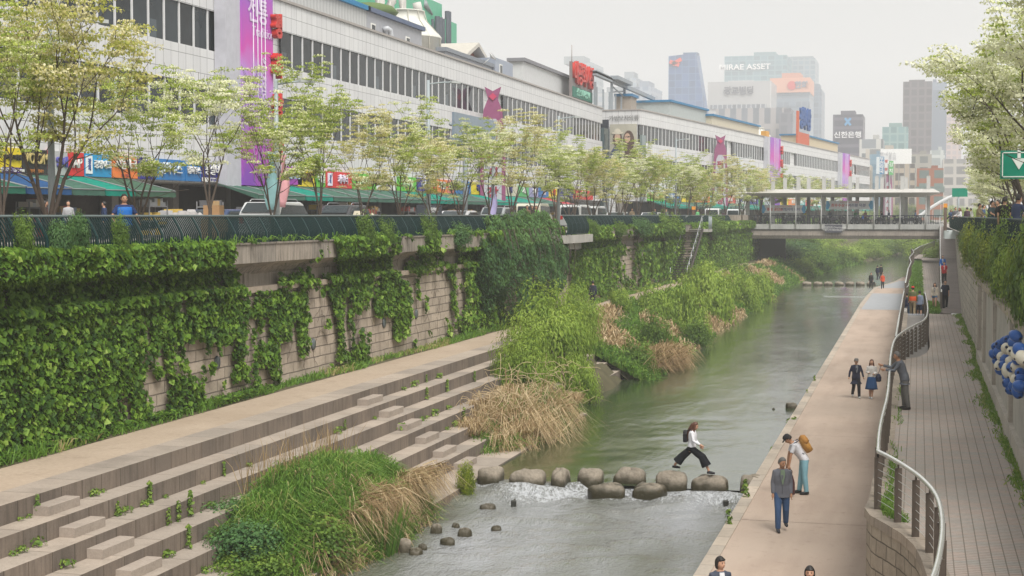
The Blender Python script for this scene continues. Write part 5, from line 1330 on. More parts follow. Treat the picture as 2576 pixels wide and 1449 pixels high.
def ivy(name, n, y0, y1, size, label):
    P = surfaces(n, y0, y1); c = cover(P)
    nz = .55 * VN(P[:, 1] * 1.5, P[:, 2] * .55 + 40) + .45 * VN2(P[:, 1] * 4.2, P[:, 2] * 1.6 + 9)
    keep = c + (nz - .5) * 2.5 > .55
    P = P[keep]; m = len(P)
    lump = VN2(P[:, 1] * 1.1 + 50, P[:, 2] * 1.3) ; lump2 = VN(P[:, 1] * 3.1, P[:, 2] * 3.3)
    P[:, 0] += .03 + NR.random(m) * .12 + .22 * np.clip(lump - .35, 0, 1) + .1 * lump2 * NR.random(m)
    Nn = np.stack([np.full(m, 1.), NR.normal(size=m) * .6, .6 + NR.normal(size=m) * .6], 1)
    td = np.tile(np.array([[.15, 0, -1.]]), (m, 1))
    fine = VN2(P[:, 1] * 7, P[:, 2] * 7)
    T = np.clip(-.05 + .35 * lump2 + .5 * NR.random(m) ** 1.3 + .4 * fine, 0, 1)
    V = leaves(P, Nn, NR.uniform(.3, 1.6, m) * size, .45, .14, td, 1.2)
    # lobes: second shorter leaf crossing each one, so every leaf reads as pointed and lobed
    V2 = leaves(P + Nn * .004, Nn, NR.uniform(.5, 1.0, m) * size * .8, .40, .12, td + np.array([[0, 1.3, 0]]) * NR.choice([-1, 1], m)[:, None], .5)
    o = mkobj(name, np.concatenate([V, V2]), [F_IVY], np.concatenate([T, np.clip(T - .05, 0, 1)])); props(o, kind='stuff', label=label); return o
ivy('ivy', 84000, 22, 60, .145, None); ivy('ivy', 42000, 60, 105, .19, None); ivy('ivy', 24000, 105, 200, .3, None); ivy('ivy', 9000, 200, 420, .5, None)
# bare stems on the stone
m = MB(); rr = random.Random(5)
for k in range(150):
    y = rr.uniform(46, 84); z = rr.uniform(2.2, 5.0); pts = [(-20.075, y, z)]; a = rr.uniform(.6, 2.5)
    for i in range(6): a += rr.uniform(-.5, .5); y += math.cos(a) * .14; z += math.sin(a) * .14; pts.append((-20.075, y, min(z, 5.17)))
    m.tube(pts, .006, 3, cap=False)
for k in range(40):
    y = rr.uniform(48, 80); z = rr.uniform(5.4, 5.6); pts = [(-20.225, y, z)]; a = rr.uniform(.8, 2.3)
    for i in range(5): a += rr.uniform(-.5, .5); y += math.cos(a) * .12; z += math.sin(a) * .12; pts.append((-20.225, y, min(z, 6.1)))
    m.tube(pts, .006, 3, cap=False)
props(m.build('ivy_stems', [paint((.10, .075, .06))], fixn=False), kind='stuff')
# dark cascading shrub over the wall
def cascade(n, seed=1):
    y0, y1 = Yat(1218, -19.4), Yat(1452, -19.0)
    g = np.random.default_rng(seed); u = g.random(n); v = g.random(n)
    Y = y0 + (y1 - y0) * u
    env = np.sin(np.clip(u * 1.02, 0, 1) * PI) ** .45
    ztop = 6.9 + .75 * env; zbot = 5.6 - 3.2 * env + .9 * (VN(Y * .9, Y * 0 + 3) - .5)
    zbot = zbot - 1.3 * VN2(Y * 1.1, Y * 0 + 8) * env; ztop = ztop + .6 * (VN(Y * 1.3, Y * 0 + 30) - .5); z = zbot + (ztop - zbot) * v
    bul = (.35 + 1.1 * np.sin(np.clip(v, 0, 1) ** .8 * PI * .95 + .05)) * (.35 + .65 * env)
    lum = VN2(Y * 1.3, z * 1.6)
    X = -20.1 + bul * (.75 + .45 * lum) - g.random(n) ** 2 * .4
    P = np.stack([X, Y, z], 1)
    keep = ~((z < 6.9) & (z > 5.9) & (Y > y0 + (y1 - y0) * .70) & (Y < y0 + (y1 - y0) * .86)) | (g.random(n) < .15)
    P = P[keep]; m = len(P)
    Nn = np.stack([np.ones(m), g.normal(size=m) * .5, .4 + g.normal(size=m) * .5], 1)
    td = np.tile(np.array([[.5, 0, -.8]]), (m, 1))
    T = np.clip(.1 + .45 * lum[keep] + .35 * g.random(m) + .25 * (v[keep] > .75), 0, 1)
    return leaves(P, Nn, g.uniform(.6, 1.3, m) * .17, .3, .1, td, 1.), T
V, T = cascade(30000)
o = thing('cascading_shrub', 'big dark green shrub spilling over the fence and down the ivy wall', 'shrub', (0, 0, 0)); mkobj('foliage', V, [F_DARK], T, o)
m = MB()
for k in range(14):
    y = Yat(1250 + k * 13, -19.6); m.tube([(-20.0, y, 6.5), (-19.3, y + .1, 6.9), (-19.0, y + .3, 5.6), (-19.1, y + .4, 4.2)], [.04, .03, .02, .008], 5, cap=False)
m.build('stems', [BARK], o)
# bushes standing in the planter
for k, (x, yt, wd, kd, lab) in enumerate(((58, 543, 60, 'green', 'ivy sprig climbing the fence at the far left'), (150, 545, 75, 'dark', 'blue green sprig climbing the fence'), (195, 520, 60, 'dark', 'tall blue green sprig above the fence rail, left of the man in blue'), (300, 545, 52, 'green', 'small bright bush in front of the man in the blue vest'),
        (913, 545, 70, 'green', 'ivy bush on the planter covering the fence'), (968, 555, 60, 'green', 'rounded bush on the planter, right of the ivy column'), (1075, 545, 60, 'green', 'bush on the planter below the dark kiosk'), (1150, 555, 85, 'dark', 'dense bush on the planter, left of the cascading shrub'),
        (1550, 560, 60, 'green', 'bush on the far planter behind the ledge'), (1600, 545, 90, 'dark', 'dark bush on the far planter'), (1670, 540, 100, 'green', 'green bush on the far planter beside the steel stairs'), (1480, 555, 60, 'green', 'light bush on the far planter right of the ledge'), (1790, 545, 80, 'green', 'green bush right of the steel stairs'))):
    bush(kd, x, 628 if x < 700 else (614 if x < 1200 else 588), yt - 4, wd * 1.15, -19.65, lab, 'bushes in the planter')

# --- grasses ------------------------------------------------------------
def grass(name, P, L, wd, mats, tint, up=1.6, spread=.5, droop=.5, midx=None, bias=(0, 0, 0)):
    n = len(P); D = np.stack([NR.normal(size=n) * spread + bias[0], NR.normal(size=n) * spread + bias[1], np.full(n, up)], 1)
    V = blades(P, D, L, wd, droop)
    o = mkobj(name, V, mats, np.tile(tint, 2), midx=None if midx is None else np.tile(midx, 2)); return props(o, kind='stuff')
# foot of the wall
n = 16000; Y = 24 + 150 * NR.random(n) ** 1.7; P = np.stack([NR.uniform(-20.12, -19.45, n), Y, np.full(n, 2.02)], 1)
edge_n = VN(Y * .5, Y * 0 + 7); ok = (P[:, 0] < -20.05 + .3 + .42 * edge_n) & ((Y > 44) | (NR.random(n) < .5)); P = P[ok]; n = len(P)
hgt = NR.uniform(.12, .42, n) * (.6 + .8 * VN2(P[:, 1] * .9, P[:, 1] * 0 + 2))
T = np.clip(.25 + .5 * NR.random(n) + .35 * (VN(P[:, 1] * .8, P[:, 0] * 0 + 90) > .6) , 0, 1)
grass('grass', P, hgt * 1.2, .022 + P[:, 1] * .00028, [F_GRASS], T, 1.4, .6, .5)
# ivy carpet at the near left foot of the wall
n = 5000; P = np.stack([NR.uniform(-20.1, -19.55, n), NR.uniform(24, 45, n), 2.02 + NR.random(n) * .22], 1); P = P[P[:, 0] < -19.75 + .25 * VN(P[:, 1], P[:, 1] * 0)]
V = leaves(P, np.stack([NR.normal(size=len(P)) * .4 + .3, NR.normal(size=len(P)) * .4, np.ones(len(P))], 1), .11, .45)
props(mkobj('ground_ivy', V, [F_IVY], .15 + .6 * NR.random(len(P))), kind='stuff')
# planter daylilies
def tufts(cents, nper, L, wd):
    P = np.repeat(np.array(cents), nper, 0) + NR.normal(size=(len(cents) * nper, 3)) * np.array([.07, .12, 0]); return P
cs = [(-19.78 + RR.uniform(-.1, .1), y, 6.72) for y in np.concatenate([np.arange(36, 82, .55), np.arange(93, 168, .8)]) if RR.random() < .8]
P = tufts(cs, 26, 0, 0); n = len(P)
grass('planter_grass', P, NR.uniform(.3, .62, n), .03 + P[:, 1] * .0003, [F_GRASS], np.clip(.3 + .5 * NR.random(n), 0, 1), 1.1, .8, .75)
# reed mound, lower left
def mound_pts(n, cx, cy, rx, ry, zt, zb, pw=2.2):
    r = NR.random(n) ** .5; a = NR.uniform(0, 2 * PI, n)
    X = cx + rx * r * np.cos(a); Y = cy + ry * r * np.sin(a); Z = zb + (zt - zb) * (1 - r ** pw)
    return np.stack([X, Y, Z], 1), r, a
P, r, a = mound_pts(34000, -14.2, 35.2, 2.05, 6.1, 1.25, -.8)
side = (P[:, 0] + 13.3) / .9                     # towards the water
L = NR.uniform(.45, 1.15, len(P)) * (1 - .2 * r) * (.35 + 1.0 * VN(P[:, 0] * 2.4, P[:, 1] * 1.9))
dry = (VN2(P[:, 0] * 1.3 + 20, P[:, 1] * .8) + .85 * np.clip(side, -.6, 1) * .5 + NR.normal(size=len(P)) * .1) > .66
dry &= (P[:, 1] > 31) & (NR.random(len(P)) < .45)
g_ = ~dry
grass('reeds', P[g_], L[g_], .026, [F_GRASS], np.clip(.15 + .6 * NR.random(g_.sum()) + .3 * VN(P[g_][:, 0] * 2, P[g_][:, 1] * 1.5) + .25 * (NR.random(g_.sum()) < .12), 0, 1.), 1.2, .75, .7, bias=(.25, -.1, 0))
grass('dry_reeds', P[dry], L[dry] * 1.0, .024, [F_DRY], NR.random(dry.sum()), .8, .75, 1.2, bias=(.8, -.15, 0))
# curtain of bent dry reeds down to the water
n = 2600; Y = NR.uniform(31.5, 40.6, n); env = VN(Y * .9, Y * 0 + 11)
P = np.stack([-13.2 + .6 * env * NR.random(n) + NR.normal(size=n) * .1, Y, .45 + .45 * NR.random(n) * env], 1); keep = env > .33; P = P[keep]
grass('dry_reeds', P, NR.uniform(.4, .95, len(P)), .022, [F_DRY], NR.random(len(P)), .3, .35, 1.9, bias=(1.0, 0, 0))
# taller tawny seed heads at the back
n = 260; P = np.stack([NR.uniform(-15.4, -14.4, n), NR.uniform(33, 38.5, n), NR.uniform(.8, 1.2, n)], 1)
grass('seed_stalks', P, NR.uniform(.9, 1.5, n), .016, [F_DRY], NR.random(n) * .6, 3, .4, .25)
# iris clump
p = pz(945, 1395, -.5); n = 150; P = np.stack([p.x + np.clip(NR.normal(size=n), -1.5, 1.5) * .26, p.y + np.clip(NR.normal(size=n), -1.5, 1.5) * .34, np.full(n, -.55)], 1)
D = np.stack([(P[:, 0] - p.x) * .5, (P[:, 1] - p.y) * .5, np.ones(n)], 1)
o = mkobj('iris_clump', blades(P, D, NR.uniform(.9, 1.5, n), .045, .12), [F_GRASS], np.tile(.05 + .4 * NR.random(n), 2)); props(o, 'upright sword leaved iris clump at the foot of the dry reeds', 'plant')
# dry reed thicket beyond the stones
P, r, a = mound_pts(15000, -14.0, 54.5, 1.4, 5.8, .5, -.7)
L = NR.uniform(.5, 1.7, len(P)) * (.5 + .9 * VN(P[:, 0] * 2.1, P[:, 1] * 1.4 + 70)); tall = np.exp(-((P[:, 1] - 53.5) / 3.2) ** 2)
dry = VN2(P[:, 0] * 2.2 + 60, P[:, 1] * 1.4) + .2 * tall > .74
grass('dry_reeds', P[dry], L[dry] * (.65 + .75 * tall[dry]), .028, [F_DRY], .15 + .85 * NR.random(dry.sum()), .9, 1.0, 1.35, bias=(.4, -.3, 0))
g_ = ~dry; grass('reeds', P[g_], L[g_] * .75, .03, [F_GRASS], .1 + .65 * NR.random(g_.sum()), 1.2, .6, .7)
for k, (tx, ty, n, Lm) in enumerate(((-14.6, 49.8, 420, 1.3), (-14.9, 52.6, 600, 2.0), (-14.1, 53.4, 600, 1.7), (-14.6, 55.3, 650, 2.3), (-13.6, 56.3, 380, 1.5), (-14.3, 58.2, 420, 1.7), (-13.2, 58.8, 320, 1.1), (-13.0, 50.9, 260, 1.0))):
    c = NR.normal(size=(n, 2)); P = np.stack([tx + c[:, 0] * .14, ty + c[:, 1] * .26, np.full(n, .15)], 1); D = np.stack([c[:, 0] * .55 + .15 * NR.normal(size=n), c[:, 1] * .55 - .1, np.full(n, 1.15)], 1)
    V = blades(P, D, NR.uniform(.4, .95, n) * Lm, .024, NR.uniform(.5, 1.6)); props(mkobj('dry_reeds', V, [F_DRY], np.tile(.1 + .9 * NR.random(n), 2)), kind='stuff')
m = MB(); rr = random.Random(77)
for k in range(230):
    p = Vector((rr.uniform(-15.1, -12.8), rr.uniform(49.3, 60), rr.uniform(.2, 1.7))); a = rr.uniform(0, 6.28); pts = [p]; el = rr.uniform(-.6, .9)
    for i in range(5): a += rr.uniform(-.7, .7); el += rr.uniform(-.6, .4); p = p + Vector((math.cos(a) * math.cos(el), math.sin(a) * math.cos(el), math.sin(el))) * .2; pts.append(p)
    m.tube(pts, .009, 3, cap=False)
props(m.build('tangled_stalks', [paint((.55, .42, .26))], fixn=False), kind='stuff')
# grass over the rest of the left bank
n = 36000; Y = 73 + 190 * NR.random(n) ** 1.6; t = NR.uniform(.22, 1, n); wl = np.array([wl_left(y) + .3 for y in Y]); X = -20.1 + (wl + 20.1) * t
Z = np.where(t < .33, 1.9, 1.9 + (-.75 - 1.9) * np.clip((t - .33) / .67, 0, 1) ** 1.1)
ok = (X > -17.7); P = np.stack([X, Y, Z], 1)[ok]; n = len(P)
kd = VN2(P[:, 0] * .45 + 5, P[:, 1] * .14 + 3); dry = (kd > .61) & (P[:, 1] < 190)
L = NR.uniform(.3, .8, n) * (1 + P[:, 1] / 300)
grass('bank_grass', P[~dry], L[~dry], .03 + P[~dry][:, 1] * .0007, [F_GRASS], np.clip(.15 + .65 * NR.random((~dry).sum()), 0, 1), 1.4, .6, .6)
grass('dry_bank_grass', P[dry], L[dry] * 1.15, .03 + P[dry][:, 1] * .0006, [F_DRY], NR.random(dry.sum()), 1.3, .6, .9)
n = 2500; P = np.stack([NR.normal(size=n) * .45 - 13.0, NR.normal(size=n) * 1.3 + 79.5, NR.uniform(-.3, .5, n)], 1)
grass('dry_reeds', P, NR.uniform(.8, 1.4, n), .04, [F_DRY], NR.random(n) * .7, .6, .4, 1.5, bias=(1, -.2, 0))
# weeds in the joints
def sprig_mesh(seed, h=.42, kind=0):
    g = np.random.default_rng(seed); n = 70 if kind == 0 else 46
    if kind == 0: z = g.random(n) * h; rr_ = .10 * (1 - z / h * .6); 
    else: z = g.random(n) * h * .45; rr_ = np.full(n, .17)
    a = g.uniform(0, 6.28, n); P = np.stack([np.cos(a) * rr_ * g.random(n), np.sin(a) * rr_ * g.random(n), z + .02], 1)
    V = leaves(P, np.stack([np.cos(a), np.sin(a), np.ones(n) * .8], 1), g.uniform(.05, .1, n), .34, .1)
    return blob_mesh('weed', V, None, [F_BUSH], None, np.clip(.4 + .5 * g.random(n), 0, 1))
SPR = [sprig_mesh(s, .42, 0) for s in (1, 2)] + [sprig_mesh(s, .3, 1) for s in (3, 4)]
wd_ = [(x / 2.841, 939.2 + y / 2.841, h / 2.841) for x, y, h in ((200, 1010, 150), (60, 1050, 30), (120, 1030, 25), (515, 870, 70), (590, 875, 25), (670, 850, 25), (640, 1005, 70), (800, 1020, 110), (880, 995, 60), (980, 950, 60), (1055, 935, 170), (1130, 890, 30), (1400, 790, 25), (1580, 735, 110), (1725, 665, 40), (1195, 1090, 130), (1250, 1060, 150), (1355, 1025, 190), (1500, 965, 60), (230, 1235, 80), (100, 1280, 70), (30, 1300, 50), (415, 1155, 55), (435, 1390, 80), (1220, 1305, 50), (1350, 1255, 180), (1505, 1180, 50), (1060, 1310, 70), (1470, 1425, 60))]
wd_ += [(536.7 + x / 2.843, 939.2 + y / 2.843, h / 2.843) for x, y, h in ((1300, 120, 35), (1380, 95, 60), (1465, 65, 60), (1560, 35, 50), (1645, 135, 95), (1515, 190, 90), (1780, 60, 80), (910, 410, 80), (845, 430, 60), (1130, 330, 30), (1190, 300, 35), (1325, 405, 60), (1475, 340, 40), (1510, 325, 30), (1555, 305, 60), (1670, 260, 40), (1770, 350, 110), (1700, 380, 60), (1655, 405, 30), (1040, 210, 20))]
wc = {}; wd_.sort()
for k, (x, y, h) in enumerate(wd_):
    best = None
    for i in range(1, 7):
        p = pz(x, y, 2.0 - i * RZ); xr = -17.0 + (i - 1) * TR
        d = abs(p.x - (xr + .08)); 
        if best is None or d < best[0]: best = (d, p, xr, i)
    d, p, xr, i = best; s = 3864 / ((CM.transposed() @ (p - cam.location)).z * -1); hh = h / s
    tall = hh > .3; o = bpy.data.objects.new('weed', SPR[(k % 2) if tall else 2 + k % 2]); link(o)
    o.location = (max(p.x, xr + .07), p.y, 2.0 - i * RZ); sc_ = max(.5, hh / (.44 if tall else .2)); o.scale = (min(sc_, 1.3), min(sc_, 1.3), sc_); o.rotation_euler.z = k
    wc[i] = wc.get(i, 0) + 1
    props(o, '%s weed at the foot of the %s terrace riser, %s from the left along it' % ('tall' if tall else 'low', ORD[i - 1], ORD[wc[i] - 1]), 'weed', 'weeds in the terrace joints')
# plants and weeds along kerb, rails and right wall
for k, (x, y, sc_, lab) in enumerate(((1974, 1068, 1.5, 'leafy weed hanging from the kerb, upper of two'), (1940, 1138, 1.1, 'small leafy weed on the kerb edge, lower of two'), (1862, 1270, 1.3, 'yellow flowered weed by the kerb stub'), (1840, 1340, 1.1, 'pale seedy weed at the near kerb'), (2062, 970, .9, 'thin weed on the kerb near the couple'), (2030, 1000, .7, 'tiny weed on the kerb below the couple'))):
    p = pz(x, y, -.2); o = bpy.data.objects.new('weed', SPR[2 + k % 2 if k < 2 else k % 2]); link(o); o.location = (-4.42 - (p.y > 60) * .1, p.y, -.25); o.scale = (sc_ * 1.3,) * 3; props(o, lab, 'weed', 'weeds along the kerb')
n = 9000; Y = NR.uniform(20, 92, n); P = np.stack([2.3 - np.abs(NR.normal(size=n)) * .16, Y, np.full(n, ZT)], 1); P[:, 0] = np.where(Y < 63, 2.25, 2.41) - np.abs(NR.normal(size=n)) * .13 * (.2 + 1.6 * VN(Y * .5, Y * 0 + 31)); P = P[NR.random(n) < .2 + VN(Y * .6, Y * 0 + 3)]
grass('wall_weeds', P, NR.uniform(.08, .26, len(P)), .026, [F_GRASS], np.clip(.4 + .6 * NR.random(len(P)), 0, 1), 1.2, .7, .6)
n = 3500; k = NR.integers(2, len(edge) - 1, n); E_ = np.array(edge); t = NR.random((n, 1)); q = E_[k - 1] * (1 - t) + E_[k] * t; P = np.concatenate([q + np.array([[.36, .05]]) + NR.normal(size=(n, 2)) * .06, np.full((n, 1), ZT)], 1); P = P[VN(P[:, 1] * .7, P[:, 1] * 0 + 50) > .45]
grass('rail_weeds', P, NR.uniform(.08, .3, len(P)), .022, [F_GRASS], np.clip(.35 + .5 * NR.random(len(P)), 0, 1), 1.3, .6, .5)
n = 9000; P = np.stack([NR.uniform(-.55, .3, n), NR.uniform(104, 200, n), np.full(n, ZT)], 1); grass('grass', P, NR.uniform(.3, .6, n), .09, [F_GRASS], .3 + .45 * NR.random(n), 1.3, .6, .6)
n = 1800; P = np.stack([NR.uniform(.62, 1.25, n), NR.uniform(92.6, 103, n), np.full(n, ZT)], 1); grass('grass', P, NR.uniform(.2, .5, n), .06, [F_GRASS], .3 + .45 * NR.random(n), 1.3, .6, .6)
# ================================================================ street fence
DKG = flat('dark_green_paint', (.004, .022, .022), .45, .2); RAIL = flat('rail_grey', (.10, .125, .125), .4); POSTG = flat('post_green', (.01, .04, .04), .4); 
def fence(name, label, y0, n, pl_, parent_cat='fence', X=-20.0, mir=1, bars=10, zt=7.57, z0=6.5):
    t = thing(name, label, parent_cat, (X, y0, 0))
    prof = [(.22 * mir, z0), (.30 * mir, z0 + .28), (.27 * mir, z0 + .58), (.12 * mir, z0 + .86), (-.02 * mir, zt)]
    m = MB(); m.tube([(0, 0, zt), (0, n * pl_, zt)], .035, 8); m.build('top_rail', [RAIL], t)
    m = MB(); m.tube([(.22 * mir, 0, z0 + .02), (.22 * mir, n * pl_, z0 + .02)], .03, 6); m.build('bottom_rail', [DKG], t)
    m = MB()
    for a, b in zip(prof, prof[1:]): m.prism([(a[0] - .03, a[1]), (a[0] + .03, a[1]), (b[0] + .03, b[1]), (b[0] - .03, b[1])], -.018, .018, 'y')
    pm = m.mesh('post', [POSTG])
    m = MB()
    for k in range(bars):
        y = (k + .5) * pl_ / bars
        for a, b in zip(prof, prof[1:]): m.prism([(a[0] - .02, a[1]), (a[0] + .02, a[1]), (b[0] + .02, b[1]), (b[0] - .02, b[1])], y - .010, y + .010, 'y')
    m.tube([(prof[0][0], .02, z0 + .02), (prof[0][0], pl_ - .02, z0 + .02)], .022, 5)
    bm_ = m.mesh('bar_panel', [DKG])
    for i in range(n):
        o = link(bpy.data.objects.new('post', pm), t); o.location = (0, i * pl_, 0)
        o = link(bpy.data.objects.new('bar_panel', bm_), t); o.location = (0, i * pl_, 0)
    return t
fence('street_fence', 'dark green curved bar fence along the street edge above the near ivy wall', 24.0, 46, 1.14)
fence('street_fence', 'short curved end section of dark green fence on the pale ledge', 84.4, 5, 1.14, X=-19.35)
fence('street_fence', 'dark green fence section beyond the cascading shrub', 76.6, 6, 1.14)
fence('street_fence', 'farther dark green street fence running toward the covered bridge', 92.5, 66, 1.14, bars=8)
fence('street_fence', 'dark green fence of the right bank that the crowd leans on', 40, 87, 1.14, X=2.75, mir=-.4, zt=7.47)
m = MB(); m.tube([(2.6, 139.2, 7.47), (2.3, 139.6, 7.2), (2.2, 139.8, 6.4)], .06, 8); m.tube([(2.6, 139.2, 7.47), (4.0, 139.6, 7.47)], .04, 8); m.tube([(2.25, 139.4, 6.3), (2.25, 139.4, 8.6)], .11, 8)
o = m.build('fence_end', [DKG]); props(o, 'dark curved end frame of the right fence at the viewing platform', 'fence')
p = pX(2385, 541, 2.3); m = MB(); m.box(-.13, .13, -.13, .13, 0, 2.0); m.box(-.16, .16, -.16, .16, 2.0, 2.35, 1); o = m.build('marker_post', [paint((.13, .09, .07)), paint((.7, .28, .03))]); o.location = (2.25, 138.9, 6.25); props(o, 'dark wooden marker post with an orange cap at the right fence end', 'post')
p = pX(1745, 541, -20.); m = MB(); m.box(-.13, .13, -.13, .13, 0, 2.1); m.box(-.16, .16, -.16, .16, 2.1, 2.4, 1); o = m.build('marker_post', [paint((.13, .08, .06)), paint((.7, .28, .03))]); o.location = (-20.3, Yat(1745, -20.3), 6.0); props(o, 'dark wooden marker post with an orange cap at the head of the steel stairs', 'post')

# ================================================================ shop signs and awnings
FS = FX + .06
def shopsign(x0, x1, c, body, tc, label, z0=9.42, z1=10.5, size=None, sub=None, dy=0, bold=.004, extra=None, two=None, sx=1):
    ya, yb = Yat(x0, FS), Yat(x1, FS); L = yb - ya; h = z1 - z0
    t = thing('shop_sign', label, 'sign', (FX + .02, ya, z0))
    m = MB(); m.box(0, .14, .03, L - .03, 0, h); m.build('board', [paint(c, .5)], t)
    if sub: m = MB(); m.box(.142, .16, .03, L - .03, 0, h * .22); m.build('lower_strip', [paint(sub[0], .5)], t)
    if sub and len(sub) > 1: text(sub[1], h * .17, paint(sub[2]), (.18, L / 2, h * .10), t, 'x', .02)
    if extra:
        a, b, cc = extra; m = MB(); m.box(.142, .19, L * a, L * b, h * .12, h * .9); m.build('side_panel', [paint(cc)], t)
        text('광\n희', h * .28, paint((.05, .1, .3)), (.2, L * (a + b) / 2, h * .5), t, 'x', .02, .01)
        if a < .3: dy = (b * L) / 2
    if body:
        ln = max(1, sum(.55 if ord(ch) < 256 else 1 for ch in body)); s = min(size or h * .62, (L - dy * 2) * .92 / ln)
        text(body, s, paint(tc, .5), (.2, L / 2 + dy, h * (.52 if not sub else .6)), t, 'x', .09, bold, sx)
    return t
Y_, Bk, Rd, Bl, Lb, Or, Nv, Gr, Wt, Pp = (.72, .56, .02), (.03, .03, .03), (.6, .03, .03), (.02, .16, .42), (.02, .28, .55), (.72, .2, .05), (.03, .03, .22), (.12, .45, .04), (.7, .7, .68), (.38, .08, .42)
SG = [(-60, -4, Gr, '모자', Wt, 'green shop sign cut off by the left edge', {}), (0, 52, Y_, 'M 마크사랑', Bk, 'yellow shop sign with black Korean letters and a red heart, far left', dict(sub=((.06, .02, .2), '컴퓨터자수 T.2279-0588', Wt))), (54, 117, Bk, 'VOOM', (.45, .36, .14), 'black shop sign with gold letters VOOM', dict(sub=(Bk, '컴퓨터-생활자수', (.5, .2, .05)))), (118, 131, Rd, '', Wt, 'narrow red shop sign strip beside the VOOM sign', {}),
 (133, 168, (.42, .42, .42), '안내', (.1, .1, .35), 'grey blank panel with a small white notice', {}), (168, 209, Rd, 'AP', Wt, 'red shop sign with thin white letters AP', dict(bold=-.008)), (210, 278, Lb, '중앙마크', Wt, 'bright blue shop sign with white letters and a rounded white panel', dict(extra=(.03, .25, (.75, .78, .8)))), (279, 343, Or, '서울마크', Wt, 'orange red shop sign with white letters behind the second tree', dict(sub=(Or, '자수 컴퓨터', (.4, .1, .1)))), (344, 385, Nv, '광희사', (.7, .7, .55), 'dark blue shop sign with pale yellow letters', {}),
 (386, 462, Bl, '캡하우스', (.6, .66, .7), 'wide blue shop sign with pale letters and an orange tab', {}), (463, 503, Bl, '캡하우스', Wt, 'blue shop sign with white letters, right of the wide blue one', {}), (504, 566, Nv, '왕실타올', Wt, 'navy shop sign with white letters and a white lower strip', dict(sub=(Wt, '표 화 T.2271-1281', Nv))), (567, 588, Or, '그린', Wt, 'small orange shop sign left of the purple entrance', {}),
 (590, 700, Pp, '11', (.3, .05, .5), 'purple entrance sign below the tall banner', dict(z0=9.1, z1=10.35)), (712, 757, (.4, .06, .45), 'GATE', (.55, .72, .85), 'purple entrance sign with pale blue letters GATE', dict(z0=9.5, z1=10.6)), (746, 790, Y_, '새마을', (.1, .06, .02), 'yellow shop sign right of the GATE sign', {}), (791, 816, Gr, '타올', Wt, 'bright green shop sign, left of the red one', {}), (817, 883, Rd, '캐릭터', (.75, .7, .85), 'red shop sign with a white panel and lilac letters', dict(extra=(.06, .22, (.75, .72, .85)))),
 (884, 944, Gr, '동대문모자', (.8, .85, .6), 'green shop sign behind the sixth tree', {}), (945, 995, Wt, '하얀천사', (.15, .1, .1), 'white shop sign with dark letters', {}), (996, 1045, Gr, '푸른마을', (.8, .85, .6), 'green shop sign right of the white one', {}), (1046, 1078, Nv, '수건', Wt, 'blue shop sign behind the grey lamp post', {}), (1079, 1095, Y_, '왕', Rd, 'narrow yellow shop sign', {}), (1096, 1122, Or, '기념품', Wt, 'orange shop sign with white letters, right of the lamp post', {}), (1123, 1140, (.6, .2, .15), '판촉', Wt, 'dull red shop sign', {}), (1141, 1182, Bl, '삼성타올', Wt, 'blue shop sign with a yellow emblem', {}), (1183, 1216, Y_, '우산', Nv, 'golden yellow shop sign', {}), (1217, 1240, (.2, .5, .5), '모자', Wt, 'turquoise shop sign near the sign tower', {}),
 (1262, 1300, (.55, .5, .4), '의류', Nv, 'beige shop sign right of the sign tower', {}), (1301, 1328, (.1, .42, .14), '가방', Wt, 'green shop sign in the middle of the street', {}), (1329, 1352, (.3, .3, .5), '도매', Wt, 'lilac and orange shop sign', {}), (1353, 1378, Bl, '양말', Wt, 'blue shop sign among the far trees', {}), (1379, 1402, Y_, '신발', Rd, 'yellow shop sign among the far trees', {}), (1403, 1440, Nv, '스포츠', Wt, 'navy shop sign near the end of the first hall', {}), (1441, 1490, Rd, '청계상가', Wt, 'red shop sign at the end of the first hall', {})]
for x0, x1, c, body, tc, lab, kw in SG: shopsign(x0, x1, c, body, tc, lab, **kw)
cols2 = [Gr, Bl, Y_, Or, (.2, .5, .5), Rd, Wt, Nv]; nm2 = ['green', 'blue', 'yellow', 'orange', 'turquoise', 'red', 'white', 'navy']
for k in range(22):
    s = 3 + k * 8; t = thing('shop_sign', '%s sign on the second hall, %s from its near end' % (nm2[k % 8], ['first', 'second', 'third', 'fourth', 'fifth', 'sixth', 'seventh', 'eighth', 'ninth', 'tenth', 'eleventh', 'twelfth', 'thirteenth', 'fourteenth', 'fifteenth', 'sixteenth', 'seventeenth', 'eighteenth', 'nineteenth', 'twentieth', 'twenty first', 'twenty second'][k]), 'sign', b2p(s, .03, 3.0), -a2, 'signs on the second hall')
    m = MB(); m.box(0, .15, 0, 7.4, 0, 1.1); m.build('board', [paint(cols2[k % 8], .5)], t)
    text('평화 도매', .7, paint(Wt if k % 8 not in (2, 6) else Nv), (.18, 3.7, .55), t, 'x', .05, .02)
def fabric(name, c):
    m = M(name, .75, .2); v = m.pos(); n = m.noise(m.sc(v, 2, .6, 1), 2, 4)
    m.col(m.ramp(n, [(.3, sc3(c, .75)), (.7, sc3(c, 1.15))])); return m.m
AW = {'dark green': fabric('awning_green', (.015, .11, .07)), 'blue': fabric('awning_blue', (.015, .07, .19)), 'grey green': fabric('awning_greygreen', (.05, .125, .092)), 'turquoise': fabric('awning_teal', (.0, .22, .16)), 'olive green': fabric('awning_olive', (.05, .11, .07)), 'red': fabric('awning_red', (.45, .04, .06))}
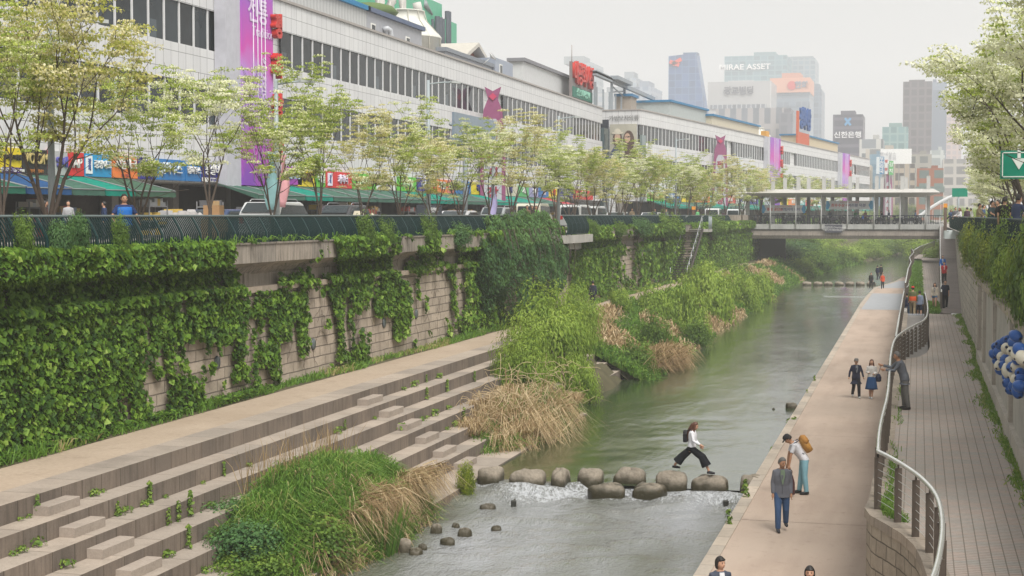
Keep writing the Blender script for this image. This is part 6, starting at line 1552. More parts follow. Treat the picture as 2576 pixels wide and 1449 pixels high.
aws = [(-60, 62, 'dark green', 'at the far left edge'), (66, 178, 'blue', 'behind the first big tree'), (180, 262, 'grey green', 'left of the man in blue'), (264, 338, 'turquoise', 'brightest near the man in blue'), (340, 440, 'olive green', 'right of the bright turquoise one'), (648, 700, 'grey green', 'under the GATE sign'), (702, 766, 'grey green', 'right of the white van'), (768, 836, 'turquoise', 'under the red sign'), (838, 900, 'grey green', 'behind the sixth tree'), (902, 945, 'grey green', 'with hanging clothes'), (948, 990, 'grey green', 'left of the dark kiosk'), (996, 1078, 'grey green', 'behind the dark kiosk'), (1080, 1150, 'turquoise', 'right of the dark kiosk'), (1152, 1230, 'grey green', 'below the sign tower'), (1240, 1300, 'turquoise', 'right of the sign tower'), (1302, 1360, 'turquoise', 'behind the cream van'), (1362, 1410, 'grey green', 'behind the white vans'), (1412, 1445, 'red', 'small one near the end of the first hall')]
def awning(t, L, c, d=2.7, z0=3.0, z1=2.35):
    m = MB(); n = 10
    V = [(0, 0, z0), (0, L, z0)]; rows = []
    for j in range(4):
        f = j / 3; rows.append([(d * f, L * i / n, z0 + (z1 - z0) * f - .03 * math.sin(i * 1.9) * math.sin(f * PI)) for i in range(n + 1)])
    rows.append([(d + .02, L * i / n, z1 - .28 - .02 * (i % 2)) for i in range(n + 1)])
    v = [q for r in rows for q in r]; f = [(j * (n + 1) + i, j * (n + 1) + i + 1, (j + 1) * (n + 1) + i + 1, (j + 1) * (n + 1) + i) for j in range(4) for i in range(n)]
    m.add(v, f, 0, False); m.add([(0, 0, z0), (d, 0, z1), (d, 0, z1 - .28)], [(0, 1, 2)], 0); m.add([(0, L, z0), (d, L, z1), (d, L, z1 - .28)], [(0, 1, 2)], 0)
    m.build('canopy', [c], t, fixn=False)
    m = MB(); m.tube([(d, 0, z1 - .02), (d, L, z1 - .02)], .03, 6); m.tube([(0, .02, z0 + .02), (d, .02, z1 + .02)], .03, 5); m.tube([(0, L - .02, z0 + .02), (d, L - .02, z1 + .02)], .03, 5); m.build('frame', [paint((.2, .22, .22))], t)
for x0, x1, c, lab in aws:
    Xe = FX + 2.7; ya, yb = Yat(x0, Xe), Yat(x1, Xe)
    t = thing('awning', '%s shop awning %s' % (c, lab), 'awning', (FX + .05, ya, ZS)); awning(t, yb - ya, AW[c])
for k in range(16):
    t = thing('awning', '%s green awning from the near end of the second market hall' % ORD[k], 'awning', b2p(4 + k * 11, .05, 0), -a2, 'awnings of the second hall'); awning(t, 10.2, AW[['turquoise', 'grey green'][k % 2]])
# goods, doors and people-high clutter in the shops
rr = random.Random(21)
gc = [((.5, .1, .08), 'red'), ((.6, .55, .5), 'cream'), ((.2, .25, .4), 'blue'), ((.45, .3, .15), 'tan'), ((.12, .12, .13), 'black'), ((.6, .42, .1), 'ochre'), ((.5, .5, .52), 'grey')]
for k in range(34):
    y = 48 + k * 3.9 + rr.uniform(-1, 1); c, cn = gc[rr.randrange(7)]
    t = thing('goods_rack', '%s from the left of the racks under the awnings, with %s goods' % (ORD[k], cn), 'rack', (FX + rr.uniform(.2, 2.2), y, ZS + .08), 0, 'goods racks under the awnings')
    m = MB(); h = rr.uniform(1.2, 1.9)
    for q in range(3): m.box(-.35, .35, -.9, .9, q * h / 2.6 + .1, q * h / 2.6 + .16)
    for s in (-.9, .9): m.box(-.35, -.3, s - .02, s + .02, 0, h); m.box(.3, .35, s - .02, s + .02, 0, h)
    m.build('shelf_frame', [paint((.25, .25, .26))], t)
    m = MB()
    for q in range(3):
        for j in range(6):
            m.box(-.28 + rr.uniform(0, .1), .28, -.84 + j * .28, -.56 + j * .28, q * h / 2.6 + .162, q * h / 2.6 + .2 + rr.uniform(.12, .35), rr.randrange(3))
    m.build('goods', [paint(c), paint(gc[rr.randrange(7)][0]), paint(gc[rr.randrange(7)][0])], t)
p = pX(648, 541, -33.5); t = thing('cardboard_boxes', 'stack of brown cardboard boxes on the pavement', 'boxes', (-25.2, Yat(530, -25.2), ZS + .08), .2)
CB = paint((.45, .27, .14), .8)
props(t, 'brown cardboard box stack behind the third tree', 'boxes')
for k, (x, y, z) in enumerate(((0, 0, 0), (0, .75, 0), (0, .1, .5), (.05, .8, .5), (0, .45, 1.0))): m = MB(); m.box(-.3, .3, -.36, .36, 0, .48); o = m.build('box', [CB], t); o.location = (x, y, z)
# dark information kiosk
t = thing('kiosk', 'long dark grey kiosk board behind the fence', 'kiosk', (-25.5, Yat(1066, -25.5), ZS)); L = Yat(1112, -25.5) - Yat(1066, -25.5)
m = MB(); m.box(-.4, 0, 0, L, .2, 1.75); m.build('board', [paint((.05, .06, .075))], t); m = MB(); m.box(.002, .02, L * .35, L * .62, .3, 1.05); m.build('white_panel', [paint((.6, .6, .6))], t); text('관광안내소', .3, paint((.6, .6, .6)), (.02, L * .55, 1.45), t, 'x', .02)
# umbrellas / bags heaps
for k, (x, c, lab) in enumerate(((455, (.35, .33, .33), 'heap of grey wrapped bundles left of the boxes'), (480, (.42, .4, .4), 'pale bundle heap beside the boxes'), (905, (.5, .45, .35), 'cream bundle heap by the fence'))):
    m = MB(); rr = random.Random(k)
    for j in range(5): 
        cx, cy = rr.uniform(-.4, .4), rr.uniform(-.9, .9); m.lathe((cx, cy, 0), [(.5, 0), (.55, .3), (.42, .75), (.15, 1.25 + rr.uniform(-.1, .25)), (.03, 1.3)], 9)
    o = m.build('bundle_heap', [paint(c)]); o.location = (-27, Yat(x, -27), ZS); props(o, lab, 'bundles')

# ================================================================ lamp posts, flags, road sign
GAL = flat('galvanised', (.30, .34, .36), .4)
def lamp(x, X, h, arm, label, r=.11):
    t = thing('street_lamp', label, 'street lamp', (X, Yat(x, X), ZS)); 
    m = MB(); m.tube([(0, 0, 0), (0, 0, h * .5), (0, 0, h)], [r, r * .85, r * .6], 10); m.build('pole', [GAL], t)
    m = MB(); m.tube([(0, 0, h - .2), (0.3 * arm, arm * .6, h - .05), (.5 * arm, arm, h)], .04, 6); m.build('arm', [GAL], t)
    m = MB(); m.obox((.55 * arm, arm * 1.08, h + .01), .22, .7, .1, -.46); m.build('lamp_head', [paint((.4, .42, .42))], t)
    return t
lamp(131, -22.9, 6.6, 1.2, 'grey street lamp rising through the first big tree'); lamp(697, -23.4, 6.3, 1.2, 'grey street lamp right of the purple banner'); lamp(1078, -24, 8.0, 1.6, 'slim street lamp beyond the kiosk', .13)
lamp(1405, -24, 8.0, 1.6, 'street lamp in the gap before the poster wall'); lamp(1700, -24, 9, 1.6, 'distant street lamp near the second sign tower'); lamp(1240, -23.2, 5, .01, 'pole carrying the lilac flag'); lamp(1860, -22, 8.5, 1.8, 'farthest street lamp left of the bridge roof')
def flag(x, X, w_, h, zt, c, label):
    y = Yat(x, X); m = MB(); n = 8
    rows = [[(.12 * math.sin(j * .8 + i), w_ * (i / 4) * (1 - .25 * j / n), -h * j / n) for i in range(5)] for j in range(n + 1)]
    v = [q for r in rows for q in r]; f = [(j * 5 + i, j * 5 + i + 1, (j + 1) * 5 + i + 1, (j + 1) * 5 + i) for j in range(n) for i in range(4)]
    m.add(v, f, 0, True); o = m.build('street_flag', [paint(c)], fixn=False); o.location = (X, y, zt)
    so = o.modifiers.new('thick', 'SOLIDIFY'); so.thickness = .012
    return props(o, label, 'flag', 'flags on the lamp posts')
flag(672, -23.2, .9, 2.1, 9.9, (.35, .62, .66), 'pale turquoise street flag left of the lamp post'); flag(702, -23.5, .9, 2.0, 9.9, (.75, .38, .42), 'pink street flag right of the lamp post'); flag(1236, -23.1, 1.0, 2.3, 9.6, (.42, .38, .65), 'lilac street flag near the sign tower')
t = thing('street_sign_gantry', 'blue grey road sign seen edge on above the trees in front of the hall', 'road sign', (-26, Yat(1133, -26), ZS)); m = MB(); m.tube([(0, 3, 0), (0, 3, 7)], .14, 10); m.tube([(0, 0, 6.4), (0, 9.2, 6.4)], .1, 8); m.tube([(0, 0, 5.6), (0, 9.2, 5.6)], .08, 8); m.build('mast', [GAL], t)
m = MB(); m.box(.1, .25, 0, 9, 5.3, 7.1); m.build('panel', [paint((.20, .25, .31), .4)], t)
t = thing('road_sign', 'green road sign with a white down arrow among the right hand trees', 'road sign', (4.35, 62, ZS))
SGN = flat('sign_green', (.0, .22, .14), .4)
p0 = pY(2516, 450, 62); p1 = pY(2600, 378, 62)
m = MB(); m.box(p0.x - 4.35, p0.x - 4.35 + 2.3, 0, .06, p0.z - ZS, p1.z - ZS); m.build('board', [SGN], t)
x0 = p0.x - 4.35; zb = p0.z - ZS; m = MB()
m.box(x0 + .62, x0 + .74, -.02, -.003, zb + .75, zb + 1.35); m.prism([(x0 + .42, zb + .78), (x0 + .94, zb + .78), (x0 + .68, zb + .35)], -.02, -.003, 'y')
for (a, b, c_, d_) in ((.06, 2.24, .06, .1), (.06, 2.24, p1.z - p0.z - .1, p1.z - p0.z - .06)): m.box(x0 + a, x0 + b, -.02, -.003, zb + c_, zb + d_)
for a in (.06, 2.2): m.box(x0 + a, x0 + a + .04, -.02, -.003, zb + .06, zb + p1.z - p0.z - .06)
m.build('arrow_and_border', [paint((.7, .75, .72))], t); text('5t', .4, paint((.7, .75, .72)), (x0 + 1.2, -.02, zb + .3), t, '-y', .01)
m = MB(); m.tube([(x0 + 1.25, .2, 0), (x0 + 1.25, .2, p1.z - ZS + .6)], .15, 12); m.build('pole', [GAL], t)
m = MB(); m.box(0, 1.4, 0, .05, 0, .8); m.prism([(.5, .3), (.9, .3), (.7, .1)], -.02, -.003, 'y'); o = m.build('road_sign', [SGN]); o.location = pY(2395, 490, 150) - Vector((0, 0, .1)); o.location.z = pY(2395, 495, 150).z; props(o, 'small distant green road sign at the end of the bridge roof', 'road sign')
m = MB(); m.tube([(3.6, 150.1, ZS), (3.6, 150.1, 9.8)], .08, 8); o = m.build('sign_pole', [GAL]); props(o, 'thin grey pole behind the small distant road sign', 'pole')

# ================================================================ vehicles
GLS = flat('car_glass', (.02, .03, .035), .1, .6); TYR = flat('tyre', (.015, .015, .015), .8); CHR = flat('rim', (.4, .4, .42), .3, .5, .6)
def vehicle(label, cat, body, loc, rz, kind='van', name=None):
    """long axis x, nose +x"""
    t = thing(name or cat.replace(' ', '_'), label, cat, loc, rz, 'vehicles on the street'); W = .86
    if kind == 'van': pr = [(-2.3, .35), (2.3, .35), (2.35, .8), (2.15, 1.15), (1.45, 1.35), (.95, 1.9), (.7, 2.0), (-2.15, 2.0), (-2.3, 1.8)]; gl = [(-2.0, 1.3, 1.8), (-.6, 1.3, 1.8)]; 
    elif kind == 'suv': pr = [(-2.3, .35), (2.25, .35), (2.3, .8), (2.15, 1.05), (1.1, 1.15), (.45, 1.68), (.2, 1.75), (-1.7, 1.74), (-2.2, 1.3), (-2.32, 1.0)]
    else: pr = [(-2.2, .3), (2.2, .3), (2.22, .7), (2.0, .88), (1.0, .98), (.35, 1.42), (.1, 1.46), (-1.0, 1.44), (-1.7, 1.05), (-2.2, .98)]
    m = MB(); m.prism([(x, z) for x, z in pr], -W, W, 'y'); o = m.build('body', [flat('car_paint', body, .25, .6)], t); bv = o.modifiers.new('b', 'BEVEL'); bv.width = .09; bv.segments = 3
    top = max(z for x, z in pr); m = MB()
    if kind == 'van': side = [(-2.1, 1.25), (1.3, 1.25), (.85, 1.8), (-2.1, 1.82)]; ws = [(1.46, 1.38), (.97, 1.9)]; rw_ = [(-2.31, 1.2), (-2.31, 1.8)]
    elif kind == 'suv': side = [(-1.95, 1.1), (1.0, 1.15), (.42, 1.6), (-1.65, 1.62)]; ws = [(1.12, 1.17), (.47, 1.67)]; rw_ = [(-2.24, 1.3), (-1.75, 1.7)]
    else: side = [(-1.5, .98), (.92, .98), (.32, 1.36), (-.95, 1.36)]; ws = [(1.02, 1.0), (.38, 1.42)]; rw_ = [(-1.66, 1.1), (-1.05, 1.42)]
    for s in (-1, 1): m.prism(side, s * W, s * (W + .012), 'y')
    for (a, b), sg in ((ws, 1), (rw_, -1)):
        m.add([(a[0] + .02 * sg, -W * .85, a[1] + .02), (a[0] + .02 * sg, W * .85, a[1] + .02), (b[0] + .02 * sg, W * .8, b[1] + .01), (b[0] + .02 * sg, -W * .8, b[1] + .01)], [(0, 1, 2, 3)])
    m.build('windows', [GLS], t)
    for x in (-1.4, 1.4):
        for s in (-1, 1):
            m = MB(); m.rings([[Vector((x + .33 * math.cos(a * PI / 8), s * W + yy, .33 + .33 * math.sin(a * PI / 8))) for a in range(16)] for yy in (-.12, .08)]); w_ = m.build('wheel', [TYR], t)
            m = MB(); m.rings([[Vector((x + .19 * math.cos(a * PI / 8), s * W + s * .085, .33 + .19 * math.sin(a * PI / 8))) for a in range(16)], [Vector((x + .17 * math.cos(a * PI / 8), s * W + s * .1, .33 + .17 * math.sin(a * PI / 8))) for a in range(16)]]); m.build('rim', [CHR], w_)
    for s in (-1, 1):
        m = MB(); m.obox((2.24, s * .62, .82), .12, .3, .18); m.build('headlight', [paint((.7, .7, .68), .2)], t)
        m = MB(); m.obox((-2.28, s * .68, 1.0), .08, .2, .3); m.build('tail_light', [paint((.5, .02, .02), .3)], t)
    if kind == 'suv':
        m = MB()
        for s in (-1, 1): m.tube([(-1.5, s * .7, 1.76), (-1.3, s * .7, 1.86), (0, s * .7, 1.86), (.2, s * .7, 1.77)], .02, 5)
        m.build('roof_rails', [CHR], t)
    return t
WH = (.62, .63, .64)
cars = [(706, -26.2, 'suv', WH, 'white estate car parked behind the fence right of the purple banner', 'car'), (1160, -26, 'sedan', (.6, .6, .62), 'low white car beside the dark kiosk', 'car'), (1345, -26.2, 'van', (.6, .58, .48), 'cream van with a rounded roof behind the cascading shrub', 'van'), (1452, -26.2, 'van', WH, 'white van behind the fence, left of two together', 'van'), (1494, -28.6, 'van', WH, 'larger white van, right of two together', 'van'), (1555, -26, 'sedan', WH, 'low white car between the far trees', 'car'), (1640, -26, 'sedan', (.6, .6, .62), 'white car close to the steel stairs', 'car'), (1795, -24, 'van', WH, 'white van left of the covered bridge', 'van'), (1850, -24, 'van', (.6, .62, .64), 'white van at the head of the covered bridge', 'van'),
        (560, -30, 'sedan', (.03, .05, .12), 'dark blue car seen through the near fence', 'car'), (880, -30.5, 'suv', (.05, .05, .055), 'black car seen through the fence bars', 'car'), (1260, -29, 'suv', (.3, .32, .33), 'grey car near the lilac flag', 'car')]
for x, X, kd, c, lab, cat in cars: vehicle(lab, cat, c, (X, Yat(x, X), ZS), PI / 2 + (.04 if x % 2 else -.03), kd)

# ================================================================ steel stairs at the left wall
t = thing('steel_stairs', 'steel stair with bright handrails climbing the ivy wall before the covered bridge', 'stairs', (0, 0, 0))
ys0, ys1 = Yat(1722, -18.6), Yat(1745, -18.9)
yA = Yat(1708, -19.2); RUN = Yat(1746, -19.2) - yA; n = 22
m = MB()
for i in range(n):
    f = i / (n - 1); m.box(-20.0, -18.5, yA + RUN * f, yA + RUN * f + .30, 2.2 + 4.2 * f, 2.26 + 4.2 * f)
m.build('treads', [paint((.05, .042, .036))], t)
m = MB()
for X in (-20.0, -18.5): m.tube([(X, yA, 2.05), (X, yA + RUN + .3, 6.3)], .12, 6)
m.build('stringers', [paint((.05, .04, .035))], t)
m = MB()
for X in (-19.9, -18.5): m.tube([(X, yA - .2, 2.1), (X, yA, 3.2), (X, yA + RUN * .47, 5.2), (X, yA + RUN * .52, 5.3), (X, yA + RUN, 7.5), (X, yA + RUN + 1, 7.5)], .035, 8)
for i in range(8): m.tube([(-18.5, yA + i * RUN / 7, 2.1 + i * .6), (-18.5, yA + i * RUN / 7, 3.2 + i * .6)], .025, 5)
m.build('handrail', [flat('steel', (.36, .37, .38), .3, .5, .7)], t)
m = MB(); m.box(-20, -17.9, yA + RUN + .4, yA + RUN + 2.5, 6.1, 6.35); m.build('landing', [MAT_CONC2], t)
m = MB()
for i in range(8): m.tube([(-17.95, yA + RUN + .4 + i * .3, 6.3), (-17.95, yA + RUN + .4 + i * .3, 7.5)], .02, 5)
m.tube([(-17.95, yA + RUN + .4, 7.5), (-17.95, yA + RUN + 2.5, 7.5)], .03, 6); m.build('landing_rail', [GAL], t)

# ================================================================ covered footbridge
BY = 191.; BX0, BX1 = -23.2, 3.0
br_ = thing('covered_footbridge', 'covered concrete footbridge with a long white canopy crossing the stream', 'bridge', (BX0, BY, 4.7)); L = BX1 - BX0
def hzb(y): return CAMZ + (541 - y) / 19.7 - 4.7
m = MB(); gird = [(0, hzb(598)), (.5, hzb(597) - .05), (9, hzb(597) - .05), (9, hzb(575)), (0, hzb(575)), (-.18, hzb(580)), (-.22, hzb(590))]
m.prism([(a, b) for a, b in gird], .6, L, 'x'); m.build('girder', [mat_conc('girder_concrete', (.30, .26, .23), .9, 0, .35)], br_)
m = MB(); m.box(0, L, -.35, 9.2, hzb(575) + .002, hzb(563)); m.build('deck', [mat_conc('deck_edge', (.40, .40, .39), .5, 0, .5)], br_)
m = MB()
zt_, z0_ = hzb(542), hzb(563)
for yy in (-.2, 9.0):
    m.tube([(0, yy, zt_), (L, yy, zt_)], .05, 6); m.tube([(0, yy, z0_ + .15), (L, yy, z0_ + .15)], .03, 5)
    for i in range(int(L / .28)): m.box(i * .28, i * .28 + .05, yy - .02, yy + .02, z0_, zt_)
m.build('railing', [paint((.02, .03, .04))], br_)
rx0 = pY(1857, 541, BY).x - BX0; rx1 = pY(2352, 541, BY).x - BX0
m = MB(); za, zb_ = hzb(488), hzb(478)
m.add([(rx0 - .5, -1.6, za), (rx1 + .6, -1.6, za), (rx1 - .2, 2.5, zb_), (rx0 + 2.4, 2.5, zb_), (rx1 - .2, 7, zb_), (rx0 + 2.4, 7, zb_), (rx1 + .6, 10.5, za), (rx0 - .5, 10.5, za), (rx0 + 1.5, 0.5, za - .45), (rx1 - 1.0, .5, za - .45), (rx1 - 1.0, 8.5, za - .45), (rx0 + 1.5, 8.5, za - .45)],
      [(0, 1, 2, 3), (3, 2, 4, 5), (5, 4, 6, 7), (0, 8, 9, 1), (8, 11, 10, 9), (11, 7, 6, 10), (1, 9, 10, 6), (1, 6, 4, 2), (0, 3, 5, 7), (0, 7, 11, 8)])
m.build('canopy', [flat('canopy_white', (.50, .48, .45), .5)], br_)
WP_ = flat('white_steel', (.62, .62, .62), .4); m = MB(); m.tube([(0, 0, 0), (0, 0, za + .1 - hzb(572))], .075, 8); fp = m.mesh('front_post', [WP_]); m = MB(); m.box(-.22, .22, 0, .5, 0, hzb(448) - z0_); cp = m.mesh('column', [flat('column_grey', (.42, .42, .41), .6)])
for x in (1874, 1938, 2002, 2066, 2132, 2199, 2264, 2329):
    o = link(bpy.data.objects.new('front_post', fp), br_); o.location = (pY(x, 541, BY - .3).x - BX0, -.45, hzb(572))
for x in (1931 - 64 + 64 * 0 + 12, 1931 + 12, 1994 + 12, 2056 + 12, 2120 + 12, 2216, 2281):
    pass
for q in (607, 980, 1357, 1738, 2128, 2523, 2900, 3290):
    o = link(bpy.data.objects.new('column', cp), br_); o.location = (pY(1777.7 + q / 5.907, 541, BY + 1.6).x - BX0, 1.6, z0_)
for q in (808, 1160, 1510, 1870, 2235, 2600, 2960):
    o = link(bpy.data.objects.new('column', cp), br_); o.location = (pY(1777.7 + q / 5.907, 541, BY + 7.6).x - BX0, 7.6, z0_)
a = pY(2075, 583, BY - .45); b = pY(2119, 564, BY - .45)
bn = thing('bridge_name_sign', 'dark name sign with two lines of white writing on the bridge girder', 'sign', (a.x, BY - .5, CAMZ - (583 - 541) / 19.7))
m = MB(); m.box(0, b.x - a.x, 0, .06, 0, (583 - 564) / 19.7); m.build('board', [paint((.07, .07, .09))], bn); text('전태일다리 Overlooked\n버들다리 Beodeuldari', .3, paint((.65, .65, .65)), ((b.x - a.x) / 2, -.02, .48), bn, '-y', .01)
def cloth_banner(x0, x1, y0, y1, body, label, red, grp='cloth banners on the bridge'):
    a = pY(x0, y1, BY + 1.2); b = pY(x1, y0, BY + 1.2); t = thing('cloth_banner', label, 'banner', (a.x, BY + 1.2, a.z), 0, grp); W = b.x - a.x; H = b.z - a.z
    m = MB(); m.box(0, W, 0, .03, 0, H); m.build('cloth', [paint((.62, .62, .64))], t)
    m = MB(); m.prism([(0, 0), (W * .05, 0), (W * .09, H * .5), (W * .05, H), (0, H)], -.01, -.002, 'y'); m.prism([(W, 0), (W * .95, 0), (W * .91, H * .5), (W * .95, H), (W, H)], -.01, -.002, 'y'); m.build('coloured_ends', [paint((.05, .3, .55))], t)
    text(body[0], H * .42, paint((.55, .06, .05)), (W * .3, -.02, H * .45), t, '-y', .01, .01); text(body[1], H * .42, paint((.12, .12, .25)), (W * .66, -.02, H * .45), t, '-y', .01, .01); text('청계천 관리공단 안내말씀', H * .2, paint((.55, .1, .1)), (W * .5, -.02, H * .82), t, '-y', .01)
    return t
cloth_banner(1917, 2026, 516, 536, ('종로 공단은', '여행자의 쉼터'), 'white banner with blue ends and red and dark writing, left of two on the bridge', True)
cloth_banner(2078, 2196, 505, 527, ('최우수상 수', '여러분 덕분'), 'white banner with pale blue ends, right of two on the bridge', True)
# wall abutment
m = MB(); m.box(-24, -20.3, BY - .6, BY + 9.5, -1, 7.6); props(m.build('abutment', [MAT_CONC]), 'stone abutment block at the left end of the covered bridge', 'abutment')
m = MB(); m.box(-20.5, -16.5, BY + 9.2, BY + 9.6, -1, 4.6); props(m.build('bridge_shade_wall', [paint((.03, .025, .022))]), 'wall under the left end of the bridge, coloured near black for its shade', 'wall')  # near-black colour paints in the shade of the void below the deck
# white arch bridge behind
t = thing('arch_bridge', 'white twin arch road bridge with hangers seen behind the covered bridge', 'bridge', (3, 262, ZS))
m = MB()
for yy in (0, 4): m.tube([(-4.5 + i * 1.25, yy, max(0, 5.2 * math.sin(i / 16 * PI)) - .3) for i in range(17)], .28, 10)
m.build('arches', [flat('arch_white', (.62, .63, .64), .35)], t)
m = MB()
for i in range(2, 15): m.tube([(-4.5 + i * 1.25, 0, 0), (-4.5 + i * 1.25, 0, 5.2 * math.sin(i / 16 * PI) - .3)], .03, 4)
m.build('hangers', [paint((.5, .5, .5))], t)
m = MB(); m.box(-8, 20, -1, 5, -.6, .0); m.build('deck', [MAT_CONC2], t)
# motorcycles and bicycles parked on the bridge
def moto_proto():
    t = thing('motorcycle', 'x', 'motorcycle', (0, 0, -50)); 
    for x in (-.65, .65):
        m = MB(); n = 16; m.rings([[Vector((x + r * math.cos(a * PI / 8), yy, .3 + r * math.sin(a * PI / 8))) for a in range(n)] for r, yy in ((.3, -.05), (.3, .05), (.2, .05), (.2, -.05), (.3, -.05))], cap=False); m.build('wheel', [TYR], t)
    m = MB(); m.prism([(-.5, .35), (.3, .3), (.45, .55), (.4, .8), (.1, .85), (-.1, .72), (-.7, .78), (-.75, .65)], -.14, .14, 'y'); m.build('body', [paint((.04, .04, .05), .3)], t)
    m = MB(); m.tube([(.65, 0, .3), (.48, 0, .95), (.42, 0, 1.05)], .035, 6); m.tube([(.4, -.33, 1.05), (.45, 0, 1.0), (.4, .33, 1.05)], .02, 6); m.build('fork_and_handlebar', [CHR], t)
    m = MB(); m.box(-.85, -.5, -.18, .18, .82, 1.1); m.build('top_box', [paint((.1, .1, .11), .3)], t)
    m = MB(); m.lathe((.52, 0, .85), [(.02, 0), (.09, .03), (.09, .12), (.02, .14)], 10); m.build('headlight', [paint((.6, .6, .6), .2)], t)
    return t
mp = moto_proto(); spots = (1868, 1905, 1930, 1985, 2010, 2045, 2075, 2092, 2120, 2150, 2172, 2215, 2235, 2262, 2290, 2312)
dirs_ = ['first', 'second', 'third', 'fourth', 'fifth', 'sixth', 'seventh', 'eighth', 'ninth', 'tenth', 'eleventh', 'twelfth', 'thirteenth', 'fourteenth', 'fifteenth', 'sixteenth']
for k, x in enumerate(spots):
    q = pY(x, 541, BY + .8 + (k % 3) * .5); lab = 'dark motorcycle behind the bridge railing, %s from the left' % dirs_[k]
    if k == 0: mp.location = (q.x, q.y, 4.7 + hzb(563)); mp['label'] = lab; mp['group'] = 'motorcycles parked on the covered bridge'; mp.rotation_euler.z = .3
    else: copy_tree(mp, (q.x, q.y, 4.7 + hzb(563)), .3 + k * .9, lab, 'motorcycles parked on the covered bridge')

# ================================================================ handrails on the right bank
WR = flat('polished_handrail', (.62, .62, .60), .2, .5, .5); BPO = flat('brown_post', (.10, .08, .065), .5)
railpts = [c4(*q) for q in ((1170, 1560), (1190, 1500), (1210, 1449), (1240, 1350), (1262, 1200), (1255, 1080), (1225, 985), (1150, 900), (1060, 835), (960, 775), (895, 745), (900, 640), (920, 540), (950, 430), (960, 300), (965, 200), (985, 110), (1030, 70), (1100, 30), (1165, 0))] + [((3200 + x / 2.23) / 1.4907, (750 + y / 2.23) / 1.4907) for x, y in ((625, 930), (620, 870), (600, 770))]
RT = ZT + 1.15
rp = [pz(x, y, RT) for x, y in railpts]
def resample(pts, n):
    d = [0]
    for a, b in zip(pts, pts[1:]): d.append(d[-1] + (b - a).length)
    out = []
    for i in range(n):
        s = d[-1] * i / (n - 1); j = max(k for k in range(len(d)) if d[k] <= s + 1e-6); j = min(j, len(pts) - 2); f = (s - d[j]) / max(1e-6, d[j + 1] - d[j]); out.append(pts[j].lerp(pts[j + 1], min(1, f)))
    return out, d[-1]
kk_ = 10
seg1 = rp[:11]; seg2 = rp[10:]
def smooth(p, it=2):
    for _ in range(it):
        q = [p[0]]
        for a, b in zip(p, p[1:]): q += [a.lerp(b, .25), a.lerp(b, .75)]
        q.append(p[-1]); p = q
    return p
for seg, lab, sp_ in ((seg1, 'curved handrail with brown posts and wires on the near corner of the brick path', 1.15), (seg2, 'long bright handrail along the brick path edge, beside the man in the grey suit', 1.25)):
    t = thing('handrail', lab, 'handrail', (0, 0, 0)); s = smooth(seg)
    m = MB(); m.tube(s, .042, 10); m.build('top_rail', [WR], t)
    L_ = sum((b - a).length for a, b in zip(s, s[1:])); n = max(3, int(L_ / sp_)); pts, _ = resample(s, n)
    for i, q in enumerate(pts):
        a = pts[max(0, i - 1)]; b = pts[min(n - 1, i + 1)]; ang = math.atan2((b - a).y, (b - a).x)
        m = MB(); m.obox((0, 0, .52), .035, .13, 1.04, ang + PI / 2 - PI / 2); m.tube([(0, 0, 1.0), (.0, 0, 1.15)], .02, 5); o = m.build('post', [BPO], t); o.location = (q.x, q.y, ZT)
    m = MB()
    for h in (.2, .35, .5, .65, .8, .95): m.tube([Vector((q.x, q.y, ZT + h)) for q in s], .007, 4)
    m.build('wires', [paint((.4, .4, .38), .3)], t)
def straight_rail(pts, label, sp_=1.5, posts=True, r=.045):
    t = thing('handrail', label, 'handrail', (0, 0, 0)); m = MB(); m.tube(pts, r, 8); m.build('top_rail', [WR], t)
    if posts:
        v = [Vector(p) for p in pts]; L_ = sum((b - a).length for a, b in zip(v, v[1:])); q, _ = resample(v, max(2, int(L_ / sp_)))
        m = MB(); m.box(-.05, .05, -.05, .05, -1.0, 0); pm = m.mesh('post', [BPO])
        for a in q: o = link(bpy.data.objects.new('post', pm), t); o.location = a
    return t
straight_rail([(-.8, 62, 2.85), (-.8, 75, 2.95), (-.8, 92, 3.0), (-.78, 97, 3.05), (-.6, 103, 3.0)], 'white handrail on the promenade wall left of the grey ramp')
straight_rail([(-.72, 96, 3.5), (-.7, 118, 3.6), (-.55, 132, 3.7), (-.75, 142, 3.8), (-.4, 158, 3.9), (-.7, 170, 4.0)], 'wavy white handrail continuing along the far promenade wall')
straight_rail([(rampx(y, 0) + .05, y, rampz(y) + 1.12) for y in range(95, 196, 5)], 'tall white handrail climbing beside the rising grey ramp', 2.0)
straight_rail([(-.6, 205, 3.0), (.2, 212, 3.4), (2.2, 225, 3.9)], 'far mesh handrail turning above the green slope', 1.0)
